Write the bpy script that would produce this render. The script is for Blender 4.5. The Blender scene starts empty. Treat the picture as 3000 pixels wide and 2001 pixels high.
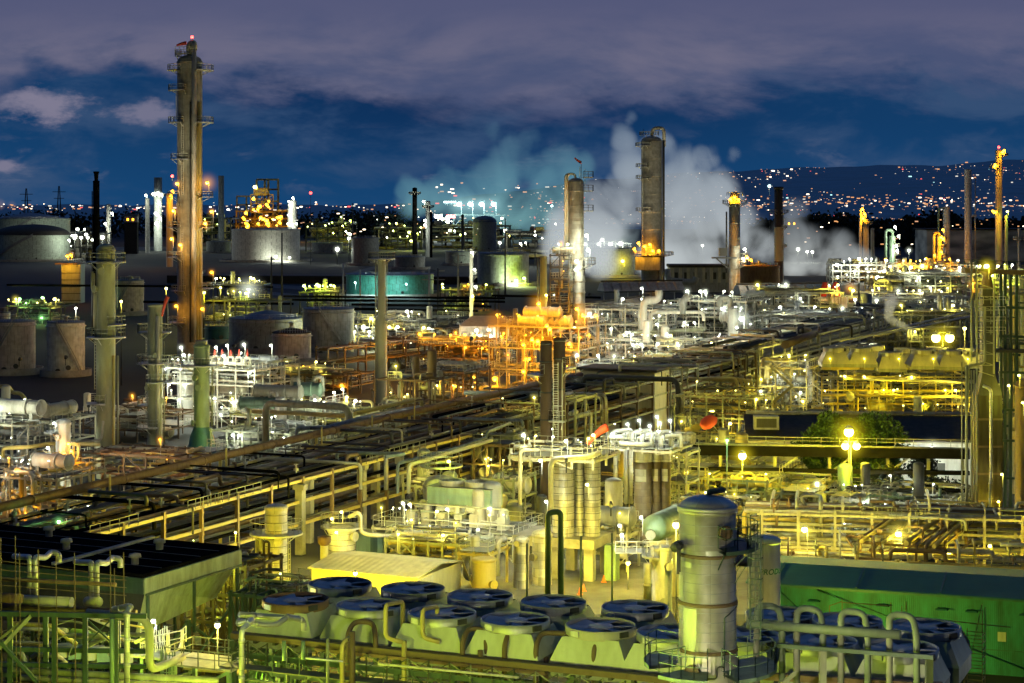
import bpy, math, random
from mathutils import Vector, Matrix
R = math.radians
sc = bpy.context.scene
C = sc.collection
rnd = random.Random(7)
# ---------------------------------------------------------------- camera model: metres, camera 40 m up, looking along +Y
F, H, HY = 5500.0, 40.0, 606.0          # focal length in photo pixels, eye height, horizon row of the 3000 px photo
TH = math.atan2(-.39, .921)             # the plant grid is turned against the view
U = Vector((.921, -.39, 0)); V = Vector((.39, .921, 0))
def gd(py, z=0): return (H - z) * F / (py - HY)
def W(px, py, z=0):
    d = gd(py, z); return Vector(((px - 1500) / F * d, d, z))
def D(px, py, d): return Vector(((px - 1500) / F * d, d, H - (py - HY) / F * d))
def Z(py, d): return H - (py - HY) * d / F
def m(n, d): return n * d / F

# ---------------------------------------------------------------- mesh builder
class MB:
    def __init__(s): s.v = []; s.f = []; s.sm = []
    def add(s, vs, fs, sm=False):
        o = len(s.v); s.v += [tuple(v) for v in vs]
        s.f += [[i + o for i in f] for f in fs]; s.sm += [sm] * len(fs); return s
    def box(s, c, d, rz=0, top=1.0, topy=None):
        hx, hy, hz = d[0] / 2, d[1] / 2, d[2] / 2
        cr, sr = math.cos(rz), math.sin(rz); vs = []
        ty = top if topy is None else topy
        for z, k, l in ((-hz, 1, 1), (hz, top, ty)):
            for x, y in ((-hx, -hy), (hx, -hy), (hx, hy), (-hx, hy)):
                x *= k; yy = y * l
                vs.append((c[0] + x * cr - yy * sr, c[1] + x * sr + yy * cr, c[2] + z))
        return s.add(vs, [(3, 2, 1, 0), (4, 5, 6, 7), (0, 1, 5, 4), (1, 2, 6, 5), (2, 3, 7, 6), (3, 0, 4, 7)])
    def bar(s, a, b, w, h=None):
        a = Vector(a); b = Vector(b); h = h or w
        t = b - a
        if t.length < 1e-5: return s
        t.normalize()
        up = Vector((0, 0, 1)) if abs(t.z) < .95 else Vector((0, 1, 0))
        x = t.cross(up).normalized() * (w / 2); y = x.cross(t).normalized() * (h / 2)
        vs = [a - x - y, a + x - y, a + x + y, a - x + y, b - x - y, b + x - y, b + x + y, b - x + y]
        return s.add(vs, [(3, 2, 1, 0), (4, 5, 6, 7), (0, 1, 5, 4), (1, 2, 6, 5), (2, 3, 7, 6), (3, 0, 4, 7)])
    def tube(s, pts, r, n=8, cap=True):
        pts = [Vector(p) for p in pts]
        N = len(pts); vs = []; fs = []
        t0 = (pts[1] - pts[0]).normalized()
        up = Vector((0, 0, 1)) if abs(t0.z) < .9 else Vector((0, 1, 0))
        x = t0.cross(up).normalized()
        for i, p in enumerate(pts):
            if i == 0: t = t0
            elif i == N - 1: t = (pts[-1] - pts[-2]).normalized()
            else:
                t = (pts[i + 1] - pts[i]).normalized() + (pts[i] - pts[i - 1]).normalized()
                t = t.normalized() if t.length > 1e-6 else t0
            x = x - t * x.dot(t)
            x = x.normalized() if x.length > 1e-6 else t.orthogonal().normalized()
            y = t.cross(x); k = r[i] if isinstance(r, (list, tuple)) else r
            for j in range(n):
                a = 2 * math.pi * j / n
                vs.append(p + x * (math.cos(a) * k) + y * (math.sin(a) * k))
        for i in range(N - 1):
            for j in range(n):
                a = i * n + j; b = i * n + (j + 1) % n
                fs.append((a, b, b + n, a + n))
        s.add(vs, fs, True)
        if cap:
            o = len(s.v) - len(vs)
            s.f.append([o + j for j in range(n)][::-1]); s.f.append([o + (N - 1) * n + j for j in range(n)])
            s.sm += [False, False]
        return s
    def lathe(s, prof, n=24, c=(0, 0, 0), a0=0, a1=360, sm=True):
        vs = []; fs = []; full = abs(a1 - a0) >= 359.9
        k = n if full else n + 1
        for r, z in prof:
            for j in range(k):
                a = R(a0 + (a1 - a0) * j / n)
                vs.append((c[0] + r * math.cos(a), c[1] + r * math.sin(a), c[2] + z))
        for i in range(len(prof) - 1):
            for j in range(n):
                a = i * k + j; b = i * k + ((j + 1) % k if full else j + 1)
                fs.append((a, b, b + k, a + k))
        return s.add(vs, fs, sm)
    def ball(s, c, r, n=10, m_=6, sz=1):
        return s.lathe([(max(1e-4, r * math.cos(t)), r * sz * math.sin(t)) for t in [(-.5 + i / m_) * math.pi for i in range(m_ + 1)]], n, c)
    def quad(s, a, b, c, d): return s.add([a, b, c, d], [(0, 1, 2, 3)])

def fillet(pts, rad, k=4):
    pts = [Vector(p) for p in pts]; out = [pts[0]]
    for i in range(1, len(pts) - 1):
        a, b, c = pts[i - 1], pts[i], pts[i + 1]
        u = (a - b); v = (c - b)
        q = min(rad, u.length * .45, v.length * .45)
        if q < 1e-4: out.append(b); continue
        p0 = b + u.normalized() * q; p2 = b + v.normalized() * q
        for j in range(k + 1):
            t = j / k; out.append(p0 * (1 - t) ** 2 + b * 2 * t * (1 - t) + p2 * t * t)
    out.append(pts[-1]); return out
def dome(r, h, z, n=5):
    return [(max(1e-3, r * math.cos(t)), z + h * math.sin(t)) for t in [i / n * math.pi / 2 for i in range(n + 1)]]

# ---------------------------------------------------------------- objects
def part(name, mb, mat, parent=None, world=False):
    vs = mb.v
    if world and parent:
        q = parent
        while q.parent: q = q.parent
        M = (Matrix.Translation(q.location) @ Matrix.Rotation(q.rotation_euler.z, 4, 'Z')).inverted()
        vs = [tuple(M @ Vector(v)) for v in vs]
    me = bpy.data.meshes.new(name); me.from_pydata(vs, [], mb.f)
    me.polygons.foreach_set('use_smooth', mb.sm)
    for q in (mat if isinstance(mat, (list, tuple)) else [mat]): me.materials.append(q)
    o = bpy.data.objects.new(name, me); C.objects.link(o)
    if parent: o.parent = parent
    return o
def tag(o, label=None, cat=None, group=None, kind=None):
    if label: o['label'] = label
    if cat: o['category'] = cat
    if group: o['group'] = group
    if kind: o['kind'] = kind
    return o
def thing(name, label, cat, loc=(0, 0, 0), rz=0, group=None):
    o = bpy.data.objects.new(name, None); C.objects.link(o); o.empty_display_size = .3
    o.location = loc; o.rotation_euler = (0, 0, rz)
    return tag(o, label, cat, group)
def dup(root, loc, rz, label=None):
    r = root.copy(); C.objects.link(r); r.location = loc; r.rotation_euler = (0, 0, rz)
    if label: r['label'] = label
    for ch in list(root.children):
        c = ch.copy(); C.objects.link(c); c.parent = r
        for g in ch.children:
            q = g.copy(); C.objects.link(q); q.parent = c
    return r

# ---------------------------------------------------------------- materials
def nodes(name):
    mt = bpy.data.materials.new(name); mt.use_nodes = True
    nt = mt.node_tree; b = nt.nodes['Principled BSDF']; return mt, nt, b
def paint(name, col, rough=.6, metal=0, var=.45, scale=1.2, streak=True, rust=0.0):
    mt, nt, b = nodes(name); N = nt.nodes; L = nt.links
    tc = N.new('ShaderNodeTexCoord'); mp = N.new('ShaderNodeMapping')
    mp.inputs['Scale'].default_value = (scale, scale, scale * (.25 if streak else 1))
    L.new(tc.outputs['Object'], mp.inputs['Vector'])
    n1 = N.new('ShaderNodeTexNoise'); n1.inputs['Scale'].default_value = 1.0; n1.inputs['Detail'].default_value = 6; n1.inputs['Roughness'].default_value = .65
    L.new(mp.outputs[0], n1.inputs['Vector'])
    cr = N.new('ShaderNodeValToRGB'); e = cr.color_ramp.elements
    e[0].position = .3; e[1].position = .72
    k = 1 - var
    e[0].color = (col[0] * k, col[1] * k * .95, col[2] * k * .88, 1); e[1].color = (*[min(1, c * (1 + var * .3)) for c in col], 1)
    if rust:
        q = cr.color_ramp.elements.new(.3 + .2 * rust); q.color = (*[c * .9 for c in col], 1)
        e[0].color = (.09, .045, .02, 1)
    L.new(n1.outputs['Fac'], cr.inputs['Fac']); L.new(cr.outputs['Color'], b.inputs['Base Color'])
    b.inputs['Roughness'].default_value = rough; b.inputs['Metallic'].default_value = metal
    bp = N.new('ShaderNodeBump'); bp.inputs['Strength'].default_value = .35; bp.inputs['Distance'].default_value = .06
    n2 = N.new('ShaderNodeTexNoise'); n2.inputs['Scale'].default_value = 3.5; n2.inputs['Detail'].default_value = 3; L.new(tc.outputs['Object'], n2.inputs['Vector'])
    L.new(n2.outputs['Fac'], bp.inputs['Height']); L.new(bp.outputs[0], b.inputs['Normal'])
    return mt
def clad(name, col, pw, ph, rough=.33, metal=.85, var=.35, mortar=.012):
    """sheet metal cladding: panels laid round a cylinder, each sheet a little different"""
    mt, nt, b = nodes(name); N = nt.nodes; L = nt.links
    tc = N.new('ShaderNodeTexCoord'); sp = N.new('ShaderNodeSeparateXYZ'); L.new(tc.outputs['Object'], sp.inputs[0])
    at = N.new('ShaderNodeMath'); at.operation = 'ARCTAN2'; L.new(sp.outputs['Y'], at.inputs[0]); L.new(sp.outputs['X'], at.inputs[1])
    cb = N.new('ShaderNodeCombineXYZ'); L.new(at.outputs[0], cb.inputs['X']); L.new(sp.outputs['Z'], cb.inputs['Y'])
    br = N.new('ShaderNodeTexBrick'); br.inputs['Brick Width'].default_value = pw; br.inputs['Row Height'].default_value = ph
    br.inputs['Scale'].default_value = 1; br.inputs['Mortar Size'].default_value = mortar
    br.inputs['Color1'].default_value = (*[c * (1 - var) for c in col], 1); br.inputs['Color2'].default_value = (*[min(1, c * (1 + var * .4)) for c in col], 1)
    br.inputs['Mortar'].default_value = (*[c * .35 for c in col], 1)
    L.new(cb.outputs[0], br.inputs['Vector'])
    n1 = N.new('ShaderNodeTexNoise'); n1.inputs['Scale'].default_value = .9; n1.inputs['Detail'].default_value = 5
    L.new(tc.outputs['Object'], n1.inputs['Vector'])
    mx = N.new('ShaderNodeMix'); mx.data_type = 'RGBA'; mx.blend_type = 'MULTIPLY'; mx.inputs['Factor'].default_value = .6
    cr = N.new('ShaderNodeValToRGB'); cr.color_ramp.elements[0].color = (.45, .42, .36, 1); cr.color_ramp.elements[0].position = .3; cr.color_ramp.elements[1].position = .65
    L.new(n1.outputs['Fac'], cr.inputs['Fac'])
    L.new(br.outputs['Color'], mx.inputs['A']); L.new(cr.outputs['Color'], mx.inputs['B']); L.new(mx.outputs['Result'], b.inputs['Base Color'])
    b.inputs['Metallic'].default_value = metal; b.inputs['Roughness'].default_value = rough
    bp = N.new('ShaderNodeBump'); bp.inputs['Strength'].default_value = .25; bp.inputs['Distance'].default_value = .05
    L.new(n1.outputs['Fac'], bp.inputs['Height']); L.new(bp.outputs[0], b.inputs['Normal'])
    return mt
def ribbed(name, col, ang, per, rough=.55, var=.3):
    """corrugated sheet: a fine wave across the wall or roof"""
    mt = paint(name, col, rough, 0, var, .9); nt = mt.node_tree; N = nt.nodes; L = nt.links; b = N['Principled BSDF']
    tc = N.new('ShaderNodeTexCoord'); mp = N.new('ShaderNodeMapping'); mp.inputs['Rotation'].default_value = (0, 0, ang)
    L.new(tc.outputs['Object'], mp.inputs['Vector'])
    wv = N.new('ShaderNodeTexWave'); wv.inputs['Scale'].default_value = .314 / per; L.new(mp.outputs[0], wv.inputs['Vector'])
    bp = N.new('ShaderNodeBump'); bp.inputs['Strength'].default_value = .6; bp.inputs['Distance'].default_value = min(.08, per * .12)
    L.new(wv.outputs['Fac'], bp.inputs['Height']); L.new(bp.outputs[0], b.inputs['Normal'])
    return mt
def glow(name, col, st):
    mt, nt, b = nodes(name)
    b.inputs['Base Color'].default_value = (.8, .8, .8, 1)
    b.inputs['Emission Color'].default_value = (*col, 1); b.inputs['Emission Strength'].default_value = st
    return mt
M = dict(
    olive=paint('olive_paint', (.30, .31, .22), .55), beige=paint('beige_paint', (.44, .41, .30), .55, rust=.2),
    cream=paint('cream_paint', (.55, .52, .42), .5), white=paint('white_paint', (.72, .72, .68), .5, var=.3),
    grey=paint('grey_paint', (.33, .34, .34), .55), dark=paint('dark_paint', (.05, .05, .045), .6),
    black=paint('black_roofing', (.008, .008, .008), 1, streak=False), rust=paint('rusty_steel', (.20, .12, .06), .75, rust=.8),
    brown=paint('brown_steel', (.13, .085, .045), .7, rust=.5), green=paint('green_paint', (.20, .30, .20), .5),
    dgreen=paint('dark_green_paint', (.05, .09, .06), .5), teal=paint('teal_paint', (.03, .13, .13), .5),
    yellow=paint('yellow_steel', (.50, .40, .12), .55, rust=.3), conc=paint('concrete', (.36, .34, .29), .85, streak=False, scale=.5),
    red=paint('red_cloth', (.60, .07, .04), .8, var=.25), bluepaint=paint('blue_grey_paint', (.20, .25, .30), .5),
    roof=paint('dark_roof_sheet', (.06, .05, .038), .85), tower=clad('tower_paint', (.30, .29, .21), .8, 3.2, .6, 0, .15, .01), tank=clad('tank_white', (.70, .68, .62), .32, 2.4, .6, 0, .12, .008),
    tankg=clad('tank_green_white', (.50, .58, .48), .22, 3, .6, 0, .12, .006), tankd=clad('tank_grey', (.34, .36, .35), .25, 2.4, .6, 0, .14, .007), pink=clad('tank_pinkish', (.60, .50, .45), .32, 2.4, .6, 0, .12, .008),
    tanktop=paint('tank_roof', (.16, .19, .23), .6, scale=.2), tteal=clad('tank_teal', (.10, .42, .32), .16, 3, .5, 0, .12, .006),
    silver=clad('silver_cladding', (.70, .66, .56), 1.05, 5.6, .32, .55, .4, .004), sil2=clad('aluminium_pipe_jacket', (.70, .68, .60), 3.2, .8, .35, .5),
    band=clad('banded_cladding', (.52, .49, .40), .8, .9, .45, .5), bandb=clad('brown_banded_cladding', (.22, .17, .09), 1.2, .8, .5, .5),
    galv=paint('galvanised_steel', (.45, .46, .45), .45, .5, var=.3), colg=clad('grey_banded_column', (.38, .36, .29), 1.6, 1.6, .5, .3, .18),
    rail=paint('pale_handrail', (.50, .50, .40), .5, var=.2), deck=paint('deck_grating', (.16, .16, .13), .7, streak=False),
    fanb=paint('blue_grey_fan', (.50, .51, .50), .45, var=.2), plen=paint('plenum_sheet', (.50, .54, .42), .5, var=.25, scale=.7), sage=paint('sage_paint', (.40, .41, .25), .55, scale=.5), sage2=paint('dull_sage_paint', (.24, .30, .19), .55, scale=.5), dirt=paint('dirt', (.06, .05, .04), .95, streak=False),
)
M['black'].node_tree.nodes['Principled BSDF'].inputs['Specular IOR Level'].default_value = 0
LC = dict(Y=(1., .81, .02), W=(.92, 1., .80), O=(1., .40, .012), G=(.35, 1., .3), R_=(1., .05, .04), C=(.6, 1., 1.), K=(1., .86, .11), V=(.74, .95, .06), N=(1., .90, .62))
BM = {k: glow('lit_bulb_' + n, [c * .8 + .2 for c in LC[k]] if k not in ('R_', 'O', 'G') else LC[k], s) for k, n, s in (('Y', 'yellow', 14), ('W', 'white', 14), ('O', 'orange', 9), ('G', 'green', 9), ('R_', 'red', 9), ('C', 'cyan', 12), ('K', 'warm_white', 12), ('V', 'lime', 12), ('N', 'neutral', 12))}
def halo_glow_mat(col):
    """painted lamp glow: thin emission that fades away from the bulb"""
    mt = bpy.data.materials.new('painted_lamp_halo'); mt.use_nodes = True; nt = mt.node_tree; N = nt.nodes; L = nt.links
    N.remove(N['Principled BSDF']); out = N['Material Output']
    tc = N.new('ShaderNodeTexCoord'); ln = N.new('ShaderNodeVectorMath'); ln.operation = 'LENGTH'; L.new(tc.outputs['Object'], ln.inputs[0])
    mr = N.new('ShaderNodeMapRange'); mr.inputs['From Min'].default_value = 0; mr.inputs['From Max'].default_value = 1; mr.inputs['To Min'].default_value = 1; mr.inputs['To Max'].default_value = 0
    L.new(ln.outputs['Value'], mr.inputs['Value'])
    pw = N.new('ShaderNodeMath'); pw.operation = 'POWER'; pw.inputs[1].default_value = 4.2; L.new(mr.outputs[0], pw.inputs[0])
    ml = N.new('ShaderNodeMath'); ml.operation = 'MULTIPLY'; ml.inputs[1].default_value = .9; L.new(pw.outputs[0], ml.inputs[0])
    em = N.new('ShaderNodeEmission'); em.inputs['Color'].default_value = (*col, 1); L.new(ml.outputs[0], em.inputs['Strength'])
    L.new(em.outputs[0], out.inputs['Volume']); return mt
HM = {k: halo_glow_mat(LC[k]) for k in LC}

# ---------------------------------------------------------------- lamps
LIGHTS = {}
def light(par, p, col, power, rad):
    power *= {'Y': 1.5, 'K': 1.45, 'V': 1.4}.get(col, 1)
    k = (col, round(power), round(rad, 2))
    if k not in LIGHTS:
        l = bpy.data.lights.new('lamp_light', 'POINT'); l.energy = power; l.color = LC[col]; l.shadow_soft_size = rad; LIGHTS[k] = l
    o = bpy.data.objects.new('lamp_light', LIGHTS[k]); C.objects.link(o)
    q = par
    while q.parent: q = q.parent
    Mi = (Matrix.Translation(q.location) @ Matrix.Rotation(q.rotation_euler.z, 4, 'Z')).inverted()
    o.parent = par; o.location = Mi @ Vector(p)
    return o
PW = 3.3
def added_flood(par, p, target, col, power, size=40, r=.5):
    """added fill floodlight on a bracket, put in to brighten what it is aimed at"""
    p = Vector(p); v = (Vector(target) - p); l = bpy.data.lights.new('added_flood_lamp', 'SPOT'); l.energy = power; l.color = LC[col]; l.spot_size = R(size); l.spot_blend = .8; l.shadow_soft_size = r
    o = bpy.data.objects.new('added_flood_lamp', l); C.objects.link(o)
    q = par
    while q.parent: q = q.parent
    Mi = (Matrix.Translation(q.location) @ Matrix.Rotation(q.rotation_euler.z, 4, 'Z')).inverted()
    u = v.normalized(); o.parent = par; o.matrix_local = Matrix.Translation(Mi @ (p + u * .3)) @ ((Mi.to_3x3() @ v).to_track_quat('-Z', 'Y').to_matrix().to_4x4())
    part('added_flood_body', MB().tube([p - u * .5, p + u * .1], [r * .5, r], 8).bar(p - u * .4, p - u * .4 - Vector((0, 0, 1.5)), .15), M['dark'], par, True)  # body mesh for the added spot
HEMI = {}
def halo(par, p, col, rad):
    b = MB().ball((0, 0, 0), 1, 16, 10)
    q = par
    while q.parent: q = q.parent
    Mi = (Matrix.Translation(q.location) @ Matrix.Rotation(q.rotation_euler.z, 4, 'Z')).inverted()
    kk = (col, round(rad, 1))
    if kk not in HEMI: HEMI[kk] = HM[col].copy(); HEMI[kk].node_tree.nodes['Math.001'].inputs[1].default_value = 2.3 / rad
    o = part('painted_halo', b, HEMI[kk], par); o.location = Mi @ Vector(p); o.scale = (rad,) * 3  # lamp glow painted in as an emissive ball round the bulb
    return o
def lamp(par, p, col, power=600, pole=1.6, r=None, hz=0, lightit=True, side=1):
    """a lamp fixed to a structure: post and hood, with the bulb as its sub-part"""
    p = Vector(p); d = p.y; r = r or max(.13, d * .0006); t = max(.05, d * .0003)
    b = MB(); top = p + Vector((0, 0, r * 1.25))
    b.bar(p + Vector((side * r * .9, .05, -pole)), p + Vector((side * r * .9, .05, r * 1.25)), t)
    b.bar(p + Vector((side * r * .9, .05, r * 1.25)), top, t)
    b.lathe([(r * .25, r * 1.4), (r * .8, r * 1.05), (r * .85, r * .8)], 8, p)
    o = part('lamp', b, M['galv'], par, True)
    part('bulb', MB().ball(p, r, 10, 6, .8), BM[col], o, True)
    if lightit and power: light(par, p + Vector((0, -r * 1.4, -r * .8)), col, power * PW, r)
    if hz: halo(o, p, col, hz)
    return o
def street_lamp(label, px, py, d, col, power=900, hz=0, r=None, heads=1, zb=0, name='street_lamp', group=None, lightit=True):
    p = D(px, py, d); r = r or max(.18, d * .0007)
    t = thing(name, label, 'lamp', (p.x, p.y, zb), 0, group)
    b = MB(); w = max(.05, min(d, 500) * .0003)
    b.tube([(p.x, p.y + .1, zb), (p.x, p.y + .1, p.z + r * 1.1)], [w * 1.3, w * .8], 8)
    if heads > 1: b.bar((p.x - r * 1.6, p.y + .1, p.z + r * 1.2), (p.x + r * 1.6, p.y + .1, p.z + r * 1.2), w)
    part('pole', b, M['grey' if d < 300 else 'dark'], t, True)
    for k in range(heads):
        q = p + Vector(((k - (heads - 1) / 2) * r * 3, 0, 0))
        h = part('lamp_head', MB().lathe([(r * .2, r * 1.45), (r * .85, r * 1.1), (r * .95, r * .7)], 10, q), M['grey'], t, True)
        part('bulb', MB().ball(q, r, 12, 8), BM[col], h, True)
    if lightit: light(t, p + Vector((0, -r * 1.5, -r * .9)), col, power * PW, r)
    if hz: halo(t, p, col, hz)
    return t
# ---------------------------------------------------------------- refinery components
def railing(b, pts, h=1.1, t=.06, step=1.6, mid=True):
    """pale handrail along a polyline of points on a deck"""
    pts = [Vector(p) for p in pts]
    for a, c in zip(pts, pts[1:]):
        n = max(1, round((c - a).length / step))
        for i in range(n + 1):
            q = a.lerp(c, i / n); b.bar(q, q + Vector((0, 0, h)), t)
        b.bar(a + Vector((0, 0, h)), c + Vector((0, 0, h)), t)
        if mid: b.bar(a + Vector((0, 0, h * .55)), c + Vector((0, 0, h * .55)), t * .8)
def platform(par, r0, r1, z, a0, a1, d, deckm=None, railm=None):
    t = max(.05, d * .00024); n = max(4, int(abs(a1 - a0) / 15))
    dk = part('platform', MB().lathe([(r0, z - .2), (r1, z - .2), (r1, z), (r0, z)], n, (0, 0, 0), a0, a1, False), deckm or M['galv'], par)
    pts = [(r1 * .98 * math.cos(R(a0 + (a1 - a0) * i / n)), r1 * .98 * math.sin(R(a0 + (a1 - a0) * i / n)), z) for i in range(n + 1)]
    if abs(a1 - a0) < 359: pts = [(r0 * math.cos(R(a0)), r0 * math.sin(R(a0)), z)] + pts + [(r0 * math.cos(R(a1)), r0 * math.sin(R(a1)), z)]
    b = MB(); railing(b, pts, 1.25, t, max(1.2, t * 14))
    for i in range(0, n + 1, 3):
        a = R(a0 + (a1 - a0) * i / n); b.bar((r0 * math.cos(a), r0 * math.sin(a), z - 1.2), (r1 * .9 * math.cos(a), r1 * .9 * math.sin(a), z - .2), t)
    part('railing', b, railm or M['rail'], dk)
    return dk
def ladder(par, r, a, z0, z1, d, cage=True, mat=None):
    t = max(.045, d * .0002); b = MB(); a = R(a); u = Vector((math.cos(a), math.sin(a), 0)); w = Vector((-u.y, u.x, 0)) * .3
    for s in (-1, 1): b.bar(u * (r + .25) + w * s + Vector((0, 0, z0)), u * (r + .25) + w * s + Vector((0, 0, z1)), t)
    n = max(3, int((z1 - z0) / max(.5, t * 6)))
    for i in range(n):
        z = z0 + (z1 - z0) * i / n; b.bar(u * (r + .25) - w + Vector((0, 0, z)), u * (r + .25) + w + Vector((0, 0, z)), t * .8)
    if cage:
        k = max(2, int((z1 - z0) / 2))
        for i in range(k + 1):
            z = z0 + 2 + (z1 - z0 - 2) * i / k
            if z > z1: break
            pts = [u * (r + .25) + w * 1.2 * math.cos(q) + u * (.75 * math.sin(q)) + Vector((0, 0, z)) for q in [math.pi * j / 6 for j in range(7)]]
            for p, q in zip(pts, pts[1:]): b.bar(p, q, t)
        for j in (1, 3, 5):
            q = math.pi * j / 6; p = u * (r + .25) + w * 1.2 * math.cos(q) + u * (.75 * math.sin(q))
            b.bar(p + Vector((0, 0, z0 + 2)), p + Vector((0, 0, z1)), t * .7)
    return part('ladder', b, mat or M['rail'], par)
def column(name, label, cat, px, d, wpx, pytop, mat, plats=(), zb=0, domeh=.5, bands=0, ladders=(), risers=(), skirt=None, noz=3, n=28, topmat=None):
    """tall vessel: shell with dome top, support rings, platforms with handrails, ladders, side pipes"""
    r = m(wpx, d) / 2; zt = Z(pytop, d); x = (px - 1500) / F * d
    t = thing(name, label, cat, (x, d, zb))
    zt -= zb; dh = r * domeh if domeh else 0
    prof = [(r * 1.02, 0), (r, .02)]
    if skirt: prof = [(r * skirt, 0), (r * skirt, .3), (r, r * 1.2)]
    prof += [(r, zt - dh)]
    prof += dome(r, dh, zt - dh)[1:] if domeh else [(r * .8, zt), (r * .78, zt - 1.5)]
    part('shell', MB().lathe(prof, n), mat, t)
    if bands:
        b = MB()
        for i in range(1, bands):
            z = (zt - dh) * i / bands; b.lathe([(r, z - .14), (r + .07 + r * .02, z - .1), (r + .07 + r * .02, z + .1), (r, z + .14)], n)
        part('stiffening_ring', b, mat, t)
    if domeh:
        part('top_flange', MB().lathe([(r, zt - dh - .3), (r * 1.05, zt - dh - .25), (r * 1.05, zt - dh), (r, zt - dh + .02)], n), topmat or mat, t)
    for i in range(noz):
        a = R(rnd.uniform(-150, -20)); z = zt * rnd.uniform(.25, .9); u = Vector((math.cos(a), math.sin(a), 0))
        part('manhole', MB().tube([u * (r * .95) + Vector((0, 0, z)), u * (r + .35) + Vector((0, 0, z)), u * (r + .36) + Vector((0, 0, z)), u * (r + .5) + Vector((0, 0, z))], [min(.4, r * .3)] * 2 + [min(.55, r * .4)] * 2, 12), mat, t)
    for (py, a0, a1, ext) in plats: platform(t, r * 1.01, r + ext, Z(py, d) - zb, a0, a1, d)
    for (a, p0, p1) in ladders: ladder(t, r, a, Z(p0, d) - zb, Z(p1, d) - zb, d, False)
    for (a, off, rr, p0, p1, mt) in risers:
        u = Vector((math.cos(R(a)), math.sin(R(a)), 0)) * (r + off)
        part('riser_pipe', MB().tube([u + Vector((0, 0, Z(p0, d) - zb)), u + Vector((0, 0, Z(p1, d) - zb))], rr, 10), M[mt], t)
    t['r'] = r
    return t
def overhead(t, pts, r, mat, name='overhead_pipe', rad=None):
    return part(name, MB().tube(fillet(pts, rad or r * 3), r, 10), mat, t)
def tank(label, px, pyb, wpx, pytop, mat, roofm, roof='cone', rise=.12, stair=1, name='storage_tank', d=None, legs=False, group=None):
    d = d or gd(pyb); r = wpx / F / 2 * d / (1 - wpx / F / 2); dc = d + r; zt = Z(pytop, dc); x = (px - 1500) / F * dc
    t = thing(name, label, 'tank', (x, dc, 0), 0, group)
    b = MB().lathe([(r, 0), (r, zt)], 48)
    for i in range(1, 6):
        z = zt * i / 6; b.lathe([(r, z - .05), (r + .04 + r * .002, z), (r, z + .05)], 48)
    part('shell', b, mat, t)
    rh = r * rise
    if roof == 'cone': pr = [(r * 1.015, zt), (r * 1.015, zt + .25), (r * .98, zt + .3), (.01, zt + rh)]
    elif roof == 'dome': pr = [(r * 1.01, zt), (r * 1.01, zt + .2)] + [(max(.01, r * math.cos(q)), zt + .2 + rh * math.sin(q)) for q in [i / 8 * math.pi / 2 for i in range(9)]]
    else: pr = [(r * 1.01, zt - .4), (r * 1.01, zt), (r * .97, zt), (r * .97, zt - 1.2), (.01, zt - 1.2)]
    part('roof', MB().lathe(pr, 48), roofm, t)
    if d > 300: part('bund_wall', MB().lathe([(r * 1.35, 0), (r * 1.35, 1.6), (r * 1.37, 1.6), (r * 1.37, 0)], 40), M['conc'], t)
    for a_ in (-100, -70): part('manway', MB().tube([(r * .98 * math.cos(R(a_)), r * .98 * math.sin(R(a_)), 1.4 if a_ == -100 else 2.2), ((r + .5) * math.cos(R(a_)), (r + .5) * math.sin(R(a_)), 1.4 if a_ == -100 else 2.2)], .6, 12), M['dark'], t)
    part('wind_girder', MB().lathe([(r, zt - .9), (r + .3 + r * .01, zt - .85), (r + .3 + r * .01, zt - .65), (r, zt - .6)], 48), mat, t)
    if stair:
        b = MB(); tt = max(.12, d * .0004); n = 24
        for k in (0, 1.1):
            pp = [((r + .6) * math.cos(R(a)), (r + .6) * math.sin(R(a)), zt * i / n + k) for i, a in [(i, (-150 if stair > 0 else -30) + stair * 75 * i / n) for i in range(n + 1)]]
            for p, q in zip(pp, pp[1:]): b.bar(p, q, tt, tt * (2.2 if k == 0 else 1))
        part('spiral_stair', b, M['grey'], t)
    b = MB(); pp = [(r * .97 * math.cos(R(a)), r * .97 * math.sin(R(a)), zt + .3) for a in range(-120, -30, 8)]
    railing(b, pp, 1.2, max(.05, d * .0002), 3); part('roof_railing', b, M['galv'], t)
    b = MB().lathe([(.5, zt + rh * .9), (.5, zt + rh + .9), (.8, zt + rh + .9), (.8, zt + rh + 1.1), (.01, zt + rh + 1.3)], 10); part('roof_vent', b, M['grey'], t)
    return t
def route(rr, lo, hi, n):
    """an orthogonal run of pipe through a box"""
    p = [rr.uniform(lo[i], hi[i]) for i in range(3)]; pts = [tuple(p)]; last = -1
    for k in range(n):
        ax = rr.choice([i for i in (0, 0, 1, 2) if i != last]); last = ax
        p[ax] = rr.uniform(lo[ax], hi[ax]); pts.append(tuple(p))
    return pts
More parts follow.
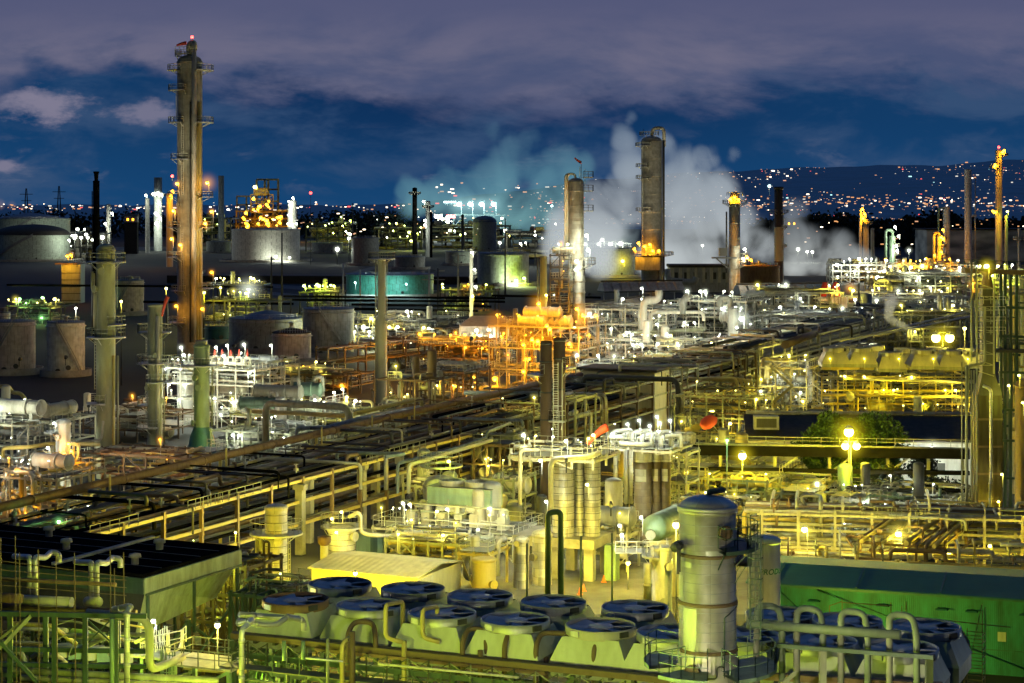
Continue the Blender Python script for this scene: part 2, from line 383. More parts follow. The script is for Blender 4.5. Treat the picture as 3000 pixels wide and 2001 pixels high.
def drum(par, c, r, l, ax, mat, name='drum', saddle=True, fl=True):
    """horizontal vessel with domed ends, flanges and saddles; ax = angle of its axis"""
    u = Vector((math.cos(ax), math.sin(ax), 0)); c = Vector(c); n = 6
    pts = []; rr = []
    for i in range(n + 1):
        q = i / n * math.pi / 2; pts.append(c - u * (l / 2 + r * .5 * math.cos(q))); rr.append(max(.02, r * math.sin(q)))
    for i in range(n + 1):
        q = math.pi / 2 - i / n * math.pi / 2; pts.append(c + u * (l / 2 + r * .5 * math.cos(q))); rr.append(max(.02, r * math.sin(q)))
    o = part(name, MB().tube(pts, rr, 18), mat, par)
    b = MB()
    if fl:
        for k in (-.5, .5, .2):
            q = c + u * l * k; b.tube([q - u * .12, q + u * .12], r * 1.12, 18)
        part('flange', b, mat, o)
    if saddle:
        for k in (-.33, .33):
            q = c + u * l * k; part('saddle', MB().box((q.x, q.y, q.z - r * 1.05), (r * .5, r * 1.5, r * .9), ax), M['conc'], o)
    return o
def unit(name, label, px0, px1, d, pytop, dep, lev, nx, ny, pm, lc, nl, npipe, ndrum, seed, power=500, railm='rail', pmats=('cream', 'olive', 'galv', 'beige'), cover=.55, zb=0, brace=3, pr=(.12, .4), rz=None, cat='process structure', hz=0, lz=2.2, ztop=None, bulb=None):
    """open steel frame of a process unit: posts, beams, gratings, handrails, braces, pipes, drums and lamps"""
    rr = random.Random(seed); rz = TH if rz is None else rz
    w = m(px1 - px0, d) / max(.6, math.cos(rz)) * .95; zt = (Z(pytop, d) if ztop is None else ztop) - zb
    t = thing(name, label, cat, ((((px0 + px1) / 2) - 1500) / F * d, d + dep / 2, zb), rz)
    tt = max(.22, d * .0006); rt = max(.05, d * .00022)
    X = [-w / 2 + w * i / nx for i in range(nx + 1)]; Y = [-dep / 2 + dep * j / ny for j in range(ny + 1)]
    Lz = [zt * (i + 1) / lev for i in range(lev)]
    for x in X:
        for y in Y: part('post', MB().bar((x, y, 0), (x, y, zt + .02), tt), M[pm], t)
    for z in Lz:
        b = MB()
        for y in Y: b.bar((X[0] - tt, y, z - .3), (X[-1] + tt, y, z - .3), tt * .8, tt * 1.2)
        for x in X: b.bar((x, Y[0], z - .34), (x, Y[-1], z - .34), tt * .8, tt * 1.2)
        part('beam_frame', b, M[pm], t)
        dk = MB(); some = False; ra = MB()
        for i in range(nx):
            for j in range(ny):
                if rr.random() < cover:
                    some = True; dk.box(((X[i] + X[i + 1]) / 2, (Y[j] + Y[j + 1]) / 2, z + .03), (w / nx - .02, dep / ny - .02, .08))
                    if j == 0: railing(ra, [(X[i], Y[0], z), (X[i + 1], Y[0], z)], 1.15, rt, max(1.5, rt * 12))
                    if j == ny - 1: railing(ra, [(X[i], Y[-1], z), (X[i + 1], Y[-1], z)], 1.15, rt, max(1.5, rt * 12))
                    if i in (0, nx - 1): q = X[0] if i == 0 else X[-1]; railing(ra, [(q, Y[j], z), (q, Y[j + 1], z)], 1.15, rt, max(1.5, rt * 12))
        if some:
            q = part('floor_deck', dk, M['deck'], t)
            if ra.v: part('railing', ra, M[railm], q)
    for k in range(brace):
        i = rr.randrange(nx); l = rr.randrange(lev); z0 = Lz[l - 1] if l else 0; y = rr.choice((Y[0], Y[0], Y[-1]))
        xa, xb = (X[i], X[i + 1]) if rr.random() < .5 else (X[i + 1], X[i])
        part('brace', MB().bar((xa, y, z0), (xb, y, Lz[l] - .3), tt * .6), M[pm], t)
    for k in range(npipe):
        r = rr.uniform(*pr); r = max(r, d * .0003)
        pts = route(rr, (-w / 2, -dep / 2, .6), (w / 2, dep / 2 * .9, zt + 1.2), rr.choice((2, 3, 3, 4)))
        b = MB().tube(fillet(pts, r * 3, 3), r, 7)
        for p_, q_ in zip(pts, pts[1:]):
            p_, q_ = Vector(p_), Vector(q_); l_ = (q_ - p_).length
            if l_ > r * 14:
                for f_ in (.22, .7): c_ = p_.lerp(q_, f_); e_ = (q_ - p_).normalized() * r * .35; b.tube([c_ - e_, c_ + e_], r * 1.5, 7)
        part('pipe', b, M[rr.choice(pmats)], t)
    for k in range(ndrum):
        l = rr.randrange(lev + 1); z = (Lz[l - 1] if l else 0); r = rr.uniform(.5, 1.1); r = max(r, d * .0012)
        if rr.random() < .55: drum(t, (rr.uniform(-w * .4, w * .4), rr.uniform(-dep * .45, dep * .2), z + r * 1.35), r, rr.uniform(3, 6.5), rr.choice((0, 0, math.pi / 2)), M[rr.choice(pmats)])
        else:
            h = rr.uniform(2.5, 5.0); x, y = rr.uniform(-w * .42, w * .42), rr.uniform(-dep * .42, dep * .2)
            part('drum', MB().lathe([(r, z), (r, z + h)] + dome(r, r * .5, z + h)[1:], 14, (x, y, 0)), M[rr.choice(pmats)], t)
    Mx = Matrix.Translation(t.location) @ Matrix.Rotation(rz, 4, 'Z')
    for k in range(nl):
        z = rr.choice(Lz + Lz[-1:] + ([0] if rr.random() < .5 else [])); x = -w / 2 + w * (k + rr.uniform(.15, .85)) / nl
        y = rr.choice((-dep / 2 - .3, -dep / 2 - .3, rr.uniform(-dep * .4, dep * .3)))
        lamp(t, Mx @ Vector((x, y, z + lz)), rr.choice(lc), power * rr.choice((.5, .8, 1, 1.7)), lz, hz=hz or (round(d * .0042, 1) if power and k % 3 == 0 and d < 700 else 0), side=rr.choice((-1, 1)), r=bulb or max(.13, d * .0006) * rr.choice((.6, .8, 1, 1.35)))
    for k in range(int(nl * 1.3)):
        z = rr.choice(Lz); lamp(t, Mx @ Vector((rr.uniform(-w / 2, w / 2), rr.choice((-dep / 2 - .2, rr.uniform(-dep / 2, dep / 3))), z + rr.uniform(.8, 2.4))), rr.choice(lc), 0, .8, r=max(.07, d * .0003) * rr.uniform(.7, 1.5), lightit=False)
    t['w'] = w; t['zt'] = zt
    return t
def loc2w(t, v): return (Matrix.Translation(t.location) @ Matrix.Rotation(t.rotation_euler.z, 4, 'Z')) @ Vector(v)
def pipe_rack(name, label, p0, ax, n, sp, wid, levels, pm, pipes, seed, beam=None, post=.35, sidebeam=True, pmats=('dark', 'brown', 'olive', 'rust'), rr_=(.1, .32), conc=False):
    """row of portal frames carrying lines of pipe; p0 is the near right foot, ax the run direction"""
    rr = random.Random(seed); ang = math.atan2(ax.y, ax.x); t = thing(name, label, 'pipe rack', p0, ang)
    # local x runs along the rack, local y to the left of it
    for i in range(n + 1):
        x = i * sp; b = MB()
        for y in (0, wid): b.bar((x, y, 0), (x, y, levels[-1] + (.6 if sidebeam else 0)), post)
        for z in levels: b.bar((x, 0, z - .25), (x, wid, z - .25), post * .9, post)
        part('portal_frame', b, M['conc'] if conc else M[pm], t)
    if sidebeam:
        for y in (0, wid):
            for z in levels: part('side_beam', MB().bar((-.5, y, z + .1), (n * sp + .5, y, z + .1), post * .6, post * .9), M[beam or pm], t)
    L_ = n * sp
    for z in levels:
        y = .8
        while y < wid - .5:
            r = rr.uniform(*rr_)
            if rr.random() < pipes:
                a, c = -2, L_ + 2
                if rr.random() < .3: a = rr.uniform(0, L_ * .5)
                if rr.random() < .3: c = rr.uniform(L_ * .55, L_)
                q = [(a, y, z + r)]
                if rr.random() < .25: q = [(a, y, z - 2.5)] + q
                if rr.random() < .3:
                    s = rr.uniform(a + 3, max(a + 4, c - 8)); e = min(c - 1, s + rr.uniform(3, 7)); hh = rr.uniform(1.0, 2.2)
                    if e > s + 1: q += [(s, y, z + r), (s, y, z + hh), (e, y, z + hh), (e, y, z + r)]
                q.append((c, y, z + r))
                part('pipe', MB().tube(fillet(q, r * 3, 3), r, 8), M[rr.choice(pmats)], t)
            y += r * 2 + rr.uniform(.25, .9)
    for k in range(int(n * 1.6)):   # branches crossing over the rack, uprights, valves
        x = rr.uniform(1, L_ - 1); r = rr.uniform(.09, .24) * (1.3 if p0[1] > 280 else 1); z = levels[-1] + rr.uniform(.5, 2.2); ya, yb = rr.uniform(-2, wid * .4), rr.uniform(wid * .5, wid + 3); q = [(x, ya, z - rr.uniform(1, 4)), (x, ya, z), (x, yb, z)]
        if rr.random() < .5: q += [(x + rr.uniform(-4, 4), yb, z), (x, yb, z - rr.uniform(1, 5))][:rr.choice((1, 2))]
        part('branch_pipe', MB().tube(fillet(q, r * 3, 3), r, 7), M[rr.choice(pmats + ('galv', 'beige'))], t)
        x = rr.uniform(1, L_ - 1); y = rr.uniform(0, wid); h = rr.uniform(.6, 2); part('valve', MB().tube([(x, y, levels[-1]), (x, y, levels[-1] + h)], .09, 6).lathe([(.3, levels[-1] + h * .5), (.3, levels[-1] + h * .5 + .3)], 8, (x, y, 0)).lathe([(.28, levels[-1] + h), (.28, levels[-1] + h + .06)], 8, (x, y, 0)), M[rr.choice(('olive', 'rust', 'galv'))], t)
        if k % 3 == 0: part('hand_rail', (lambda b: railing(b, [(x, -.3, levels[-1] + .1), (x + rr.uniform(4, 9), -.3, levels[-1] + .1)], 1.1, .06, 1.6) or b)(MB()), M['olive'], t)
    return t
def pipe(label, pts, r, mat, name='pipe', rad=None, group=None, n=10, fl=0):
    pts = [Vector(p) for p in pts]
    t = thing(name, label, 'pipe', pts[0], 0, group) if fl else None
    b = MB().tube(fillet(pts, rad or r * 3.2, 5), r, n)
    if not fl:
        b.v = [tuple(Vector(v) - pts[0]) for v in b.v]
        o = part(name, b, mat); o.location = pts[0]; return tag(o, label, 'pipe', group)
    part('pipe_run', b, mat, t, True)
    for p, q in zip(pts, pts[1:]):
        u = (q - p).normalized(); l = (q - p).length; s = fl * .5
        while s < l:
            c = p + u * s; part('pipe_clamp', MB().tube([c - u * .14, c + u * .14], r * 1.18, n), mat, t, True); s += fl
    return t
def fan_cell(label, x, y, z, rz, sx, sy, fr, mats=('plen', 'galv', 'fanb'), ph=1.5, group=None, name='air_cooler', ring=.62, blades=5, phase=0, base=1.0):
    """one bay of a forced air cooler: tapered plenum, fan ring, hub and blades; z is the rim of the ring"""
    t = thing(name, label, 'air cooler', (x, y, z), rz, group)
    zp = -ring; zb = zp - ph
    k = fr * .84
    b = MB(); lo = [(-sx / 2, -sy / 2), (sx / 2, -sy / 2), (sx / 2, sy / 2), (-sx / 2, sy / 2)]
    b.add([(p[0], p[1], zb) for p in lo] + [(s * k, q * k, zp) for s, q in ((-1, -1), (1, -1), (1, 1), (-1, 1))], [(0, 1, 5, 4), (1, 2, 6, 5), (2, 3, 7, 6), (3, 0, 4, 7)])
    part('plenum', b, M[mats[0]], t)
    part('tube_bundle', MB().box((0, 0, zb - base / 2 - .004), (sx * .985, sy * .985, base)), M['grey'], t)
    rg = part('fan_ring', MB().lathe([(fr, zp), (fr, 0), (fr * .975, .03), (fr * .955, 0), (fr * .955, zp - .1)], 48), M[mats[1]], t)
    for a in (-115, -30, 160):
        c, s = math.cos(R(a)), math.sin(R(a)); part('ring_clamp', MB().box((c * fr * 1.01, s * fr * 1.01, zp * .5), (.12, fr * .3, ring * .7), R(a)), M['white' if a == -115 else 'dark'], rg)
    part('guard_floor', MB().lathe([(fr * .95, zp * .9), (.01, zp * .9)], 32), M['bluepaint'], t)
    fn = part('fan_hub', MB().lathe([(fr * .36, zp * .5), (fr * .36, zp * .14), (fr * .34, zp * .08), (.01, zp * .04)], 24), M[mats[2]], t)
    for i in range(blades):
        a = 2 * math.pi * i / blades + phase; b = MB(); c, s = math.cos(a), math.sin(a)
        def P(r, w, dz): return (c * r - s * w, s * r + c * w, zp * .32 + dz)
        b.add([P(fr * .2, -fr * .12, .09), P(fr * .93, -fr * .34, .10), P(fr * .93, fr * .34, -.14), P(fr * .2, fr * .12, -.10),
               P(fr * .2, -fr * .12, .05), P(fr * .93, -fr * .34, .06), P(fr * .93, fr * .34, -.18), P(fr * .2, fr * .12, -.14)], [(0, 1, 2, 3), (7, 6, 5, 4), (0, 4, 5, 1), (1, 5, 6, 2), (2, 6, 7, 3)])
        part('fan_blade', b, M[mats[2]], fn)
    return t
def windsock(label, px, py, d, pole_to, ln, dirx, group=None, sag=-.25):
    p = D(px, py, d); t = thing('windsock', label, 'windsock', (p.x, p.y, pole_to))
    part('pole', MB().tube([(p.x, p.y, pole_to), (p.x, p.y, p.z + ln * .12)], max(.05, d * .00015), 6), M['galv'], t, True)
    r = ln * .2; pts = [p + Vector((dirx * ln * k, 0, sag * ln * k * (1 + k))) for k in (0, .1, .35, .65, 1)]
    part('sock', MB().tube(pts, [r, r, r * .9, r * .7, r * .45], 12), M['red'], t, True)
    return t
# ---------------------------------------------------------------- render, camera, sky
r_ = sc.render; r_.engine = 'CYCLES'; cy = sc.cycles
cy.max_bounces = 4; cy.diffuse_bounces = 2; cy.glossy_bounces = 2; cy.transmission_bounces = 1; cy.volume_bounces = 0; cy.transparent_max_bounces = 6
cy.caustics_reflective = False; cy.caustics_refractive = False; cy.sample_clamp_indirect = 2.5; cy.sample_clamp_direct = 30; cy.use_light_tree = True
cy.use_adaptive_sampling = True; cy.adaptive_threshold = .02; cy.use_denoising = True; cy.volume_step_rate = .6
sc.view_settings.view_transform = 'Standard'; sc.view_settings.look = 'None'; sc.view_settings.exposure = 0
cam = bpy.data.cameras.new('camera'); co = bpy.data.objects.new('camera', cam); C.objects.link(co)
co.location = (0, 0, H); co.rotation_euler = (R(90), 0, 0)
cam.sensor_width = 36; cam.lens = 36 * F / 3000; cam.shift_y = -(1000.5 - HY) / 3000; cam.clip_end = 30000; cam.clip_start = 1
sc.camera = co
w = bpy.data.worlds.new('World'); sc.world = w; w.use_nodes = True
def sky():
    nt = w.node_tree; N = nt.nodes; L = nt.links; bg = N['Background']
    def val(x): return x if hasattr(x, 'links') or hasattr(x, 'is_linked') else None
    def mth(op, a, b=None, c=None, cl=False):
        n = N.new('ShaderNodeMath'); n.operation = op; n.use_clamp = cl
        for i, q in enumerate((a, b, c)):
            if q is None: continue
            if isinstance(q, (int, float)): n.inputs[i].default_value = q
            else: L.new(q, n.inputs[i])
        return n.outputs[0]
    def mix(fac, a, b):
        n = N.new('ShaderNodeMix'); n.data_type = 'RGBA'
        for k, q in (('Factor', fac), ('A', a), ('B', b)):
            if isinstance(q, (int, float)): n.inputs[k].default_value = q
            elif isinstance(q, tuple): n.inputs[k].default_value = (*q, 1)
            else: L.new(q, n.inputs[k])
        return n.outputs['Result']
    def step(x, a, b):
        n = N.new('ShaderNodeMapRange'); n.interpolation_type = 'SMOOTHSTEP'; n.inputs['From Min'].default_value = a; n.inputs['From Max'].default_value = b
        L.new(x, n.inputs['Value']); return n.outputs[0]
    def noise(sx, sy, off, det=5, ro=.55, dist=0):
        cb = N.new('ShaderNodeCombineXYZ'); L.new(mth('MULTIPLY', u, sx), cb.inputs[0]); L.new(mth('MULTIPLY', v, sy), cb.inputs[1]); cb.inputs[2].default_value = off
        n = N.new('ShaderNodeTexNoise'); n.inputs['Scale'].default_value = 1; n.inputs['Detail'].default_value = det; n.inputs['Roughness'].default_value = ro; n.inputs['Distortion'].default_value = dist
        L.new(cb.outputs[0], n.inputs['Vector']); return n.outputs['Fac']
    tc = N.new('ShaderNodeTexCoord'); sp = N.new('ShaderNodeSeparateXYZ'); L.new(tc.outputs['Generated'], sp.inputs[0])
    ya = mth('MAXIMUM', mth('ABSOLUTE', sp.outputs['Y']), .08)
    u = mth('DIVIDE', sp.outputs['X'], ya); v = mth('DIVIDE', sp.outputs['Z'], ya)
    # clear air between the clouds: paler blue by the horizon, navy higher up
    base = mix(step(v, -.005, .06), (.0080, .058, .168), (.0042, .028, .098))
    base = mix(step(mth('ABSOLUTE', mth('ADD', u, .02)), .0, .26), base, mix(.5, base, (.008, .060, .17)))
    base = mix(step(v, .12, .3), base, (.010, .048, .215)); base = mix(step(v, .5, 1.6), base, (.03, .105, .27))
    # soft bluish scraps of cloud under the deck
    n2 = noise(14, 34, 3.1, 6, .6, .3)
    base = mix(mth('MULTIPLY', step(n2, .44, .70), .8), base, (.042, .085, .18))
    n4 = noise(26, 75, 9.4, 6, .6, .4)
    band = mth('MULTIPLY', step(v, .004, .016), step(v, .05, .02))
    base = mix(mth('MULTIPLY', mth('MULTIPLY', step(n4, .56, .7), band), .5), base, (.10, .13, .22))
    # two small lit clouds at the left
    for (cx, cy_, rx, ry, s) in ((-.2495, .0535, .024, .0105, .9), (-.193, .0495, .022, .0075, .7), (-.262, .0565, .03, .006, .4), (-.272, .022, .014, .0035, .8)):
        dx = mth('DIVIDE', mth('SUBTRACT', u, cx), rx); dy = mth('DIVIDE', mth('SUBTRACT', v, cy_), ry)
        rr = mth('SQRT', mth('ADD', mth('MULTIPLY', dx, dx), mth('MULTIPLY', dy, dy)))
        n5 = noise(60, 130, cx * 40, 6, .62)
        f = mth('ADD', rr, mth('MULTIPLY', mth('SUBTRACT', n5, .5), 2.6))
        base = mix(mth('MULTIPLY', step(f, 1.15, .2), s), base, (.22, .205, .29))
    # the grey-violet deck that fills the top
    n1 = noise(9, 24, .7, 7, .58, .35); n3 = noise(30, 70, 5.2, 5, .55)
    e = mth('ADD', v, mth('ADD', mth('MULTIPLY', mth('SUBTRACT', n1, .5), .10), mth('MULTIPLY', mth('SUBTRACT', n3, .5), .030)))
    e = mth('ADD', e, mth('MULTIPLY', step(u, -.1, -.28), -.004))
    n6 = noise(8, 24, 2.2, 6, .58, .3)
    cl = mix(step(n6, .36, .64), (.066, .088, .180), (.150, .146, .225))
    cl = mix(step(v, .075, .115), cl, (.088, .098, .190))
    sky_ = mix(mth('MULTIPLY', step(e, .052, .078), mth('SUBTRACT', 1, mth('MULTIPLY', step(v, .115, .2), .92))), base, cl)
    # the last of the twilight from a sun below the horizon
    nis = N.new('ShaderNodeTexSky'); nis.sky_type = 'NISHITA'; nis.sun_disc = False; nis.sun_elevation = R(-6); nis.sun_rotation = R(250)
    ad = N.new('ShaderNodeMix'); ad.data_type = 'RGBA'; ad.blend_type = 'ADD'; ad.inputs['Factor'].default_value = .01
    L.new(sky_, ad.inputs['A']); L.new(nis.outputs[0], ad.inputs['B'])
    L.new(ad.outputs['Result'], bg.inputs['Color']); L.new(mth('ADD', .22, mth('MULTIPLY', step(sp.outputs['Y'], -.1, .5), .78)), bg.inputs['Strength'])
sky()
sun = bpy.data.lights.new('twilight_sun', 'SUN'); sun.energy = .025; sun.angle = R(12); sun.color = (.75, .82, 1)
so = bpy.data.objects.new('twilight_sun', sun); C.objects.link(so); so.rotation_euler = (R(70), 0, R(70))

# ---------------------------------------------------------------- ground, hills, city
def ground_mat():
    mt, nt, b = nodes('ground_soil'); N = nt.nodes; L = nt.links
    tc = N.new('ShaderNodeTexCoord'); n = N.new('ShaderNodeTexNoise'); n.inputs['Scale'].default_value = .03; n.inputs['Detail'].default_value = 9; n.inputs['Roughness'].default_value = .65
    L.new(tc.outputs['Object'], n.inputs['Vector']); cr = N.new('ShaderNodeValToRGB'); e = cr.color_ramp.elements
    e[0].position = .35; e[0].color = (.003, .0032, .0035, 1); e[1].position = .7; e[1].color = (.014, .0145, .014, 1)
    L.new(n.outputs['Fac'], cr.inputs['Fac']); L.new(cr.outputs['Color'], b.inputs['Base Color']); b.inputs['Roughness'].default_value = .95; return mt
gm = ground_mat()
g = part('ground', MB().quad((-6000, 40, 0), (6000, 40, 0), (6000, 9000, 0), (-6000, 9000, 0)), gm); tag(g, kind='structure')
def interp(t, xs):
    for (a, p), (b, q) in zip(xs, xs[1:]):
        if t <= b: return p + (q - p) * max(0, (t - a) / (b - a))
    return xs[-1][1]
RIDGE = [(-600, 600), (1150, 600), (1500, 562), (1700, 532), (1900, 514), (2150, 500), (2500, 486), (2750, 484), (3000, 466), (3700, 450)]
def hill_z(px, d):
    zr = Z(interp(px, RIDGE) + 2 * math.sin(px * .021) + 1.2 * math.sin(px * .053), 7000)
    k = min(1, max(0, (d - 3300) / 3700)); return -2 + (zr + 2) * (k ** 1.1)
b = MB(); NX, NY = 120, 16; vs = []; fs = []
for j in range(NY + 1):
    d = 3300 + 3700 * j / NY
    for i in range(NX + 1):
        px = -500 + 4100 * i / NX; vs.append(((px - 1500) / F * d, d, hill_z(px, d)))
for j in range(NY):
    for i in range(NX):
        a = j * (NX + 1) + i; fs.append((a, a + 1, a + NX + 2, a + NX + 1))
b.add(vs, fs, True)
hm, nt, bb = nodes('hill_scrub_airlight'); bb.inputs['Base Color'].default_value = (.012, .03, .06, 1); bb.inputs['Roughness'].default_value = 1; bb.inputs['Emission Color'].default_value = (.12, .40, 1, 1); bb.inputs['Emission Strength'].default_value = .036  # airlight painted onto the hills as blue colour and weak emission
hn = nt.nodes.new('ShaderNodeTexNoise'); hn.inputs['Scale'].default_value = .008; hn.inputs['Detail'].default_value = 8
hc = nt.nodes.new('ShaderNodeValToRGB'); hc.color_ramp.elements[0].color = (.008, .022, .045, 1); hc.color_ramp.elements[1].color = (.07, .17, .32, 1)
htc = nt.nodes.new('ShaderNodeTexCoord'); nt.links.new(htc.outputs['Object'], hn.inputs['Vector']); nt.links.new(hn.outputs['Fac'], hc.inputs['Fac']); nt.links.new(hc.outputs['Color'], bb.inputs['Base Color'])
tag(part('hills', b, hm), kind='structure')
# town lights: too many to count
def city():
    cols = [glow('town_light_' + n, c, s) for n, c, s in (('amber', (1, .45, .15), 1.1), ('peach', (1, .5, .26), .9), ('white', (1, .95, .8), 1.0), ('red', (1, .1, .08), 2.2), ('cyan', (.5, 1, 1), 1.8), ('bright', (1, .8, .55), 5))]
    B = [MB() for _ in cols]; rr = random.Random(11)
    def put(px, d, z, s, k):
        x = (px - 1500) / F * d; B[k].box((x, d, z), (s * rr.uniform(.8, 2.6), s, s * .8))
    n = 0
    while n < 950:
        px = rr.uniform(1550, 3300); t = rr.random(); d = 3500 + 3450 * (t ** 1.7 if rr.random() < .6 else t)
        py = HY - (hill_z(px, d) - H) / d * F
        if py < 480 and rr.random() < .3: continue
        if 530 < py < 560 and rr.random() < .55: continue
        d += 34 * math.sin(px * .011) - ((d + px * .5) % 190) * .75; d = max(3480, d)
        cl = math.sin(px * .05 + d * .004) + math.sin(px * .017 - d * .003) + math.sin(px * .009 + 1) + rr.uniform(-1, 1)
        if cl < .1 and d > 3900: continue
        put(px, d, hill_z(px, d) + 5, d * .00048 * rr.choice((.3, .38, .45, .5, .6, .8, 1.3)), rr.choice((0, 0, 1, 1, 1, 2, 2, 0, 5) if rr.random() < .93 else (3, 4))); n += 1
    for i in range(260):   # foot of the hills
        px = rr.uniform(2080, 3050); py = rr.gauss(594, 11); d = rr.uniform(3150, 3290); put(px, d, Z(py, d), 1.3 * rr.uniform(.6, 1.8), rr.choice((0, 0, 1, 1, 2, 5)))
    for i in range(80):
        px = rr.uniform(1250, 1720); py = rr.uniform(535, 680); d = rr.uniform(3000, 3250); put(px, d, Z(py, d), 2 * rr.uniform(.7, 1.5), rr.choice((1, 1, 2, 2, 3, 5)))
    for i in range(150):   # flat land to the left
        px = rr.uniform(-60, 700) if i < 100 else rr.uniform(700, 1250); py = rr.gauss(608, 6) + (0 if i < 100 else -2); d = rr.uniform(2700, 3200); put(px, d, Z(py, d), 1.35 * rr.uniform(.5, 1.8), rr.choice((0, 1, 2, 2, 5, 5, 3)))
    for i in range(70):
        px = rr.uniform(700, 1450); py = rr.uniform(615, 700); d = rr.uniform(1500, 2200); put(px, d, Z(py, d), .9 * rr.uniform(.6, 1.5), rr.choice((0, 1, 2, 0, 5)))
    for i in range(45):
        px = rr.uniform(2300, 3000); py = rr.uniform(640, 720); d = rr.uniform(1560, 1700); put(px, d, Z(py, d), .8 * rr.uniform(.6, 1.5), rr.choice((0, 0, 1, 5)))
    bm = MB(); mi = []
    for k, q in enumerate(B):
        o = len(bm.v); bm.v += q.v; bm.f += [[i + o for i in f] for f in q.f]; bm.sm += q.sm; mi += [k] * len(q.f)
    o = part('town_lights', bm, cols); o.data.polygons.foreach_set('material_index', mi)
    tag(o, 'hundreds of tiny amber and white town lights over the dark hills and plain', 'town lights', kind='stuff')
city()
def leaves(b, rr, c, rx, ry, rz_, n, s, shell=.55):
    c = Vector(c)
    for i in range(n):
        q = Vector((rr.gauss(0, 1), rr.gauss(0, 1), rr.gauss(0, 1))).normalized() * (shell + (1 - shell) * rr.random() ** .6)
        k = 1 + .16 * math.sin(q.x * 6 + q.z * 5) + .1 * math.sin(q.y * 9 + 2)
        p = c + Vector((q.x * rx * k, q.y * ry * k, q.z * rz_ * k))
        a = Vector((rr.uniform(-1, 1), rr.uniform(-1, 1), rr.uniform(-1, 1))).normalized() * s * rr.uniform(.6, 1.4); e = a.orthogonal().normalized().cross(a.normalized()) * s * .7
        b.quad(p - a, p - e, p + a, p + e)
fol = paint('foliage', (.055, .115, .022), .7, 0, .6, 2, False); fold = paint('dark_foliage', (.018, .028, .018), .9, 0, .5, .2, False); bark = paint('bark', (.07, .05, .035), .9)
def far_trees():
    b = MB(); rr = random.Random(5)
    for i in range(520):
        if i < 300: px = rr.uniform(2050, 3080); py = rr.uniform(628, 655) + 12 * math.sin(px * .02) + (25 if px < 2230 else 0); d = rr.uniform(1750, 2300)
        elif i < 420: px = rr.uniform(1000, 1500); py = rr.uniform(612, 640) + (0 if px < 1180 else 30); d = rr.uniform(2300, 2700)
        else: px = rr.uniform(-50, 1000); py = rr.uniform(612, 634) + 8 * math.sin(px * .03); d = rr.uniform(2350, 2700)
        zt = Z(py, d) * 1.0; x = (px - 1500) / F * d; rx = rr.uniform(9, 20)
        h = max(8, zt); leaves(b, rr, (x, d, h * .5), rx, rx * .7, h * .55, 70, 2.6, .4)
    o = part('tree_belt', b, fold); tag(o, 'dark belt of trees in front of the town lights', 'tree belt', kind='stuff')
far_trees()
# ================================================================ FOREGROUND
# ---- bank of forced-draught fans: 12 bays in two rows, rims 13 m up
FD = 4.58 / 2; bank = []
front = [(866, 1754), (1084, 1770), (1295, 1793), (1510, 1812), (1760, 1830), (1970, 1850)]
back = [(996, 1708), (1210, 1722), (1407, 1743), (1621, 1761), (1860, 1777)]
ordn = ['leftmost', 'second', 'third', 'fourth', 'fifth', 'sixth']
proto = None
for row, pts in (('front', front), ('back', back)):
    for i, (px, py) in enumerate(pts):
        p = W(px, py, 13)
        lab = {('front', 0): 'leftmost front row fan with slatted blades and rusty ring on dark cooler bay', ('back', 0): 'leftmost back row fan beside the corrugated yellow building with open blades'}.get((row, i)) or '%s round fan bay from the left in the %s row of the big cooler bank' % (ordn[i], row)
        if row == 'front' and i == 5: lab = 'front row fan bay half hidden by the silver foreground column'
        if row == 'back' and i == 5: lab = 'back row fan bay wholly behind the silver foreground column and its ladder'
        if proto is None: proto = o = fan_cell(lab, p.x, p.y, 13, TH, 5.2, 4.8, FD, group='fan bays of the air cooler bank', ring=.5, blades=6)
        else: o = dup(proto, (p.x, p.y, 13), TH, lab)
        bank.append(o)
        for ch in o.children:
            if ch.name.startswith('fan_hub'): ch.rotation_euler.z = rnd.uniform(0, 1.2)
rf = [(2285, 1796), (2482, 1815), (2710, 1833), (2180, 1858), (2405, 1875), (2640, 1895)]
labs = ['left fan bay of the back row under the olive pipe frame', 'middle fan bay of the back row under the olive pipe frame', 'right fan bay of the back row by the scaffold tower',
        'fan bay just right of the silver column behind its green ladder', 'middle front fan bay behind the olive upright pipes', 'right front fan bay with pale sloping side panels']
for (px, py), lab in zip(rf, labs):
    p = W(px, py, 13); o = dup(proto, (p.x, p.y, 13), TH, lab); o['group'] = 'fan bays right of the silver column'
for k_, (i_, mt_) in enumerate(((0, 'rust'), (4, 'beige'), (6, 'bluepaint'), (7, 'grey'), (9, 'grey'))):
    for ch in bank[i_].children:
        if ch.name.startswith('fan_ring'): ch.material_slots[0].link = 'OBJECT'; ch.material_slots[0].material = M[mt_]
# supporting steel under the bank
f0 = W(866, 1754, 13) - V * 2.55 - U * 3.2; L0 = 33.0
st = thing('support_trestle', 'dark braced steel frame with rusty header trough under the fan bank', 'steel frame', (f0.x, f0.y, 0), TH)
part('header_trough', MB().box((L0 / 2, -.42, 10.85), (L0, .6, .38)), M['brown'], st)
part('header_trough', MB().box((L0 / 2, 9.9, 10.7), (L0, .6, .6)), M['rust'], st)
for i in range(9):
    x = i * L0 / 8
    for y in (-.3, 4.8, 9.9): part('post', MB().bar((x, y, 0), (x, y, 10.45), .3), M['dgreen'], st)
    if i < 8:
        x2 = x + L0 / 8
        part('brace', MB().bar((x, -.3, 7.2), (x2, -.3, 10.3), .13), M['dgreen'], st); part('brace', MB().bar((x2, -.24, 7.2), (x, -.24, 10.3), .13), M['dgreen'], st)
        part('brace', MB().bar((x, 4.8, 6.2), (x2, 4.8, 10.3), .12), M['olive'], st)
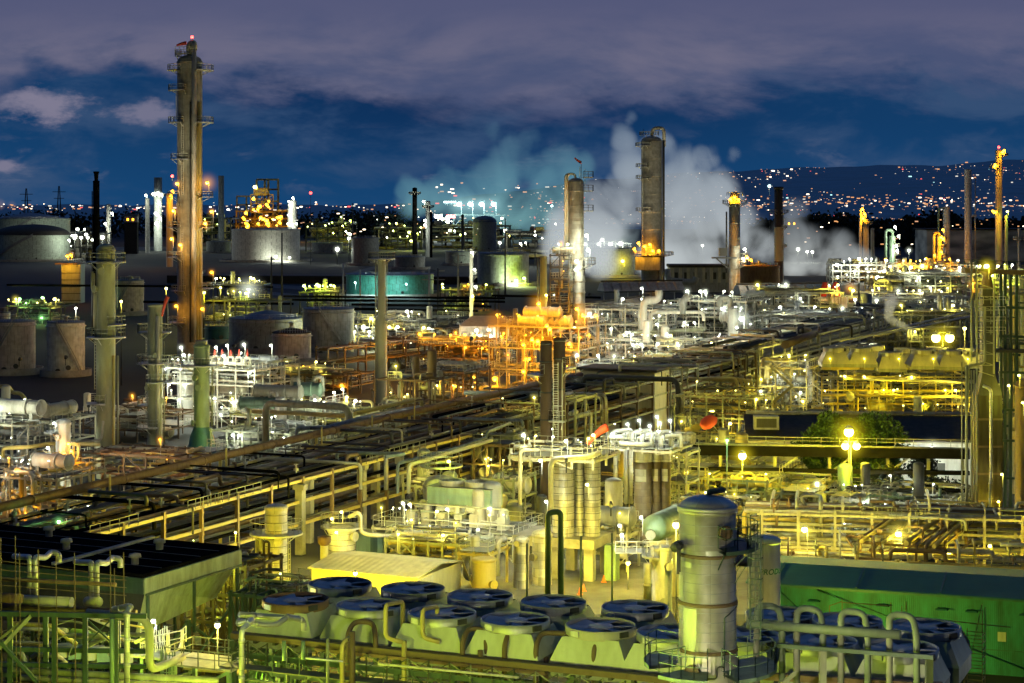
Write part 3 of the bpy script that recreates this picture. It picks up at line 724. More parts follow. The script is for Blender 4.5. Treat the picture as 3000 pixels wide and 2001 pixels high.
for z in (9.6, 7.0):
    b = MB()
    for y in (-.62, 4.8, 9.9): b.bar((0, y, z), (L0, y, z), .22, .3)
    part('beam_frame', b, M['dgreen'], st)
part('walkway', MB().box((L0 / 2, -1.6, 9.1), (L0, 1.2, .08)), M['deck'], st)
b = MB(); railing(b, [(0, -2.2, 9.1), (L0, -2.2, 9.1)], 1.1, .045, 2.0); part('railing', b, M['dgreen'], st)
rr = random.Random(3)
for k in range(26):
    y = rr.uniform(-1, 9); z = rr.uniform(5.5, 9.4); x0 = rr.uniform(0, 20); part('pipe', MB().tube([(x0, y, z), (x0 + rr.uniform(5, 13), y, z)], rr.uniform(.06, .17), 7), M[rr.choice(('olive', 'beige', 'galv', 'green'))], st)
for i in range(22):
    x = i * L0 / 22; x2 = x + L0 / 22
    part('truss_bar', MB().bar((x, -.9, 9.75), (x2, -.9, 10.6), .07), M['dark'], st)
    if i % 2: part('truss_bar', MB().bar((x2, -.9, 9.75), (x, -.9, 10.6), .07), M['olive'], st)
    part('hanger', MB().bar((x, -.95, 8.2), (x, -.95, 10.66), .08), M['dark' if i % 3 else 'olive'], st)
    part('support_foot', MB().box((x + .4, -.42, 10.58), (.22, .7, .16)), M['dark'], st)
part('perforated_tray', MB().box((L0 * .45, -.86, 10.55), (L0 * .5, .1, .22)), M['rust'], st)
def fb(px, py, d): return D(px, py, d)
# U bends of brown pipe in front of the plenums
for i, (xa, xb, lab) in enumerate(((1018, 1100, 'first dark brown hairpin pipe bend from the left along the fan bank'), (1355, 1425, 'dark brown hairpin bend below the fourth fan ring'), (1478, 1545, 'dark brown hairpin bend next to the pair in the middle of the bank'), (1570, 1673, 'dark brown angled hairpin bend right of the middle of the bank'), (1740, 1812, 'last dark brown hairpin bend before the silver column'))):
    yb = 1860 + (xa - 1018) * .062; d = 123.5 - (xa - 1018) * .006
    a = fb(xa, yb + 5, d); c = fb(xb, yb + 12, d)
    pipe(lab, [(a.x, a.y, 8.6), (a.x, a.y, a.z + .15), (a.x + .35, a.y + .9, a.z + .8), (c.x - .2, c.y + .9, a.z + .75), (c.x, c.y + .1, c.z), (c.x, c.y, 10.6)], .17, M['brown'], 'hairpin_pipe', .5, 'hairpin bends along the front of the fan bank')
# olive pipe goal posts
for xa, xb, yt, lab in ((1130, 1180, 1772, 'olive pipe loop standing before the third fan'), (1238, 1281, 1786, 'olive pipe loop standing before the fourth fan')):
    d = 122.5; a = fb(xa, yt, d); c = fb(xb, yt - 10, d + 2.4); e = fb(xa, 1868, d)
    pipe(lab, [(c.x, c.y, 11.2), (c.x, c.y, c.z), (a.x, a.y, a.z), (a.x, a.y, e.z), (a.x + 1.1, a.y, e.z - .3)], .15, M['yellow'], 'pipe_loop', .4, 'olive pipe loops before the fan bank')
a = fb(1184, 1878, 122.5); pipe('olive riser pipe with a forked top below the fan bank', [(a.x, a.y, 6), (a.x, a.y, a.z)], .17, M['yellow'], 'riser_pipe')
for px, y0, y1, lab, mt, w_ in ((1002, 1885, 2030, 'yellow-green bent pipe at the bottom left of the fan bank', 'yellow', .16), (1032, 1850, 2040, 'dark brown downpipe at the left of the fan bank', 'brown', .19), (960, 1870, 2030, 'thin olive downpipe near the left end of the bank', 'olive', .1), (832, 1878, 1935, 'green U shaped pipe left end of the bank', 'green', .13), (888, 1878, 1932, 'green U shaped pipe next to the first fan', 'green', .13), (1407, 1905, 2030, 'dark downpipe below the fourth fan', 'brown', .17), (1598, 1925, 2030, 'dark downpipe below the fifth fan', 'brown', .2), (1745, 1930, 2030, 'dark downpipe left of the silver column', 'brown', .2), (1820, 1950, 2030, 'olive post left of the silver column', 'green', .22)):
    a = fb(px, y0, 121); e = fb(px, y1, 121); q = fb(px + 26, y0 - 18, 122)
    pts = [(a.x, a.y, e.z), a, (q.x, q.y, q.z)] if w_ > .15 and mt == 'yellow' else [(a.x, a.y, e.z), a]
    pipe(lab, pts, w_, M[mt], 'downpipe', .5)
a = fb(895, 1928, 120.5); c = fb(1005, 1938, 120.5); pipe('pale conduit running level below the fan bank', [a, c], .06, M['white'], 'conduit')
a = fb(1108, 1945, 119); c = fb(1520, 1985, 116); pipe('long pale conduit crossing under the fan bank', [a, c], .08, M['cream'], 'conduit')
# silver loop pipe at the left end of the bank
a = fb(708, 2040, 112); c = fb(708, 1845, 112); e = fb(742, 1815, 114); g1 = fb(700, 1826, 117); g2 = fb(770, 1832, 118.5); g3 = fb(842, 1808, 120); g4 = fb(890, 1818, 121); g5 = fb(890, 1848, 121)
pipe('bright silver downpipe with an angled top at the left of the fan bank', [(a.x, a.y, a.z), c, e, g1], .17, M['sil2'], 'downpipe', .4, fl=2.2)
pipe('silver jacketed pipe zigzagging level beside the first fan', [g1, fb(698, 1818, 118), g2, fb(808, 1832, 119), g3, g4, g5], .17, M['sil2'], 'jacketed_pipe', .4, fl=2.4)
pipe('second silver jacketed pipe lying behind the zigzag one', [fb(700, 1800, 121), fb(800, 1808, 122), fb(880, 1812, 122.5)], .19, M['sil2'], 'jacketed_pipe', .4, fl=2.0)

# ---- silver foreground column
dS = 106; t = column('silver_column', 'big silver clad column with blue dome top in the right foreground', 'column', 2073, dS, 168, 1450, M['silver'], domeh=.42, noz=0, zb=4, n=56, topmat=M['silver'])
r = m(168, dS) / 2
for py in (1483, 1619, 1759, 1897):
    z = Z(py, dS) - 4; part('support_ring', MB().lathe([(r, z - .12), (r + .09, z - .1), (r + .09, z + .06), (r, z + .1)], 48), M['brown' if py > 1483 else 'galv'], t)
zc = Z(1905, dS) - 4; zd = Z(1990, dS) - 4
part('skirt_cone', MB().lathe([(r * 1.02, zc), (r * 1.22, zd), (r * 1.3, zd - .15), (r * 1.06, zd - .2), (r * 1.06, -4)], 48), M['silver'], t)
for a, py, rr_ in ((-64, 1547, .42), (-120, 1948, .45)):
    u = Vector((math.cos(R(a)), math.sin(R(a)), 0)); z = Z(py, dS) - 4; k = r * (1 if py < 1900 else 1.12)
    mh = part('manhole', MB().tube([u * (k - .2) + Vector((0, 0, z)), u * (k + .25) + Vector((0, 0, z)), u * (k + .26) + Vector((0, 0, z)), u * (k + .36) + Vector((0, 0, z))], [rr_ * .8, rr_ * .8, rr_, rr_], 20), M['brown'], t)
    b = MB(); w_ = Vector((-u.y, u.x, 0))
    for i in range(16):
        q = u * (k + .37) + w_ * (rr_ * .86 * math.cos(i * math.pi / 8)) + Vector((0, 0, z + rr_ * .86 * math.sin(i * math.pi / 8))); b.tube([q, q + u * .06], .035, 6)
    part('bolts', b, M['dark'], mh)
dk = platform(t, r + .02, r + 1.25, Z(1592, dS) - 4, -75, 60, 200, M['dgreen'], M['dgreen'])
platform(t, r + .02, r + .9, Z(1640, dS) - 4, -28, 40, 200, M['dgreen'], M['dgreen'])
platform(t, r * 1.1, r + 2.3, Z(1945, dS) - 4, -140, -96, 200, M['green'], M['green'])
platform(t, r * 1.1, r + 2.3, Z(1945, dS) - 4, -70, 30, 200, M['green'], M['green'])
platform(t, r * 1.1, r + 2.0, Z(1935, dS) - 4, 140, 200, 200, M['green'], M['green'])
lt = MB()
lx, ly, z0, z1 = r + .95, -1.0, Z(1862, dS) - 4, Z(1500, dS) - 4
for s in (-.28, .28): lt.bar((lx + s, ly, z0), (lx + s, ly, z1), .06)
i = z0
while i < z1: lt.bar((lx - .28, ly, i), (lx + .28, ly, i), .04); i += .34
i = z0 + 1.2
while i < z1 - 1:
    pp = [(lx + .42 * math.cos(q), ly - .72 * math.sin(q), i) for q in [math.pi * j / 7 for j in range(8)]]
    for p, q in zip(pp, pp[1:]): lt.bar(p, q, .05)
    i += 1.15
for j in range(8):
    q = math.pi * j / 7; lt.bar((lx + .42 * math.cos(q), ly - .72 * math.sin(q), z0 + 1.2), (lx + .42 * math.cos(q), ly - .72 * math.sin(q), z1 - 1), .035)
part('caged_ladder', lt, M['dgreen'], t)
part('instrument_line', MB().tube(fillet([(.75, -r - .07, zd + .4), (.75, -r - .07, zc + 2.2), (1.0, -r + .12, zc + 2.3), (r + .05, -.3, zc + 2.6)], .3), .035, 6), M['dgreen'], t)
part('instrument_line', MB().tube(fillet([(-.9, -r - .3, zd + .5), (.3, -r - .36, zd + .5), (.34, -r - .36, zd + 1.2), (.75, -r - .2, zd + 1.1)], .2), .045, 6), M['dark'], t)
b = MB(); rr = random.Random(2)
for (a0, a1, py0, py1) in ((-168, -128, 1636, 1652), (-175, -152, 1680, 1740), (-152, -118, 1770, 1895), (-100, -60, 1600, 1617)):
    b.lathe([(r + .025, Z(py1, dS) - 4), (r + .025, Z(py0, dS) - 4)], 10, (0, 0, 0), a0, a1)
part('patch_sheet', b, M['galv'], t)
for py in range(1500, 1890, 28):
    z = Z(py, dS) - 4; part('strap', MB().lathe([(r + .005, z - .02), (r + .02, z - .015), (r + .02, z + .015), (r + .005, z + .02)], 40), M['galv'], t)
part('vent_pipe', MB().tube(fillet([(.1, .1, Z(1455, dS) - 4), (.1, .1, Z(1442, dS) - 4), (1.0, .6, Z(1440, dS) - 4)], .3), .16, 10), M['dgreen'], t)

added_flood(t, Vector((t.location.x - 1.9, dS - 1.2, 21)), (-13.5, 194, 3.4), 'K', 520000, 7.5, .3)  # added spot, put in to brighten the corrugated roof
added_flood(t, Vector((t.location.x - 1.7, dS - .6, 21)), W(1720, 1725), 'K', 260000, 7, .3)  # added spot, put in to brighten the yard
# ---- white product tank with its green lettering
d = 152; tp = column('product_tank', 'plain white upright tank with green lettering behind the silver column', 'tank', 2240, d, 92, 1568, M['white'], domeh=.25, noz=0, n=40)
def lettering(par, txt, size, rad, z, ang, mat, name='lettering'):
    cu = bpy.data.curves.new('lettering', 'FONT'); cu.body = txt; cu.size = size; cu.align_x = 'CENTER'; cu.extrude = .0; cu.shear = .2; cu.space_character = 1.05; cu.offset = size * .02
    o = bpy.data.objects.new('lettering', cu); C.objects.link(o)
    me = bpy.data.meshes.new_from_object(o.evaluated_get(bpy.context.evaluated_depsgraph_get())); bpy.data.objects.remove(o)
    for q in me.vertices:
        a = R(ang) + q.co.x / rad; q.co = (rad * math.cos(a), rad * math.sin(a), z + q.co.y)
    me.materials.clear(); me.materials.append(mat)
    o = bpy.data.objects.new(name, me); C.objects.link(o); o.parent = par; return o
lettering(tp, 'PRODUCTS', .62, m(92, d) / 2 + .012, Z(1664, d) - .3, -44, paint('green_lettering', (.01, .16, .07), .6))

# ---- teal building at the right
ea, eb = W(2205, 1706, 6.6), W(3120, 1764, 6.6)
bx = (eb - ea).length; ang = math.atan2(eb.y - ea.y, eb.x - ea.x)
tb = thing('teal_building', 'long teal sheet metal shed with a dark blue roof at the right', 'building', (ea.x, ea.y, 0), ang)
wallm = ribbed('teal_ribbed_wall', (.022, .20, .18), 0, .17, .6, .65)
b = MB(); dx = 33.2
b.box((dx / 2, .15, 4.3), (dx, .3, 4.4)); b.box(((dx + bx) / 2, .15, 5.35), (bx - dx, .3, 2.3)); b.box((dx / 2, .15, 1.0), (dx, .3, 2.2))
part('front_wall', b, wallm, tb)
part('end_wall', MB().box((.15, 8, 2.95), (.3, 15.2, 5.9)), wallm, tb)
b = MB(); b.add([(-.5, -.7, 6.62), (bx, -.7, 6.62), (bx, 5, 7.4), (-.5, 5, 7.4), (-.5, 16, 6.0), (bx, 16, 6.0), (-.5, -.7, 6.75), (bx, -.7, 6.75), (bx, 5, 7.55), (-.5, 5, 7.55), (-.5, 16, 6.15), (bx, 16, 6.15)],
    [(6, 7, 8, 9), (9, 8, 11, 10), (0, 1, 7, 6), (3, 2, 1, 0), (4, 5, 2, 3), (0, 6, 9, 3), (3, 9, 10, 4), (1, 2, 8, 7)])
part('roof', b, paint('blue_roof_sheet', (.02, .15, .09), .6, 0, .2, .4), tb)
part('gutter', MB().box((bx / 2, -.78, 6.6), (bx, .14, .2)), M['teal'], tb)
for x in (5.5, 11.5, 16.5, 19, 23.5): part('wall_lamp_hood', MB().box((x, -.35, 5.4), (1.1, .7, .12), 0, .7), M['teal'], tb)
for x in (7, 13, 21.5): part('window', MB().box((x, -.02, 3.3), (.7, .08, .8)), M['cream'], tb)
b = MB()
for x in (dx, dx + 6): b.box((x + .2, .2, 2.1), (.4, .4, 4.2))
part('door_post', b, M['teal'], tb)
part('door_lintel', MB().box(((dx + bx) / 2, -.1, 4.25), (bx - dx, .5, .35)), M['brown'], tb)
for k in range(2): part('downpipe', MB().tube([(9 + k * 16, -.12, .2), (2 + k * 3.6, -.12, 6.4)], .07, 7), M['teal'], tb)
for x in (9, 26): part('door', MB().box((x, .02, 1.15), (1.1, .1, 2.2)), M['dgreen'], tb)
for k in range(6): part('roof_flashing', MB().bar((k * 7.2 + 2, -.6, 6.83), (k * 7.2 + 2, 4.9, 7.62), .16, .06), M['teal'], tb)
for z in (2.12,): part('lap_strip', MB().box((dx / 2, -.02, z), (dx, .06, .07)), M['teal'], tb)
# machinery inside the open bay
for k in range(7):
    q = loc2w(tb, (dx + 1.4 + k * 1.35, 3.0 + (k % 2) * 1.2, 0)); e = thing('pump_set', 'pale pump set inside the open bay of the teal shed, number %s from the left' % ['one', 'two', 'three', 'four', 'five', 'six', 'seven'][k], 'pump', q, ang, 'pump sets in the open shed bay')
    part('plinth', MB().box((0, 0, .3), (1.1, 1.4, .6)), M['conc'], e)
    drum(e, (0, 0, 1.25), .42, .8, math.pi / 2, M['white'], 'pump_casing', False); part('motor', MB().tube([(0, -.2, 2.0), (0, -.2, 2.9)], .3, 12), M['cream'], e)
    part('discharge_pipe', MB().tube(fillet([(.3, .2, 1.4), (.3, .2, 3.2), (.3, 2, 3.2)], .3), .12, 8), M['galv'], e)
q = loc2w(tb, (dx + 3.2, -2.2, 0)); e = thing('tarred_drum', 'short dark upright cylinder before the open shed bay', 'drum', q); part('shell', MB().lathe([(.55, 0), (.55, 2.1)] + dome(.55, .15, 2.1)[1:], 20), M['brown'], e); part('lid_ring', MB().lathe([(.56, 2.0), (.62, 2.02), (.62, 2.12), (.56, 2.14)], 20), M['rust'], e)
for k, (x, y) in enumerate(((dx + 5, 1.4), (dx + 1.5, 2.2))):
    lamp(tb, loc2w(tb, (x, y, 3.7)), 'W', 420, .4, .2)
# scaffold tower
q = fb(2825, 1870, 133); s = thing('scaffold_tower', 'thin scaffold tower rising beside the right end of the fan bays', 'scaffold', (q.x, q.y, 0), TH)
zt = Z(1785, 133)
for x in (0, 1.25):
    for y in (0, 1.25): part('standard', MB().bar((x, y, 4), (x, y, zt - (0 if x else 1.6)), .06), M['brown'], s)
for side in ((0, 0, 1.25, 0), (0, 1.25, 1.25, 1.25), (1.25, 0, 1.25, 1.25)):
    b = MB(); z = 5
    while z < zt - 1.4: b.bar((side[0], side[1], z), (side[2], side[3], z), .045); z += .52
    part('ledger_frame', b, M['brown'], s)
part('brace', MB().bar((0, 0, 6), (1.25, 0, 12), .05), M['brown'], s)
# pale panels at the end of the bay
for px, py, w_, h_, lab in ((2755, 1945, 1.9, 3.3, 'tall pale yellow wind panel leaning at the right end of the fan bays'), (2818, 1905, 1.3, 2.4, 'narrow pale pointed panel behind the scaffold tower')):
    q = fb(px, py, 122 if w_ > 1.5 else 135); e = thing('wind_panel', lab, 'panel', (q.x, q.y, q.z), TH + .5)
    part('sheet', MB().add([(-w_ / 2, 0, -h_ / 2), (w_ / 2, 0, -h_ / 2 + .5), (w_ / 2, .3, h_ / 2 - .6), (0, .3, h_ / 2 + .4), (-w_ / 2, .1, h_ / 2 - 1.6)], [(0, 1, 2, 3, 4)]), M['cream'], e)
    b = MB(); b.bar((-w_ / 2, .1, -h_ / 2), (-w_ / 2, .2, h_ / 2 - 1.6), .08); b.bar((w_ / 2, .1, -h_ / 2 + .5), (w_ / 2, .4, h_ / 2 - .6), .08); b.bar((-w_ / 2, .06, -.3), (w_ / 2, .16, -.1), .05); part('frame', b, M['brown'], e)
# olive header pipe with hoops on posts, right foreground
dO = 108; hz = Z(1842, dO)
a = fb(2190, 1828, dO); c = fb(2638, 1860, dO - 4)
hp = thing('olive_pipe_header', 'olive header pipe with arched hoops on square posts before the right fan bays', 'pipe', (a.x, a.y, 0))
part('header', MB().tube([a, c], .27, 12), M['sage2'], hp, True)
u = (c - a)
for k in (.06, .33, .62, .93):
    p = a + u * k; part('hoop', MB().tube(fillet([p + Vector((0, .0, 0)), p + Vector((.1, .5, 1.0)), p + Vector((1.35, .3, .95)), p + Vector((1.4, -.5, .1)), p + Vector((1.4, -.6, -3.2))], .7, 6), .19, 12), M['sage2'], hp, True)
    part('riser', MB().tube([p + Vector((0, 0, 0)), p + Vector((0, 0, -3.4))], .19, 10), M['olive'], hp, True)
part('cross_beam', MB().bar(fb(2270, 1890, dO - 2), fb(2735, 1925, dO - 6), .3, .22), M['dgreen'], hp, True)
for px in (2410, 2722): part('post', MB().bar(fb(px, 1900 if px < 2500 else 1920, dO - 3), fb(px, 2060, dO - 3), .38), M['olive'], hp, True)
part('raker', MB().bar(fb(2330, 1970, dO - 3), fb(2250, 2040, dO - 3), .22), M['olive'], hp, True)
part('base_beam', MB().bar(fb(2200, 1978, dO + 6), fb(2760, 2010, dO + 2), .5, .4), M['rust'], hp, True)
# scaffold rail behind the right fans
q = thing('scaffold_rail', 'thin scaffold tubes standing before the teal wall', 'scaffold', fb(2620, 1800, 141))
for px, y0, y1 in ((2467, 1755, 1830), (2610, 1765, 1845), (2642, 1775, 1850), (2655, 1763, 1850), (2430, 1775, 1830)): part('standard', MB().bar(fb(px, y0, 141), fb(px, y1, 141), .06), M['brown'], q, True)
for (xa, ya, xb, yb) in ((2430, 1775, 2467, 1762), (2467, 1765, 2612, 1775), (2612, 1800, 2960, 1838)): part('ledger', MB().bar(fb(xa, ya, 140.9), fb(xb, yb, 140.9), .06), M['brown'], q, True)

# ---- yellow corrugated building
FL, NL, NR, FR = W(1035, 1612, 3), W(901, 1661, 3), W(1225, 1692, 3), W(1347, 1647, 3)
hb = thing('corrugated_building', 'low yellow lit building with a corrugated roof behind the fan bank', 'building', (NL.x, NL.y, 0), math.atan2(NR.y - NL.y, NR.x - NL.x))
lx = (NR - NL).length; ly = 10.2
part('wall', MB().box((lx / 2, ly / 2, 1.4), (lx - .6, ly - .6, 2.8)), paint('yellow_render', (.72, .68, .42), .8, var=.2), hb)
b = MB()
for x0, x1 in ((0, lx),): b.add([(0, 0, 2.82), (lx, 0, 2.82), (lx, ly / 2, 3.5), (0, ly / 2, 3.5), (lx, ly, 2.82), (0, ly, 2.82), (0, 0, 2.95), (lx, 0, 2.95), (lx, ly / 2, 3.63), (0, ly / 2, 3.63), (lx, ly, 2.95), (0, ly, 2.95)], [(6, 7, 8, 9), (9, 8, 10, 11), (0, 1, 7, 6), (1, 2, 8, 7), (2, 4, 10, 8), (3, 0, 6, 9), (5, 3, 9, 11), (4, 5, 11, 10)])
part('roof', b, ribbed('corrugated_roof', (.75, .70, .42), 0, .75), hb)
part('door', MB().box((lx - 3.2, .27, 1.1), (1.1, .08, 2.1)), M['cream'], hb); part('window', MB().box((lx - 6, .27, 1.6), (1.0, .08, .8)), M['dark'], hb)
part('wall_panel', MB().box((lx - .26, 2.2, 1.5), (.1, 3.0, 2.2)), M['white'], hb)
q = W(954, 1640, 2.8); e = thing('roof_exhaust', 'stubby pale exhaust pipe with rusty cap at the left of the corrugated building', 'exhaust', (q.x, q.y - 1.5, 0))
part('stack', MB().lathe([(.42, 0), (.42, 4.6)], 20), M['beige'], e); part('cap', MB().lathe([(.42, 4.6), (.68, 4.9), (.72, 5.5), (.6, 5.5), (.4, 4.9)], 20), M['rust'], e)

# ---- black roofed cooler at the left
ca = W(420, 1690, 12); cb_ = W(700, 1607, 12)
bl = thing('covered_cooler', 'flat black roofed cooler house with a pale green hood in the left foreground', 'air cooler', (ca.x, ca.y, 0), math.atan2(cb_.y - ca.y, cb_.x - ca.x))
LV = (cb_ - ca).length; LU = 27
part('roof', MB().box((LV / 2, LU / 2, 12.05), (LV, LU, .3)), M['black'], bl)
part('roof_seam', MB().bar((0, 8.5, 12.3), (LV, 8.5, 12.3), .35, .22), M['grey'], bl)
b = MB(); b.box((LV / 2, -.1, 11.3), (LV + .2, .2, 1.2)); part('fascia', b, paint('green_hood', (.36, .42, .26), .6, 0, .5, 1.2), bl)
part('fascia', MB().box((-.1, LU / 2 - .1, 11.3), (.2, LU, 1.2)), M['dgreen'], bl)
b = MB(); b.add([(.3, .1, 10.65), (LV - .3, .1, 10.65), (LV - 1.0, 1.6, 8.0), (.3, 1.0, 7.4)], [(0, 3, 2, 1)]); part('hood', MB().add([(.3, .1, 10.65), (.3, 1.0, 7.4), (.3, LU, 7.4), (.3, LU, 10.65)], [(0, 1, 2, 3)]), M['dark'], bl); part('hood', b, paint('green_hood_sheet', (.40, .46, .28), .6, 0, .5, 1.2), bl)
part('fascia_rib', MB().bar((0, -.25, 10.66), (LV, -.25, 10.66), .14, .18), M['dgreen'], bl)
for x in (.4, LV * .5, LV - .4):
    for y in (.5, 9, 18): part('post', MB().bar((x, y, 0), (x, y, 7.4), .35), M['dgreen'], bl)
    part('post', MB().bar((x, -.12, 6.5), (x, -.12, 10.7), .2), M['dgreen'], bl)
for xa, xb in ((.4, LV * .5), (LV * .5, LV - .4)):
    part('brace', MB().bar((xa, .5, 3.4), (xb, .5, 7.3), .16), M['dgreen'], bl); part('brace', MB().bar((xb, .62, 3.4), (xa, .62, 7.3), .16), M['dgreen'], bl)
    part('beam', MB().bar((xa, .5, 3.2), (xb, .5, 3.2), .25), M['dgreen'], bl)
rl = MB(); rr = random.Random(9)
railing(rl, [(LV + .1, -.1, 9.2), (LV + .1, 4, 9.2)], 1.1, .06, 1.2); part('railing', rl, M['olive'], bl)
for k in range(4): part('roof_seam', MB().box((LV * (k + 1) / 5, LU / 2, 12.215), (.12, LU - .4, .03)), M['dark'], bl)
for x, y in ((3, 3), (9, 5), (6, 12), (10, 17), (4, 20)): part('roof_vent', MB().lathe([(.3, 12.2), (.3, 12.7), (.5, 12.75), (.45, 13.0), (.01, 13.1)], 12, (x, y, 0)), M['grey'], bl)
# silver pipe pairs in front of the black roof
for i, (px, lab) in enumerate(((70, 'leftmost pair of silver jacketed pipes hooked over the black roof edge'), (193, 'second pair of silver jacketed pipes hooked over the black roof edge'))):
    d = 127; e = thing('jacketed_pipe_pair', lab, 'pipe', fb(px, 1760, d), 0, 'silver pipe pairs at the black roof')
    for k, (dx_, s) in enumerate(((18, -1), (33, 1))):
        x = px + dx_ if i == 0 else px + 75 + dx_ - 18 + (0 if k == 0 else 0)
        y0 = 1624 if i == 0 else 1640
        pp = [fb(x, y0 + 125, d), fb(x, y0 + 8, d), fb(x + s * 30, y0 + (8 if s < 0 else 10), d + 1.5), fb(x + s * 46, y0 - (6 if s > 0 else -6), d + 4)]
        if s > 0: pp += [fb(x + 70, y0 - 2, d + 4), fb(x + 70, y0 + 22, d + 4)]
        part('pipe_run', MB().tube(fillet(pp, .35), .2, 10), M['sil2'], e, True)
# scaffold and pipe frame, bottom left
sf = thing('scaffold', 'forest of thin scaffold tubes before the black roof in the left corner', 'scaffold', fb(200, 1900, 124))
for px, y0 in ((2, 1575), (57, 1618), (112, 1610), (164, 1625), (218, 1620), (323, 1608), (362, 1618), (45, 1570), (335, 1665)):
    dd = 121 + (px % 7) * .5; part('standard', MB().bar(fb(px, y0, dd), fb(px + 4, 2040, dd), .055), M['brown'], sf, True)
for (ya, yb) in ((1640, 1690), (1668, 1700), (1690, 1722), (1712, 1745)): part('ledger', MB().bar(fb(-20, ya, 123), fb(370, yb, 123), .045), M['brown'], sf, True)
for (xa, ya, xb, yb) in ((-10, 1880, 90, 1800), (0, 1880, 105, 1990), (170, 1830, 215, 1815), (172, 1870, 215, 1855), (200, 1925, 220, 1870)): part('brace', MB().bar(fb(xa, ya, 122), fb(xb, yb, 122), .06 if xa > 100 else .16), M['olive'], sf, True)
lf = thing('pipe_trestle', 'dark green steel pipe frame filling the bottom left corner', 'steel frame', (*fb(0, 1800, 122).xy, 0), -.03)
lo = lf.location
for px in (112, 160, 250, 327, 340, 30): part('post', MB().bar((fb(px, 1800, 123).x, 123 + (px % 5), 0), (fb(px, 1800, 123).x, 123 + (px % 5), Z(1800, 123)), .32), M['dgreen'], lf, True)
for y, dd in ((1797, 122), (1900, 124), (1945, 125), (1975, 126)): part('beam', MB().bar(fb(-40, y, dd), fb(430, y + 8, dd - 1), .25, .3), M['dgreen'], lf, True)
part('brace', MB().bar(fb(0, 1900, 121.5), fb(90, 1805, 121.5), .22), M['olive'], lf, True); part('brace', MB().bar(fb(0, 1880, 121.3), fb(110, 2000, 121.3), .2), M['dgreen'], lf, True)
part('brace', MB().bar(fb(240, 1900, 123.5), fb(330, 1810, 123.5), .1), M['dgreen'], lf, True); part('brace', MB().bar(fb(250, 1810, 123.4), fb(345, 1900, 123.4), .1), M['dgreen'], lf, True)
for y, r_c, mt, xa, xb in ((1758, .36, 'beige', 65, 210), (1750, .33, 'rust', -20, 60), (1762, .33, 'beige', 255, 290), (1695, .14, 'rust', -20, 340), (1776, .25, 'brown', -20, 400), (1790, .2, 'galv', 0, 330), (1960, .22, 'olive', -30, 640), (1985, .2, 'beige', 60, 660), (2002, .25, 'brown', -30, 660)):
    part('pipe', MB().tube([fb(xa, y, 125), fb(xb, y + (xb - xa) * .05, 124)], r_c, 12), M[mt], lf, True)
for k in range(22):
    x0 = rr.uniform(-20, 330); y = rr.uniform(1770, 2010); dd = rr.uniform(127, 150); part('pipe', MB().tube(fillet([fb(x0, y, dd), fb(x0 + rr.uniform(40, 190), y + 6, dd), fb(x0 + rr.uniform(60, 200), y + rr.uniform(20, 90), dd + 1)], .3), rr.uniform(.06, .2), 8), M[rr.choice(('olive', 'green', 'beige', 'yellow'))], lf, True)
for k in range(5): part('cable_tray', MB().box(fb(190 + k * 42, 1905 + k * 4, 140), (1.6, 1, .9), .2), M['green' if k % 2 else 'beige'], lf, True)
pipe('fat pale elbow pipe looping down before the white lit ladder', [fb(255, 1795, 123), fb(438, 1812, 122), fb(438, 1962, 122), fb(480, 1950, 123.5), fb(535, 1925, 126)], .27, M['beige'], 'elbow_pipe', 1.0)
pipe('bright silver vertical pipe with a bent top in the left foreground', [fb(372, 2060, 118), fb(372, 1795, 118), fb(382, 1776, 119), fb(330, 1786, 123)], .19, M['sil2'], 'downpipe', .35, fl=1.6)
pipe('green slim post pipe beside the silver vertical one', [fb(328, 2050, 119), fb(328, 1812, 119)], .15, M['green'], 'post_pipe')
# white lit ladder platform
pd = 134; c0 = fb(465, 1925, pd); wl = thing('ladder_platform', 'bright white lit small platform and ladder below the green hood', 'platform', (c0.x, c0.y, 0))
part('deck', MB().box(fb(470, 1918, pd), (3.4, 2.4, .14), TH), M['galv'], wl, True)
b = MB(); railing(b, [fb(418, 1918, pd - 1.2), fb(530, 1895, pd + .4), fb(545, 1880, pd + 2)], 1.15, .06, .9); part('railing', b, M['white'], wl, True)
b = MB()
for s in (412, 426): b.bar(fb(s, 1800, pd - 1), fb(s, 1925, pd - 1), .08)
for y in range(1805, 1925, 9): b.bar(fb(412, y, pd - 1), fb(426, y, pd - 1), .05)
part('ladder', b, M['white'], wl, True)
b = MB(); rr = random.Random(4)
for k in range(9): b.tube(fillet([fb(447 + k * 6, 1830 + rr.uniform(0, 20), pd), fb(446 + k * 6 + rr.uniform(-3, 3), 1870, pd), fb(450 + k * 6, 1905, pd - .3)], .3), .04, 6)
part('hose_bundle', b, M['white'], wl, True)
b = MB()
for px, y0, y1 in ((490, 1865, 1915), (533, 1850, 1900)): b.lathe([(.28, 0), (.16, .3), (.08, .5), (.08, 1.2), (.14, 1.3), (.01, 1.35)], 12, fb(px, y1, pd - 1.5))
part('hydrant_post', b, M['cream'], wl, True)
lamp(wl, fb(449, 1820, pd - .6), 'W', 520, .6, .16)
for x in (-1.2, 1.2): part('leg', MB().bar((c0.x + x, c0.y, 0), (c0.x + x, c0.y, c0.z + .2), .2), M['green'], wl, True)
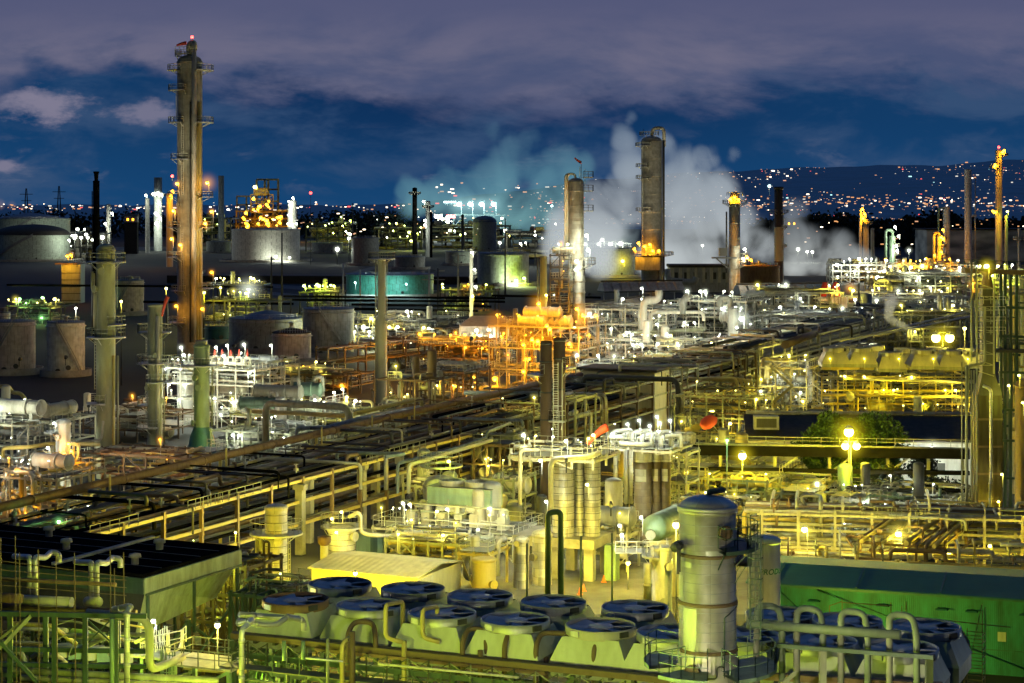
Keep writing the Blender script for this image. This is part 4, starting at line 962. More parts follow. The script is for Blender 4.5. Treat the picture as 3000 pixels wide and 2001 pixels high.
# yellow-green stair deck between it and the silver pipe
sd = 128; c0 = fb(620, 1940, sd); gp = thing('service_deck', 'yellow-green service deck with handrails and caged ladder in the lower left', 'platform', (c0.x, c0.y, 0), TH)
part('deck', MB().box((0, 0, c0.z), (5.2, 3.4, .14)), M['cream'], gp); part('deck', MB().box((-1.2, 3.0, c0.z - 1.2), (4.6, 2.2, .14)), M['yellow'], gp)
b = MB(); railing(b, [(-2.6, -1.7, c0.z), (2.6, -1.7, c0.z), (2.6, 1.7, c0.z), (-2.6, 1.7, c0.z), (-2.6, -1.7, c0.z)], 1.15, .06, 1.2); part('railing', b, M['olive'], gp)
b = MB()
for i in range(9): q = math.pi * i / 8; b.bar((-2.2 + .5 * math.cos(q), -1.9 - .6 * math.sin(q), 4), (-2.2 + .5 * math.cos(q), -1.9 - .6 * math.sin(q), c0.z + 1), .045)
for z in (5, 6.2, 7.4, 8.6): 
    pp = [(-2.2 + .5 * math.cos(math.pi * i / 8), -1.9 - .6 * math.sin(math.pi * i / 8), z) for i in range(9)]
    for p, q in zip(pp, pp[1:]): b.bar(p, q, .045)
part('ladder_cage', b, M['green'], gp)
for x in (-2.3, 2.3):
    for y in (-1.5, 1.5): part('leg', MB().bar((x, y, 0), (x, y, c0.z - .07), .26), M['green'], gp)
part('raker', MB().bar((-2.3, -1.5, c0.z - 2.6), (2.3, -1.5, c0.z - .1), .2), M['green'], gp)
street_lamp('bright lamp on a thin post above the yellow-green service deck', 637, 1832, 131, 'K', 750, 0, .2, zb=8)

unit('scaffold_bay', 'tangle of thin scaffold and small pipes right of the green hood', 560, 770, 160, 1650, 6, 4, 6, 2, 'brown', 'V', 2, 40, 0, 201, 160, pmats=('olive', 'brown', 'dark', 'beige'), cover=.25, brace=12, pr=(.05, .14), railm='olive')
unit('scaffold_bay', 'dark frames and pipes low behind the left end of the fan bank', 700, 900, 150, 1740, 5, 2, 5, 2, 'dgreen', 'V', 1, 30, 0, 202, 120, pmats=('olive', 'brown', 'dark', 'green'), cover=.2, brace=8, pr=(.05, .14), railm='olive')
unit('scaffold_bay', 'dark frames with pipes under the black roofed cooler house', 20, 430, 150, 1760, 8, 2, 7, 2, 'dgreen', 'V', 3, 40, 2, 203, 160, pmats=('olive', 'brown', 'dark', 'green'), cover=.2, brace=10, pr=(.06, .18), railm='olive')
# ================================================================ MIDDLE GROUND
# ---- the big rusty line and the main pipe way
AXV = Vector((.401, .916, 0)); AXU = Vector((.916, -.401, 0))
pr0 = Vector((-40.6, 178.7, 0)) - AXV * 22       # right foot line
pipe_rack('pipe_rack', 'dark near stretch of the broad pipe way with yellow lit edge beams', pr0, AXV, 17, 7, 13.5, (3.4, 6.0, 8.4), 'brown', .8, 21, beam='yellow', post=.38, pmats=('black', 'dark', 'black', 'dark', 'brown', 'dark'))
p1 = pr0 + AXV * 120.5
pipe_rack('pipe_rack', 'middle stretch of the broad pipe way right of the twin dark stacks', p1, AXV, 16, 8, 14.5, (4.2, 6.8, 9.4), 'brown', .85, 22, beam='olive', post=.36, pmats=('brown', 'dark', 'black', 'olive', 'dark', 'rust'))
p2 = p1 + AXV * 130
pipe_rack('pipe_rack', 'far stretch of the pipe way running to the upper right under silver pipes', p2, AXV, 18, 10, 16, (5, 8, 10.5), 'grey', .85, 23, beam='galv', post=.38, pmats=('galv', 'dark', 'dark', 'olive', 'dark'), rr_=(.2, .42))
a, b_ = W(-60, 1500, 10.5), W(1262, 1195, 10.5); u = (b_ - a)
t = pipe('fat rusty pipe running diagonally across the left half above the pipe way', [a, b_, b_ + AXV * 60], .47, M['rust'], 'main_pipe', fl=16)
for k in (.2, .43, .66, .8, .93):
    q = a + u * k; t2 = part('pipe_support', MB().add([], []).bar((q.x, q.y, 0), (q.x, q.y, 10.1), .35).bar(q + AXU * .8 + Vector((0, 0, -1.5)), q + AXU * .8 + Vector((0, 0, 1.0)), .2).bar(q - AXU * .3 + Vector((0, 0, -1.4)), q + AXU * .9 + Vector((0, 0, -1.4)), .2), M['yellow'], t, True)
# yellow lower beams and loops on the right flank of the pipe way
for py0, px0, px1, py1, z, w_, lab in ((1640, 330, 1240, 1345, 8.0, .3, 'upper yellow beam rail along the right flank of the dark pipe way'), (1560, 660, 1160, 1405, 5.6, .28, 'lower yellow beam rail along the right flank of the dark pipe way')):
    pass
for (pts, r, mt, lab) in (
    ([(448, 1500), (448, 1402, 1), (560, 1370, 1), (560, 1425)], .2, 'yellow', 'yellow portal pipe standing on the pipe way nearest the silver drum'),
    ([(250, 1595), (250, 1560, 1), (480, 1478, 1)], .18, 'yellow', 'yellow pipe sloping along the pipe way edge above the black roof')):
    d = 208; pipe(lab, [fb(p[0], p[1], d + (p[0] - 400) * .14) for p in pts], r, M[mt], 'portal_pipe', .5)
pipe('yellow pipe run with white elbow beside the exchanger deck', [fb(1040, 1212, 262), fb(1210, 1172, 285), fb(1235, 1172, 287), fb(1235, 1190, 287)], .3, M['yellow'], 'elbow_pipe')
pipe('blue-grey pipe run just under the yellow one beside the exchanger deck', [fb(870, 1280, 250), fb(870, 1255, 250), fb(960, 1252, 252), fb(1045, 1228, 262), fb(1230, 1192, 288)], .3, M['bluepaint'], 'elbow_pipe')
pipe('fat grey-green pipe arch standing before the white lit exchangers', [fb(778, 1310, 268), fb(778, 1180, 268), fb(1020, 1192, 262), fb(1027, 1260, 262)], .5, M['olive'], 'pipe_arch', 1.4)
pipe('olive yellow pipe under the grey-green pipe arch', [fb(740, 1205, 275), fb(1010, 1218, 268), fb(1020, 1205, 268)], .33, M['yellow'], 'cross_pipe')
pipe('pale blue pipe loop lying on top of the dark pipe way', [fb(990, 1360, 232), fb(985, 1325, 232), fb(1190, 1330, 226), fb(1130, 1338, 224)], .22, M['bluepaint'], 'pipe_loop')
pipe('silver pipe dropping from the pipe way to the yard by the drum column', [fb(1130, 1325, 228), fb(1130, 1435, 228)], .22, M['galv'], 'riser_pipe')
pipe('long blue-grey pipe lying on the dark pipe way at the left', [fb(580, 1420, 218), fb(575, 1395, 218), fb(640, 1402, 217), fb(790, 1418, 214)], .2, M['bluepaint'], 'pipe_loop')
pipe('tall blue and yellow pipe loop at the near side of the pipe way', [fb(1165, 1445, 222), fb(1165, 1358, 222), fb(1330, 1315, 238), fb(1425, 1282, 246), fb(1428, 1265, 246), fb(1495, 1240, 256)], .2, M['bluepaint'], 'pipe_loop')
pipe('olive pipe loop next to the blue one at the near side of the pipe way', [fb(1197, 1445, 222), fb(1197, 1362, 222), fb(1250, 1348, 226), fb(1440, 1290, 244)], .24, M['beige'], 'pipe_loop')
pipe('dark pipe arch over the pipe way behind the twin stacks', [fb(1708, 1140, 318), fb(1710, 1104, 318), fb(1985, 1112, 310), fb(1990, 1235, 306)], .42, M['dark'], 'pipe_arch', 1.5)
pipe('pair of pale pipes bending down right of the twin dark stacks, left one', [fb(1660, 1157, 285), fb(1762, 1162, 280), fb(1766, 1290, 280)], .24, M['band'], 'bent_pipe', 1.0)
pipe('pair of pale pipes bending down right of the twin dark stacks, right one', [fb(1660, 1152, 288), fb(1776, 1157, 283), fb(1780, 1300, 283)], .24, M['band'], 'bent_pipe', 1.0)
pipe('purple-grey duct lying flat behind the twin dark stacks', [fb(1360, 1150, 305), fb(1660, 1155, 300)], .35, M['bluepaint'], 'cross_pipe')
pipe('dim grey pipe lying across the pipe way at the middle', [fb(1325, 1235, 268), fb(1330, 1225, 268), fb(1530, 1232, 260), fb(1532, 1250, 260)], .2, M['bluepaint'], 'pipe_loop')
pipe('flat silver pipe over the steel trestle behind the pipe arch', [fb(1815, 1090, 330), fb(1815, 1068, 330), fb(2040, 1072, 326), fb(2045, 1080, 326)], .28, M['galv'], 'pipe_loop')
for k in range(4): pipe('yellow upright pipe with bent top beside the pipe way, %s of four from the left' % ('first', 'second', 'third', 'last')[k], [fb(2020 + k * 40, 1110 + k * 2, 330), fb(2160 + k * 14, 1107 + k * 2, 322), fb(2163 + k * 14, 1225, 322)], .3 - .03 * (k % 2), M['yellow'], 'bent_pipe', 1.5, 'yellow bent pipes beside the pipe way')

# ---- columns on the left
t = column('distillation_column', 'tallest column with platforms, red beacon and a red windsock on top', 'column', 556, 459, 73, 161, M['tower'], bands=0, noz=4, n=36, domeh=.55,
    plats=[(205, 150, 235, 2.4), (205, -60, 30, 2.8), (264, 160, 262, 2.2), (358, 150, 250, 2.2), (358, -60, 30, 2.8), (466, 190, 275, 1.6), (576, 150, 225, 2.4), (576, -50, 30, 2.6), (665, 150, 230, 2.4), (665, -50, 30, 2.8), (752, 150, 240, 2.4), (843, -50, 30, 2.8), (850, 170, 260, 1.5), (943, 150, 260, 2.4), (163, 120, 240, .6)],
    ladders=[(-112, 460, 365), (-112, 570, 470), (-115, 760, 670), (-112, 850, 760), (-160, 352, 268)], risers=[(-62, .3, .55, 130, 1000, 'cream'), (-78, .25, .16, 300, 1000, 'dark'), (-48, .35, .35, 372, 1000, 'yellow'), (-36, .4, .42, 300, 1000, 'yellow'), (-25, .35, .3, 585, 1000, 'cream'), (-70, .2, .22, 610, 1000, 'beige')])
tall = t; dT = 459
b = MB(); r = t['r']; part('vapour_pipe', MB().tube(fillet([(r * .47 + .1, -r * .9, Z(150, dT)), (r * .47 + .1, -r * .9, Z(128, dT)), (0, -.5, Z(128, dT)), (0, 0, Z(166, dT))], 1.2), .75, 12), M['olive'], t)
b = MB(); b.bar((.8, -1.5, Z(130, dT)), (.8, -1.5, Z(112, dT)), .12); bp = part('beacon_mast', b, M['galv'], t); part('beacon', MB().ball((.8, -1.5, Z(110, dT)), .38, 10, 6), BM['R_'], bp)
part('top_platform', MB().box((-1.6, -1, Z(158, dT)), (3.2, 2.4, .2)), M['galv'], t); b = MB(); railing(b, [(-3.2, -2.2, Z(158, dT)), (0, -2.2, Z(158, dT))], 1.6, .1, 1.1); part('railing', b, M['rail'], t)
windsock('red windsock flying on top of the tallest column', 546, 126, 457, Z(158, 459), 2.4, -1, 'windsocks', -.12)
for px, py, c, p_, hz in ((518, 538, 'O', 320, 0), (607, 536, 'O', 500, 2.8), (508, 618, 'O', 600, 2.2), (620, 620, 'O', 300, 0), (503, 700, 'O', 620, 0), (620, 798, 'O', 200, 0), (515, 897, 'O', 800, 0), (527, 718, 'O', 700, 0), (600, 655, 'O', 500, 0), (592, 905, 'O', 250, 0)):
    p_ *= .24; hz = (hz or 1.2) * 1.5
    lamp(tall, (((px - 1500) / F * (dT - 5)), dT - 5 if px < 515 or px > 600 else dT - 4.6, Z(py, dT - 5)), c, p_, 2.2, .42, hz)
bp = part('marker_lamp', MB().bar((-4.2, -.5, Z(530, dT)), (-4.2, -.5, Z(518, dT)), .12), M['galv'], t); part('beacon', MB().ball((-4.2, -.5, Z(516, dT)), .34, 10, 6), BM['R_'], bp)
for x, y, z, p_ in ((-110, 420, 6, 26000), (-60, 405, 10, 30000), (-95, 400, 8, 16000)): added_flood(tall, (x, y, z), (tall.location.x, dT, 44 if p_ > 2e4 else 62), 'N', p_ * 3, 30)  # added spots that lift the upper part of the tallest column
flare = column('flare_stack', 'thin black flare stack against the sky left of the tallest column', 'stack', 282, 560, 19, 528, M['black'], domeh=.3, noz=0)
part('flare_tip', MB().lathe([(.55, Z(528, 560) - .2), (.7, Z(510, 560)), (1.0, Z(503, 560)), (.6, Z(502, 560))], 14), M['black'], flare); part('riser_pipe', MB().tube([(-1.15, -.3, 0), (-1.15, -.3, Z(560, 560))], .16, 6), M['dark'], flare)
dC = 277; c3 = column('column', 'pale green column with two white railed platforms left of the tallest one', 'column', 310, dC, 55, 714, M['sage'], n=32, domeh=.6, bands=0, plats=[(766, 0, 360, 1.5), (950, -70, 45, 1.5), (986, -200, 20, 1.5), (1178, 170, 280, 1.5)],
    ladders=[(10, 900, 770), (170, 1140, 1000)], risers=[(20, .35, .16, 1043, 1340, 'olive'), (-165, .3, .14, 800, 960, 'cream'), (-35, .25, .2, 1040, 1380, 'yellow')])
overhead(c3, [(-1.9, -.6, Z(795, dC)), (-1.9, -.6, Z(845, dC)), (-1.35, -.5, Z(866, dC)), (-1.35, -.5, Z(1000, dC))], .22, M['olive'])
r = c3['r']; part('platform_beam', MB().lathe([(r, Z(772, dC)), (r + 1.5, Z(770, dC)), (r + 1.5, Z(768, dC)), (r, Z(768, dC))], 24), M['galv'], c3)
overhead(c3, [(0, -1.7, Z(1230, dC)), (-.3, -1.8, Z(1285, dC)), (-4, -2, Z(1288, dC))], .2, M['cream'])
dC = 301; c4 = column('column', 'slimmer pale column with a front downpipe between the green columns', 'column', 454, dC, 43, 889, M['sage'], n=28, domeh=.15, plats=[(972, 120, 210, 1.6), (972, -40, 45, 1.4), (1062, 90, 350, 1.7), (1117, -110, 20, 1.6), (1185, 130, 220, 1.6), (1248, 150, 290, 1.8)],
    ladders=[(175, 1060, 980), (175, 1240, 1120)], risers=[(-62, .3, .34, 925, 1336, 'cream'), (0, .3, .1, 1000, 1336, 'olive')])
windsock('red windsock hanging on the slimmer pale column left of the tallest', 492, 868, 300, Z(960, 300), 1.6, -.6, 'windsocks', -1.0)
dC = 303; c5 = column('column', 'dark blue-green column flaring at its foot left of the white lit unit', 'column', 591, dC, 46, 1004, M['sage2'], n=32, domeh=.35, plats=[(1068, -190, 10, 2.2)], risers=[(10, .4, .16, 1075, 1250, 'olive')], ladders=[(-150, 1200, 1070)])
r = c5['r']; zc = Z(1250, dC); part('flared_skirt', MB().lathe([(r * 1.01, zc), (r * 1.5, zc - 1.6), (r * 1.9, zc - 4.5), (r * 1.95, 0)], 28), M['teal'], c5)
part('top_nozzle', MB().tube([(-.9, -.2, Z(1006, dC)), (.9, -.2, Z(1006, dC))], .55, 14), M['olive'], c5)
dC = 383; c7 = column('column', 'tall slender bare column with a cage top right of the storage tanks', 'column', 1118, dC, 24, 756, M['beige'], n=24, domeh=.2, noz=1, plats=[(757, 0, 360, 1.9), (935, -60, 50, 2.0)], ladders=[(10, 930, 765)], risers=[(180, .35, .16, 760, 1180, 'beige')])
part('lower_shell', MB().lathe([(.94, Z(930, dC)), (1.1, Z(945, dC)), (1.1, 0)], 24), M['beige'], c7)
dC = 261; c6 = column('vessel', 'white lit vessel with orange glow and ring platform at the left edge', 'vessel', 185, dC, 43, 1226, M['white'], n=32, domeh=.5, plats=[(1263, 110, 250, 1.6), (1382, 0, 360, 2.2), (1348, 180, 250, 1.8)], risers=[(0, .5, .12, 1300, 1380, 'yellow')])
overhead(c6, [(1.1, -.4, Z(1300, dC)), (2.2, -.4, Z(1300, dC)), (2.2, -.4, Z(1340, dC)), (1.4, -.9, Z(1362, dC))], .22, M['yellow'])
overhead(c6, [(.9, -1, Z(1352, dC)), (3.8, -1, Z(1358, dC)), (4.2, -1, Z(1352, dC))], .24, M['yellow'])
for px, py, c, p_ in ((208, 1322, 'O', 500), (200, 1300, 'O', 360), (158, 1240, 'W', 700), (140, 1312, 'W', 800), (75, 1430, 'W', 700), (250, 1425, 'W', 600)):
    lamp(c6, D(px, py, dC - 2.2), c, p_, 1.4, .2)
# ---- left edge process units
un = unit('process_unit', 'white and orange lit process deck at the left edge beside the white vessel', -60, 160, 268, 1240, 16, 3, 4, 3, 'beige', 'WWO', 6, 16, 4, 31, 420, pmats=('cream', 'yellow', 'beige', 'galv'), cover=.7)
pipe('yellow pipe arch above the left edge process deck', [fb(-30, 1135, 285), fb(25, 1130, 285), fb(35, 1150, 285), fb(60, 1152, 284), fb(75, 1170, 284), fb(75, 1200, 284), fb(52, 1188, 284), fb(52, 1208, 284)], .3, M['yellow'], 'pipe_arch')
pipe('yellow pipe lying level before the left edge process deck', [fb(8, 1340, 262), fb(8, 1312, 262), fb(90, 1310, 262), fb(140, 1300, 264), fb(290, 1302, 270)], .3, M['yellow'], 'level_pipe')
unit('process_unit', 'dim brown steel platform behind the pale green columns', 215, 520, 320, 1215, 14, 2, 5, 2, 'brown', 'O', 2, 14, 3, 32, 500, pmats=('beige', 'brown', 'olive'))
unit('process_unit', 'low pipe deck between the pale green columns and the rusty line', 250, 620, 262, 1330, 10, 2, 5, 2, 'brown', 'O', 1, 16, 2, 33, 260, pmats=('yellow', 'rust', 'olive', 'beige'), cover=.3)
drum(un, (2, -5, Z(1205, 265)), 1.1, 7, 0, M['cream'])
# ---- white lit exchanger unit
un = unit('exchanger_unit', 'brilliant white lit unit with exchangers and red capped pipe loops on its roof deck', 505, 812, 338, 1078, 16, 4, 5, 3, 'cream', 'W', 14, 34, 7, 34, 560, pmats=('white', 'cream', 'galv', 'olive'), cover=.75)
zt = un['zt']
for k in range(5):
    x = -un['w'] * .02 + k * 1.75 + (-.2 if k else 0); part('pipe_loop', MB().tube(fillet([(x, -6, zt), (x, -6, zt + 1.9), (x + 1.2, -6, zt + 1.9), (x + 1.2, -6, zt)], .5), .26, 9), M['cream'], un)
    part('relief_valve', MB().lathe([(.22, zt + 1.9), (.22, zt + 2.8), (.1, zt + 3.1), (.01, zt + 3.4)], 8, (x + .6, -6, 0)), M['red'], un)
Mx = Matrix.Translation(un.location) @ Matrix.Rotation(TH, 4, 'Z')
for px, py in ((632, 1018), (665, 1012), (714, 1010), (793, 1012), (530, 1018), (538, 1040)): lamp(un, D(px, py, 330), 'W', 560, 2.4, .24, 1.3 if px in (714, 530) else 0)
wd = column('white_drum', 'bright white drum tank under the foot of the tallest column', 'tank', 545, 345, 52, 1060, M['white'], domeh=.2, noz=0, plats=[(1062, 60, 300, 1.6)])
ex = unit('exchanger_deck', 'long exchanger deck with fat pale horizontal shells right of the white lit unit', 700, 1010, 296, 1215, 12, 2, 5, 2, 'olive', 'WK', 7, 18, 3, 35, 520, pmats=('cream', 'olive', 'white'), cover=.8)
zt = ex['zt']
for px, py, l, rr__, mt in ((815, 1147, 7.5, 1.0, 'beige'), (900, 1140, 4.6, 1.05, 'green'), (760, 1180, 6, .9, 'green'), (880, 1195, 6, 1.0, 'olive')):
    p = D(px, py, 292); e = thing('heat_exchanger', 'fat %s horizontal exchanger shell on the deck, %s' % ({'beige': 'beige', 'green': 'green', 'olive': 'olive'}[mt], {815: 'long one on the left with rusty end', 900: 'short one at the right end', 760: 'dim one behind the grey pipe arch', 880: 'one hidden low behind the arch'}[px]), 'heat exchanger', (p.x, p.y, 0), TH + .12, 'exchanger shells on the deck')
    drum(e, (0, 0, p.z), rr__, l, 0, M[mt], 'shell'); part('nozzle', MB().tube(fillet([(l * .3, 0, p.z + rr__ * .8), (l * .3, 0, p.z + rr__ + .9), (l * .3 + 1.2, 0, p.z + rr__ + .9), (l * .3 + 1.2, 0, p.z - 1)], .5), .3, 10), M['cream'], e)
    for x in (-l * .3, l * .3): part('leg', MB().bar((x, 0, 0), (x, 0, p.z - rr__), .5), M['olive'], e)
b = MB(); railing(b, [fb(955, 1185, 290), fb(1016, 1172, 292)], 1.1, .08, 1.2); part('railing', b, M['white'], ex, True)
for px, py in ((978, 1150), (1003, 1140), (922, 1172), (948, 1180)): lamp(ex, D(px, py, 289), 'W', 420, 1.5, .2)
for x, y, tx in ((95, 1180, 60), (260, 1190, 193)): added_flood(c3, D(x, y, 300), ((tx - 1500) / F * 460, 460, 8), 'N', 5200, 60, .3)  # added spots that brighten the storage tanks
# ---- storage tanks, left and middle
tank('leftmost pale storage tank with a spiral stair, cut by the left edge', 40, 1100, 124, 942, M['pink'], M['tanktop'], rise=.1)
tank('pale upright storage tank with a spiral stair beside the pale green column', 193, 1105, 109, 945, M['tank'], M['tanktop'], rise=.1, stair=-1)
tank('small white tank behind the leftmost storage tank', 10, 1010, 40, 916, M['tank'], M['tanktop'], stair=0)
tank('dim brownish tank behind the pale green column', 380, 925, 82, 822, M['pink'], M['tanktop'], rise=.1)
tank('grey domed storage tank left of the pink one', 785, 1035, 228, 932, M['tankd'], M['tanktop'], 'cone', .22)
tank('big blue-grey storage tank with a dark diagonal stair behind the pink one', 962, 1050, 150, 905, M['tankd'], M['tanktop'], 'cone', .12, stair=-1)
tank('small pinkish storage tank with a cone roof before the grey tanks', 854, 1068, 114, 975, M['pink'], M['roof'], 'cone', .3, stair=0)
tank('blue tank glimpsed right of the tallest column', 640, 1010, 80, 955, M['teal'], M['tanktop'], stair=0)
tank('wide pale green storage tank at the far left edge', 90, 760, 226, 640, M['tankg'], M['tanktop'], 'cone', .16, d=1700)
tank('domed grey-green tank in front of the wide pale one at the left edge', 95, 766, 216, 688, M['tankg'], M['roof'], 'dome', .28, stair=1)
for nm in bpy.data.objects:
    if nm.get('label') == 'wide pale green storage tank at the far left edge': lamp(nm, D(212, 690, 1640), 'W', 16000, 4, 1.2, 6); lamp(nm, D(120, 690, 1690), 'W', 0, 4, .4, lightit=False)
t = tank('big white storage tank with floodlit foot left of centre', 779, 768, 198, 672, M['tank'], M['tank'], 'cone', .04, stair=0)
for px, py, p_ in ((808, 752, 3600), (848, 755, 2000)): lamp(t, D(px, py, gd(768) - 6), 'W', p_, .6, .9)
tank('small grey tank beyond the teal one', 1070, 778, 80, 697, M['tankd'], M['tanktop'], 'cone', .05, stair=0)
t = tank('low wide teal storage tank right of the slender column', 1142, 872, 256, 803, M['tteal'], M['tanktop'], 'cone', .05, stair=0)
for px, py in ((1040, 842), (1110, 846), (1190, 846)): lamp(t, D(px, py - 14, gd(872) - 9), 'C', 2200, 3, .35)
t = tank('grey-green storage tank with lamps at its right side behind the middle', 1474, 838, 150, 742, M['tankg'], M['tanktop'], 'cone', .04, stair=0)
lamp(t, D(1535, 815, gd(838) - 4), 'V', 3600, 3, .7); lamp(t, D(1512, 822, gd(838) - 5), 'W', 4000, 3, .7, 3)
t = tank('hazy yellow-green tank between the two middle towers', 1795, 815, 130, 728, M['tankg'], M['tanktop'], 'cone', .04, stair=0, d=1060)
lamp(t, D(1824, 765, 1040), 'Y', 3500, 3, .9, 10)
tank('small dark tank by the two middle columns with rounded roof', 1420, 690, 70, 650, M['tankd'], M['tanktop'], 'dome', .5, stair=0, d=1700)
# small lit building (teal yellow) behind column
t = thing('panel_building', 'narrow ribbed building lit yellow behind the pale green column', 'building', (*fb(208, 860, 780).xy, 0), 0); dB = 780
part('wall', MB().box((0, 4, Z(775, dB) / 2), (m(56, dB), 8, Z(775, dB))), ribbed('panel_wall', (.40, .48, .40), 0, 1.0), t); part('roof', MB().box((-2, 4, Z(773, dB)), (m(66, dB), 9, .5)), M['brown'], t)
for k in range(5): part('wall_band', MB().box((0, -.05, Z(800 + 20 * k, dB)), (m(56, dB), .1, .25)), M['dark'], t)
lamp(t, D(220, 895, dB - 5), 'V', 1500, 2, .5); lamp(t, D(207, 747, dB - 4), 'O', 1000, 2, .6, 3); lamp(t, D(196, 750, dB - 5), 'O', 1600, 2, .5)

for px, d, z, tgt, c, p_ in ((250, 250, 3, (310, 277, 18), 'N', 2600), (350, 255, 3, (310, 277, 26), 'K', 2600), (420, 275, 3, (454, 301, 16), 'N', 2400), (560, 280, 3, (591, 303, 12), 'V', 2600), (1090, 350, 6, (1118, 383, 20), 'K', 3600)):
    added_flood({310: c3, 454: c4, 591: c5, 1118: c7}[tgt[0]], ((px - 1500) / F * d, d, z), ((tgt[0] - 1500) / F * tgt[1], tgt[1], tgt[2]), c, p_ * 2.2, 50, .3)  # added spots to brighten the shells
unit('pipe_deck', 'low white lit pipe deck under the rusty line right of the flared column', 640, 900, 285, 1262, 10, 2, 5, 2, 'olive', 'W', 6, 30, 4, 36, 300, pmats=('cream', 'olive', 'galv', 'dark'), cover=.4)
unit('pipe_deck', 'low pipe deck with white lamps right of the exchanger deck', 905, 1110, 315, 1210, 12, 2, 5, 2, 'olive', 'WK', 5, 26, 3, 37, 300, pmats=('cream', 'olive', 'beige', 'dark'), cover=.4)
unit('pipe_deck', 'bright white lit pipe deck low at the left edge', -40, 230, 232, 1395, 10, 1, 5, 2, 'cream', 'WWO', 6, 22, 3, 38, 420, pmats=('white', 'cream', 'yellow', 'galv'), cover=.6)
# ================================================================ CENTRE AND RIGHT, MIDDLE DISTANCE
# ---- concrete yard and roads
def sheet(name, pts, mat, z):
    b = MB(); b.add([(p[0], p[1], z) for p in pts], [tuple(range(len(pts)))]); return tag(part(name, b, mat), kind='structure')
yard = paint('yard_concrete', (.13, .12, .085), .85, 0, .65, .3, False)
sheet('yard', [W(880, 1800), W(2300, 1800), W(2250, 1660), W(1700, 1640), W(1400, 1620), W(1000, 1640), W(880, 1700)], yard, .008)
sheet('yard', [fb(2100, 0, 222).xy, fb(3050, 0, 222).xy, fb(3050, 0, 285).xy, fb(2250, 0, 300).xy], yard, .004)
sheet('yard', [loc2w(tb, (30, -7, 0)), loc2w(tb, (48, -7, 0)), loc2w(tb, (48, 12, 0)), loc2w(tb, (30, 12, 0))], yard, .012)
road = paint('road_asphalt', (.10, .10, .095), .8, 0, .3, .2, False)
sheet('road', [W(560, 815), W(880, 838), W(1110, 776), W(1120, 782), W(900, 850), W(560, 826)], road, .01)
sheet('road', [W(200, 724), W(700, 722), W(1900, 742), W(1900, 748), W(700, 730), W(200, 734)], road, .01)
sheet('road', [W(740, 850), W(1000, 874), W(1000, 880), W(740, 860)], road, .01)
# ---- small silver column at the fan bank's left and the drum column
dC = 196; t = column('column', 'small silver banded column with a black ring platform left of the corrugated building', 'column', 809, dC, 66, 1476, M['band'], domeh=.25, noz=1, n=36, plats=[(1560, 60, 395, 1.6)], risers=[(195, .4, .22, 1560, 1720, 'olive'), (172, .8, .28, 1560, 1720, 'olive')], ladders=[(-10, 1700, 1560)])
for i in range(9): z = Z(1690 - 23 * i, dC); r = t['r']; part('strap', MB().lathe([(r, z - .03), (r + .03, z), (r, z + .03)], 30), M['dark'], t)
for a in (-110, -60, 20): light(t, Vector((t.location.x + 2.6, dC - 1.2, 1.2)), 'Y', 260, .2) if a == 20 else None
dC = 213; t = column('drum_column', 'short fat banded drum with a brilliantly lit yellow platform before the corrugated building', 'column', 1002, dC, 80, 1540, M['cream'], domeh=.2, noz=1, n=32, plats=[(1540, 0, 360, .9)])
for i in range(6): z = Z(1625 - 16 * i, dC); r = t['r']; part('strap', MB().lathe([(r, z - .03), (r + .03, z), (r, z + .03)], 30), M['dark'], t)
for px, py in ((972, 1520), (1000, 1500), (985, 1560)): lamp(t, D(px, py, dC - 2.2), 'K', 560, 1.4, .16)
overhead(t, [(.8, -.6, Z(1512, dC)), (1.9, -.8, Z(1498, dC)), (2.2, -.9, Z(1510, dC)), (2.2, -.9, Z(1555, dC)), (3.2, -1.2, Z(1562, dC)), (9.5, -1, Z(1570, dC))], .24, M['cream'])
q = W(1095, 1614); e = thing('storage_box', 'small green storage container on the yard behind the corrugated building', 'container', q, TH); part('body', MB().box((0, 0, 1.1), (3.4, 2.2, 2.2)), M['green'], e); part('roof', MB().box((0, 0, 2.25), (3.6, 2.4, .1)), M['grey'], e); part('door', MB().box((.6, -1.12, 1.0), (.9, .06, 1.8)), M['dgreen'], e)
# concrete posts of the pipe way above the yard
for k, (px, py) in enumerate(((905, 1590), (1060, 1552), (1100, 1520), (880, 1625), (1170, 1500))):
    q = W(px, py); h = 7.5; e = thing('concrete_column', '%s square concrete column under the pipe way behind the drum column' % ('second nearest', 'middle', 'fourth', 'nearest', 'farthest')[k], 'column', q, TH, 'concrete columns under the pipe way')
    part('shaft', MB().box((0, 0, h / 2), (.9, .9, h)), M['conc'], e); part('corbel', MB().box((0, 0, h + .3), (1.4, 1.1, .6)), M['conc'], e)
# ---- compressor deck
un = unit('compressor_deck', 'white lit raised compressor deck with pale pipes and railings in the centre', 1120, 1560, 214, 1556, 9, 1, 6, 2, 'cream', 'WK', 5, 16, 4, 41, 420, pmats=('white', 'cream', 'dark', 'galv'), cover=1, pr=(.08, .22), railm='white')
zt = un['zt']; Mx = Matrix.Translation(un.location) @ Matrix.Rotation(TH, 4, 'Z')
rr = random.Random(8)
for k in range(7):
    x = -5 + k * 1.9; part('machine', MB().box((x, rr.uniform(-2.5, 1), zt + .8), (1.0, 1.4, 1.5)).lathe([(.4, 1.5 + zt), (.4, zt + 2.3)] + dome(.4, .2, zt + 2.3)[1:], 12, (x, rr.uniform(-2, 1), 0)), M[rr.choice(('white', 'cream', 'galv', 'white'))], un)
drum(un, (0.5, -1, zt + 2.0), .42, 5.2, 0, M['white'])
for k in range(8):
    pts = route(rr, (-8, -3.5, zt + .3), (9, 3, zt + 3.6), 4); part('pipe', MB().tube(fillet(pts, .35), rr.uniform(.07, .16), 8), M[rr.choice(('white', 'cream', 'olive'))], un)
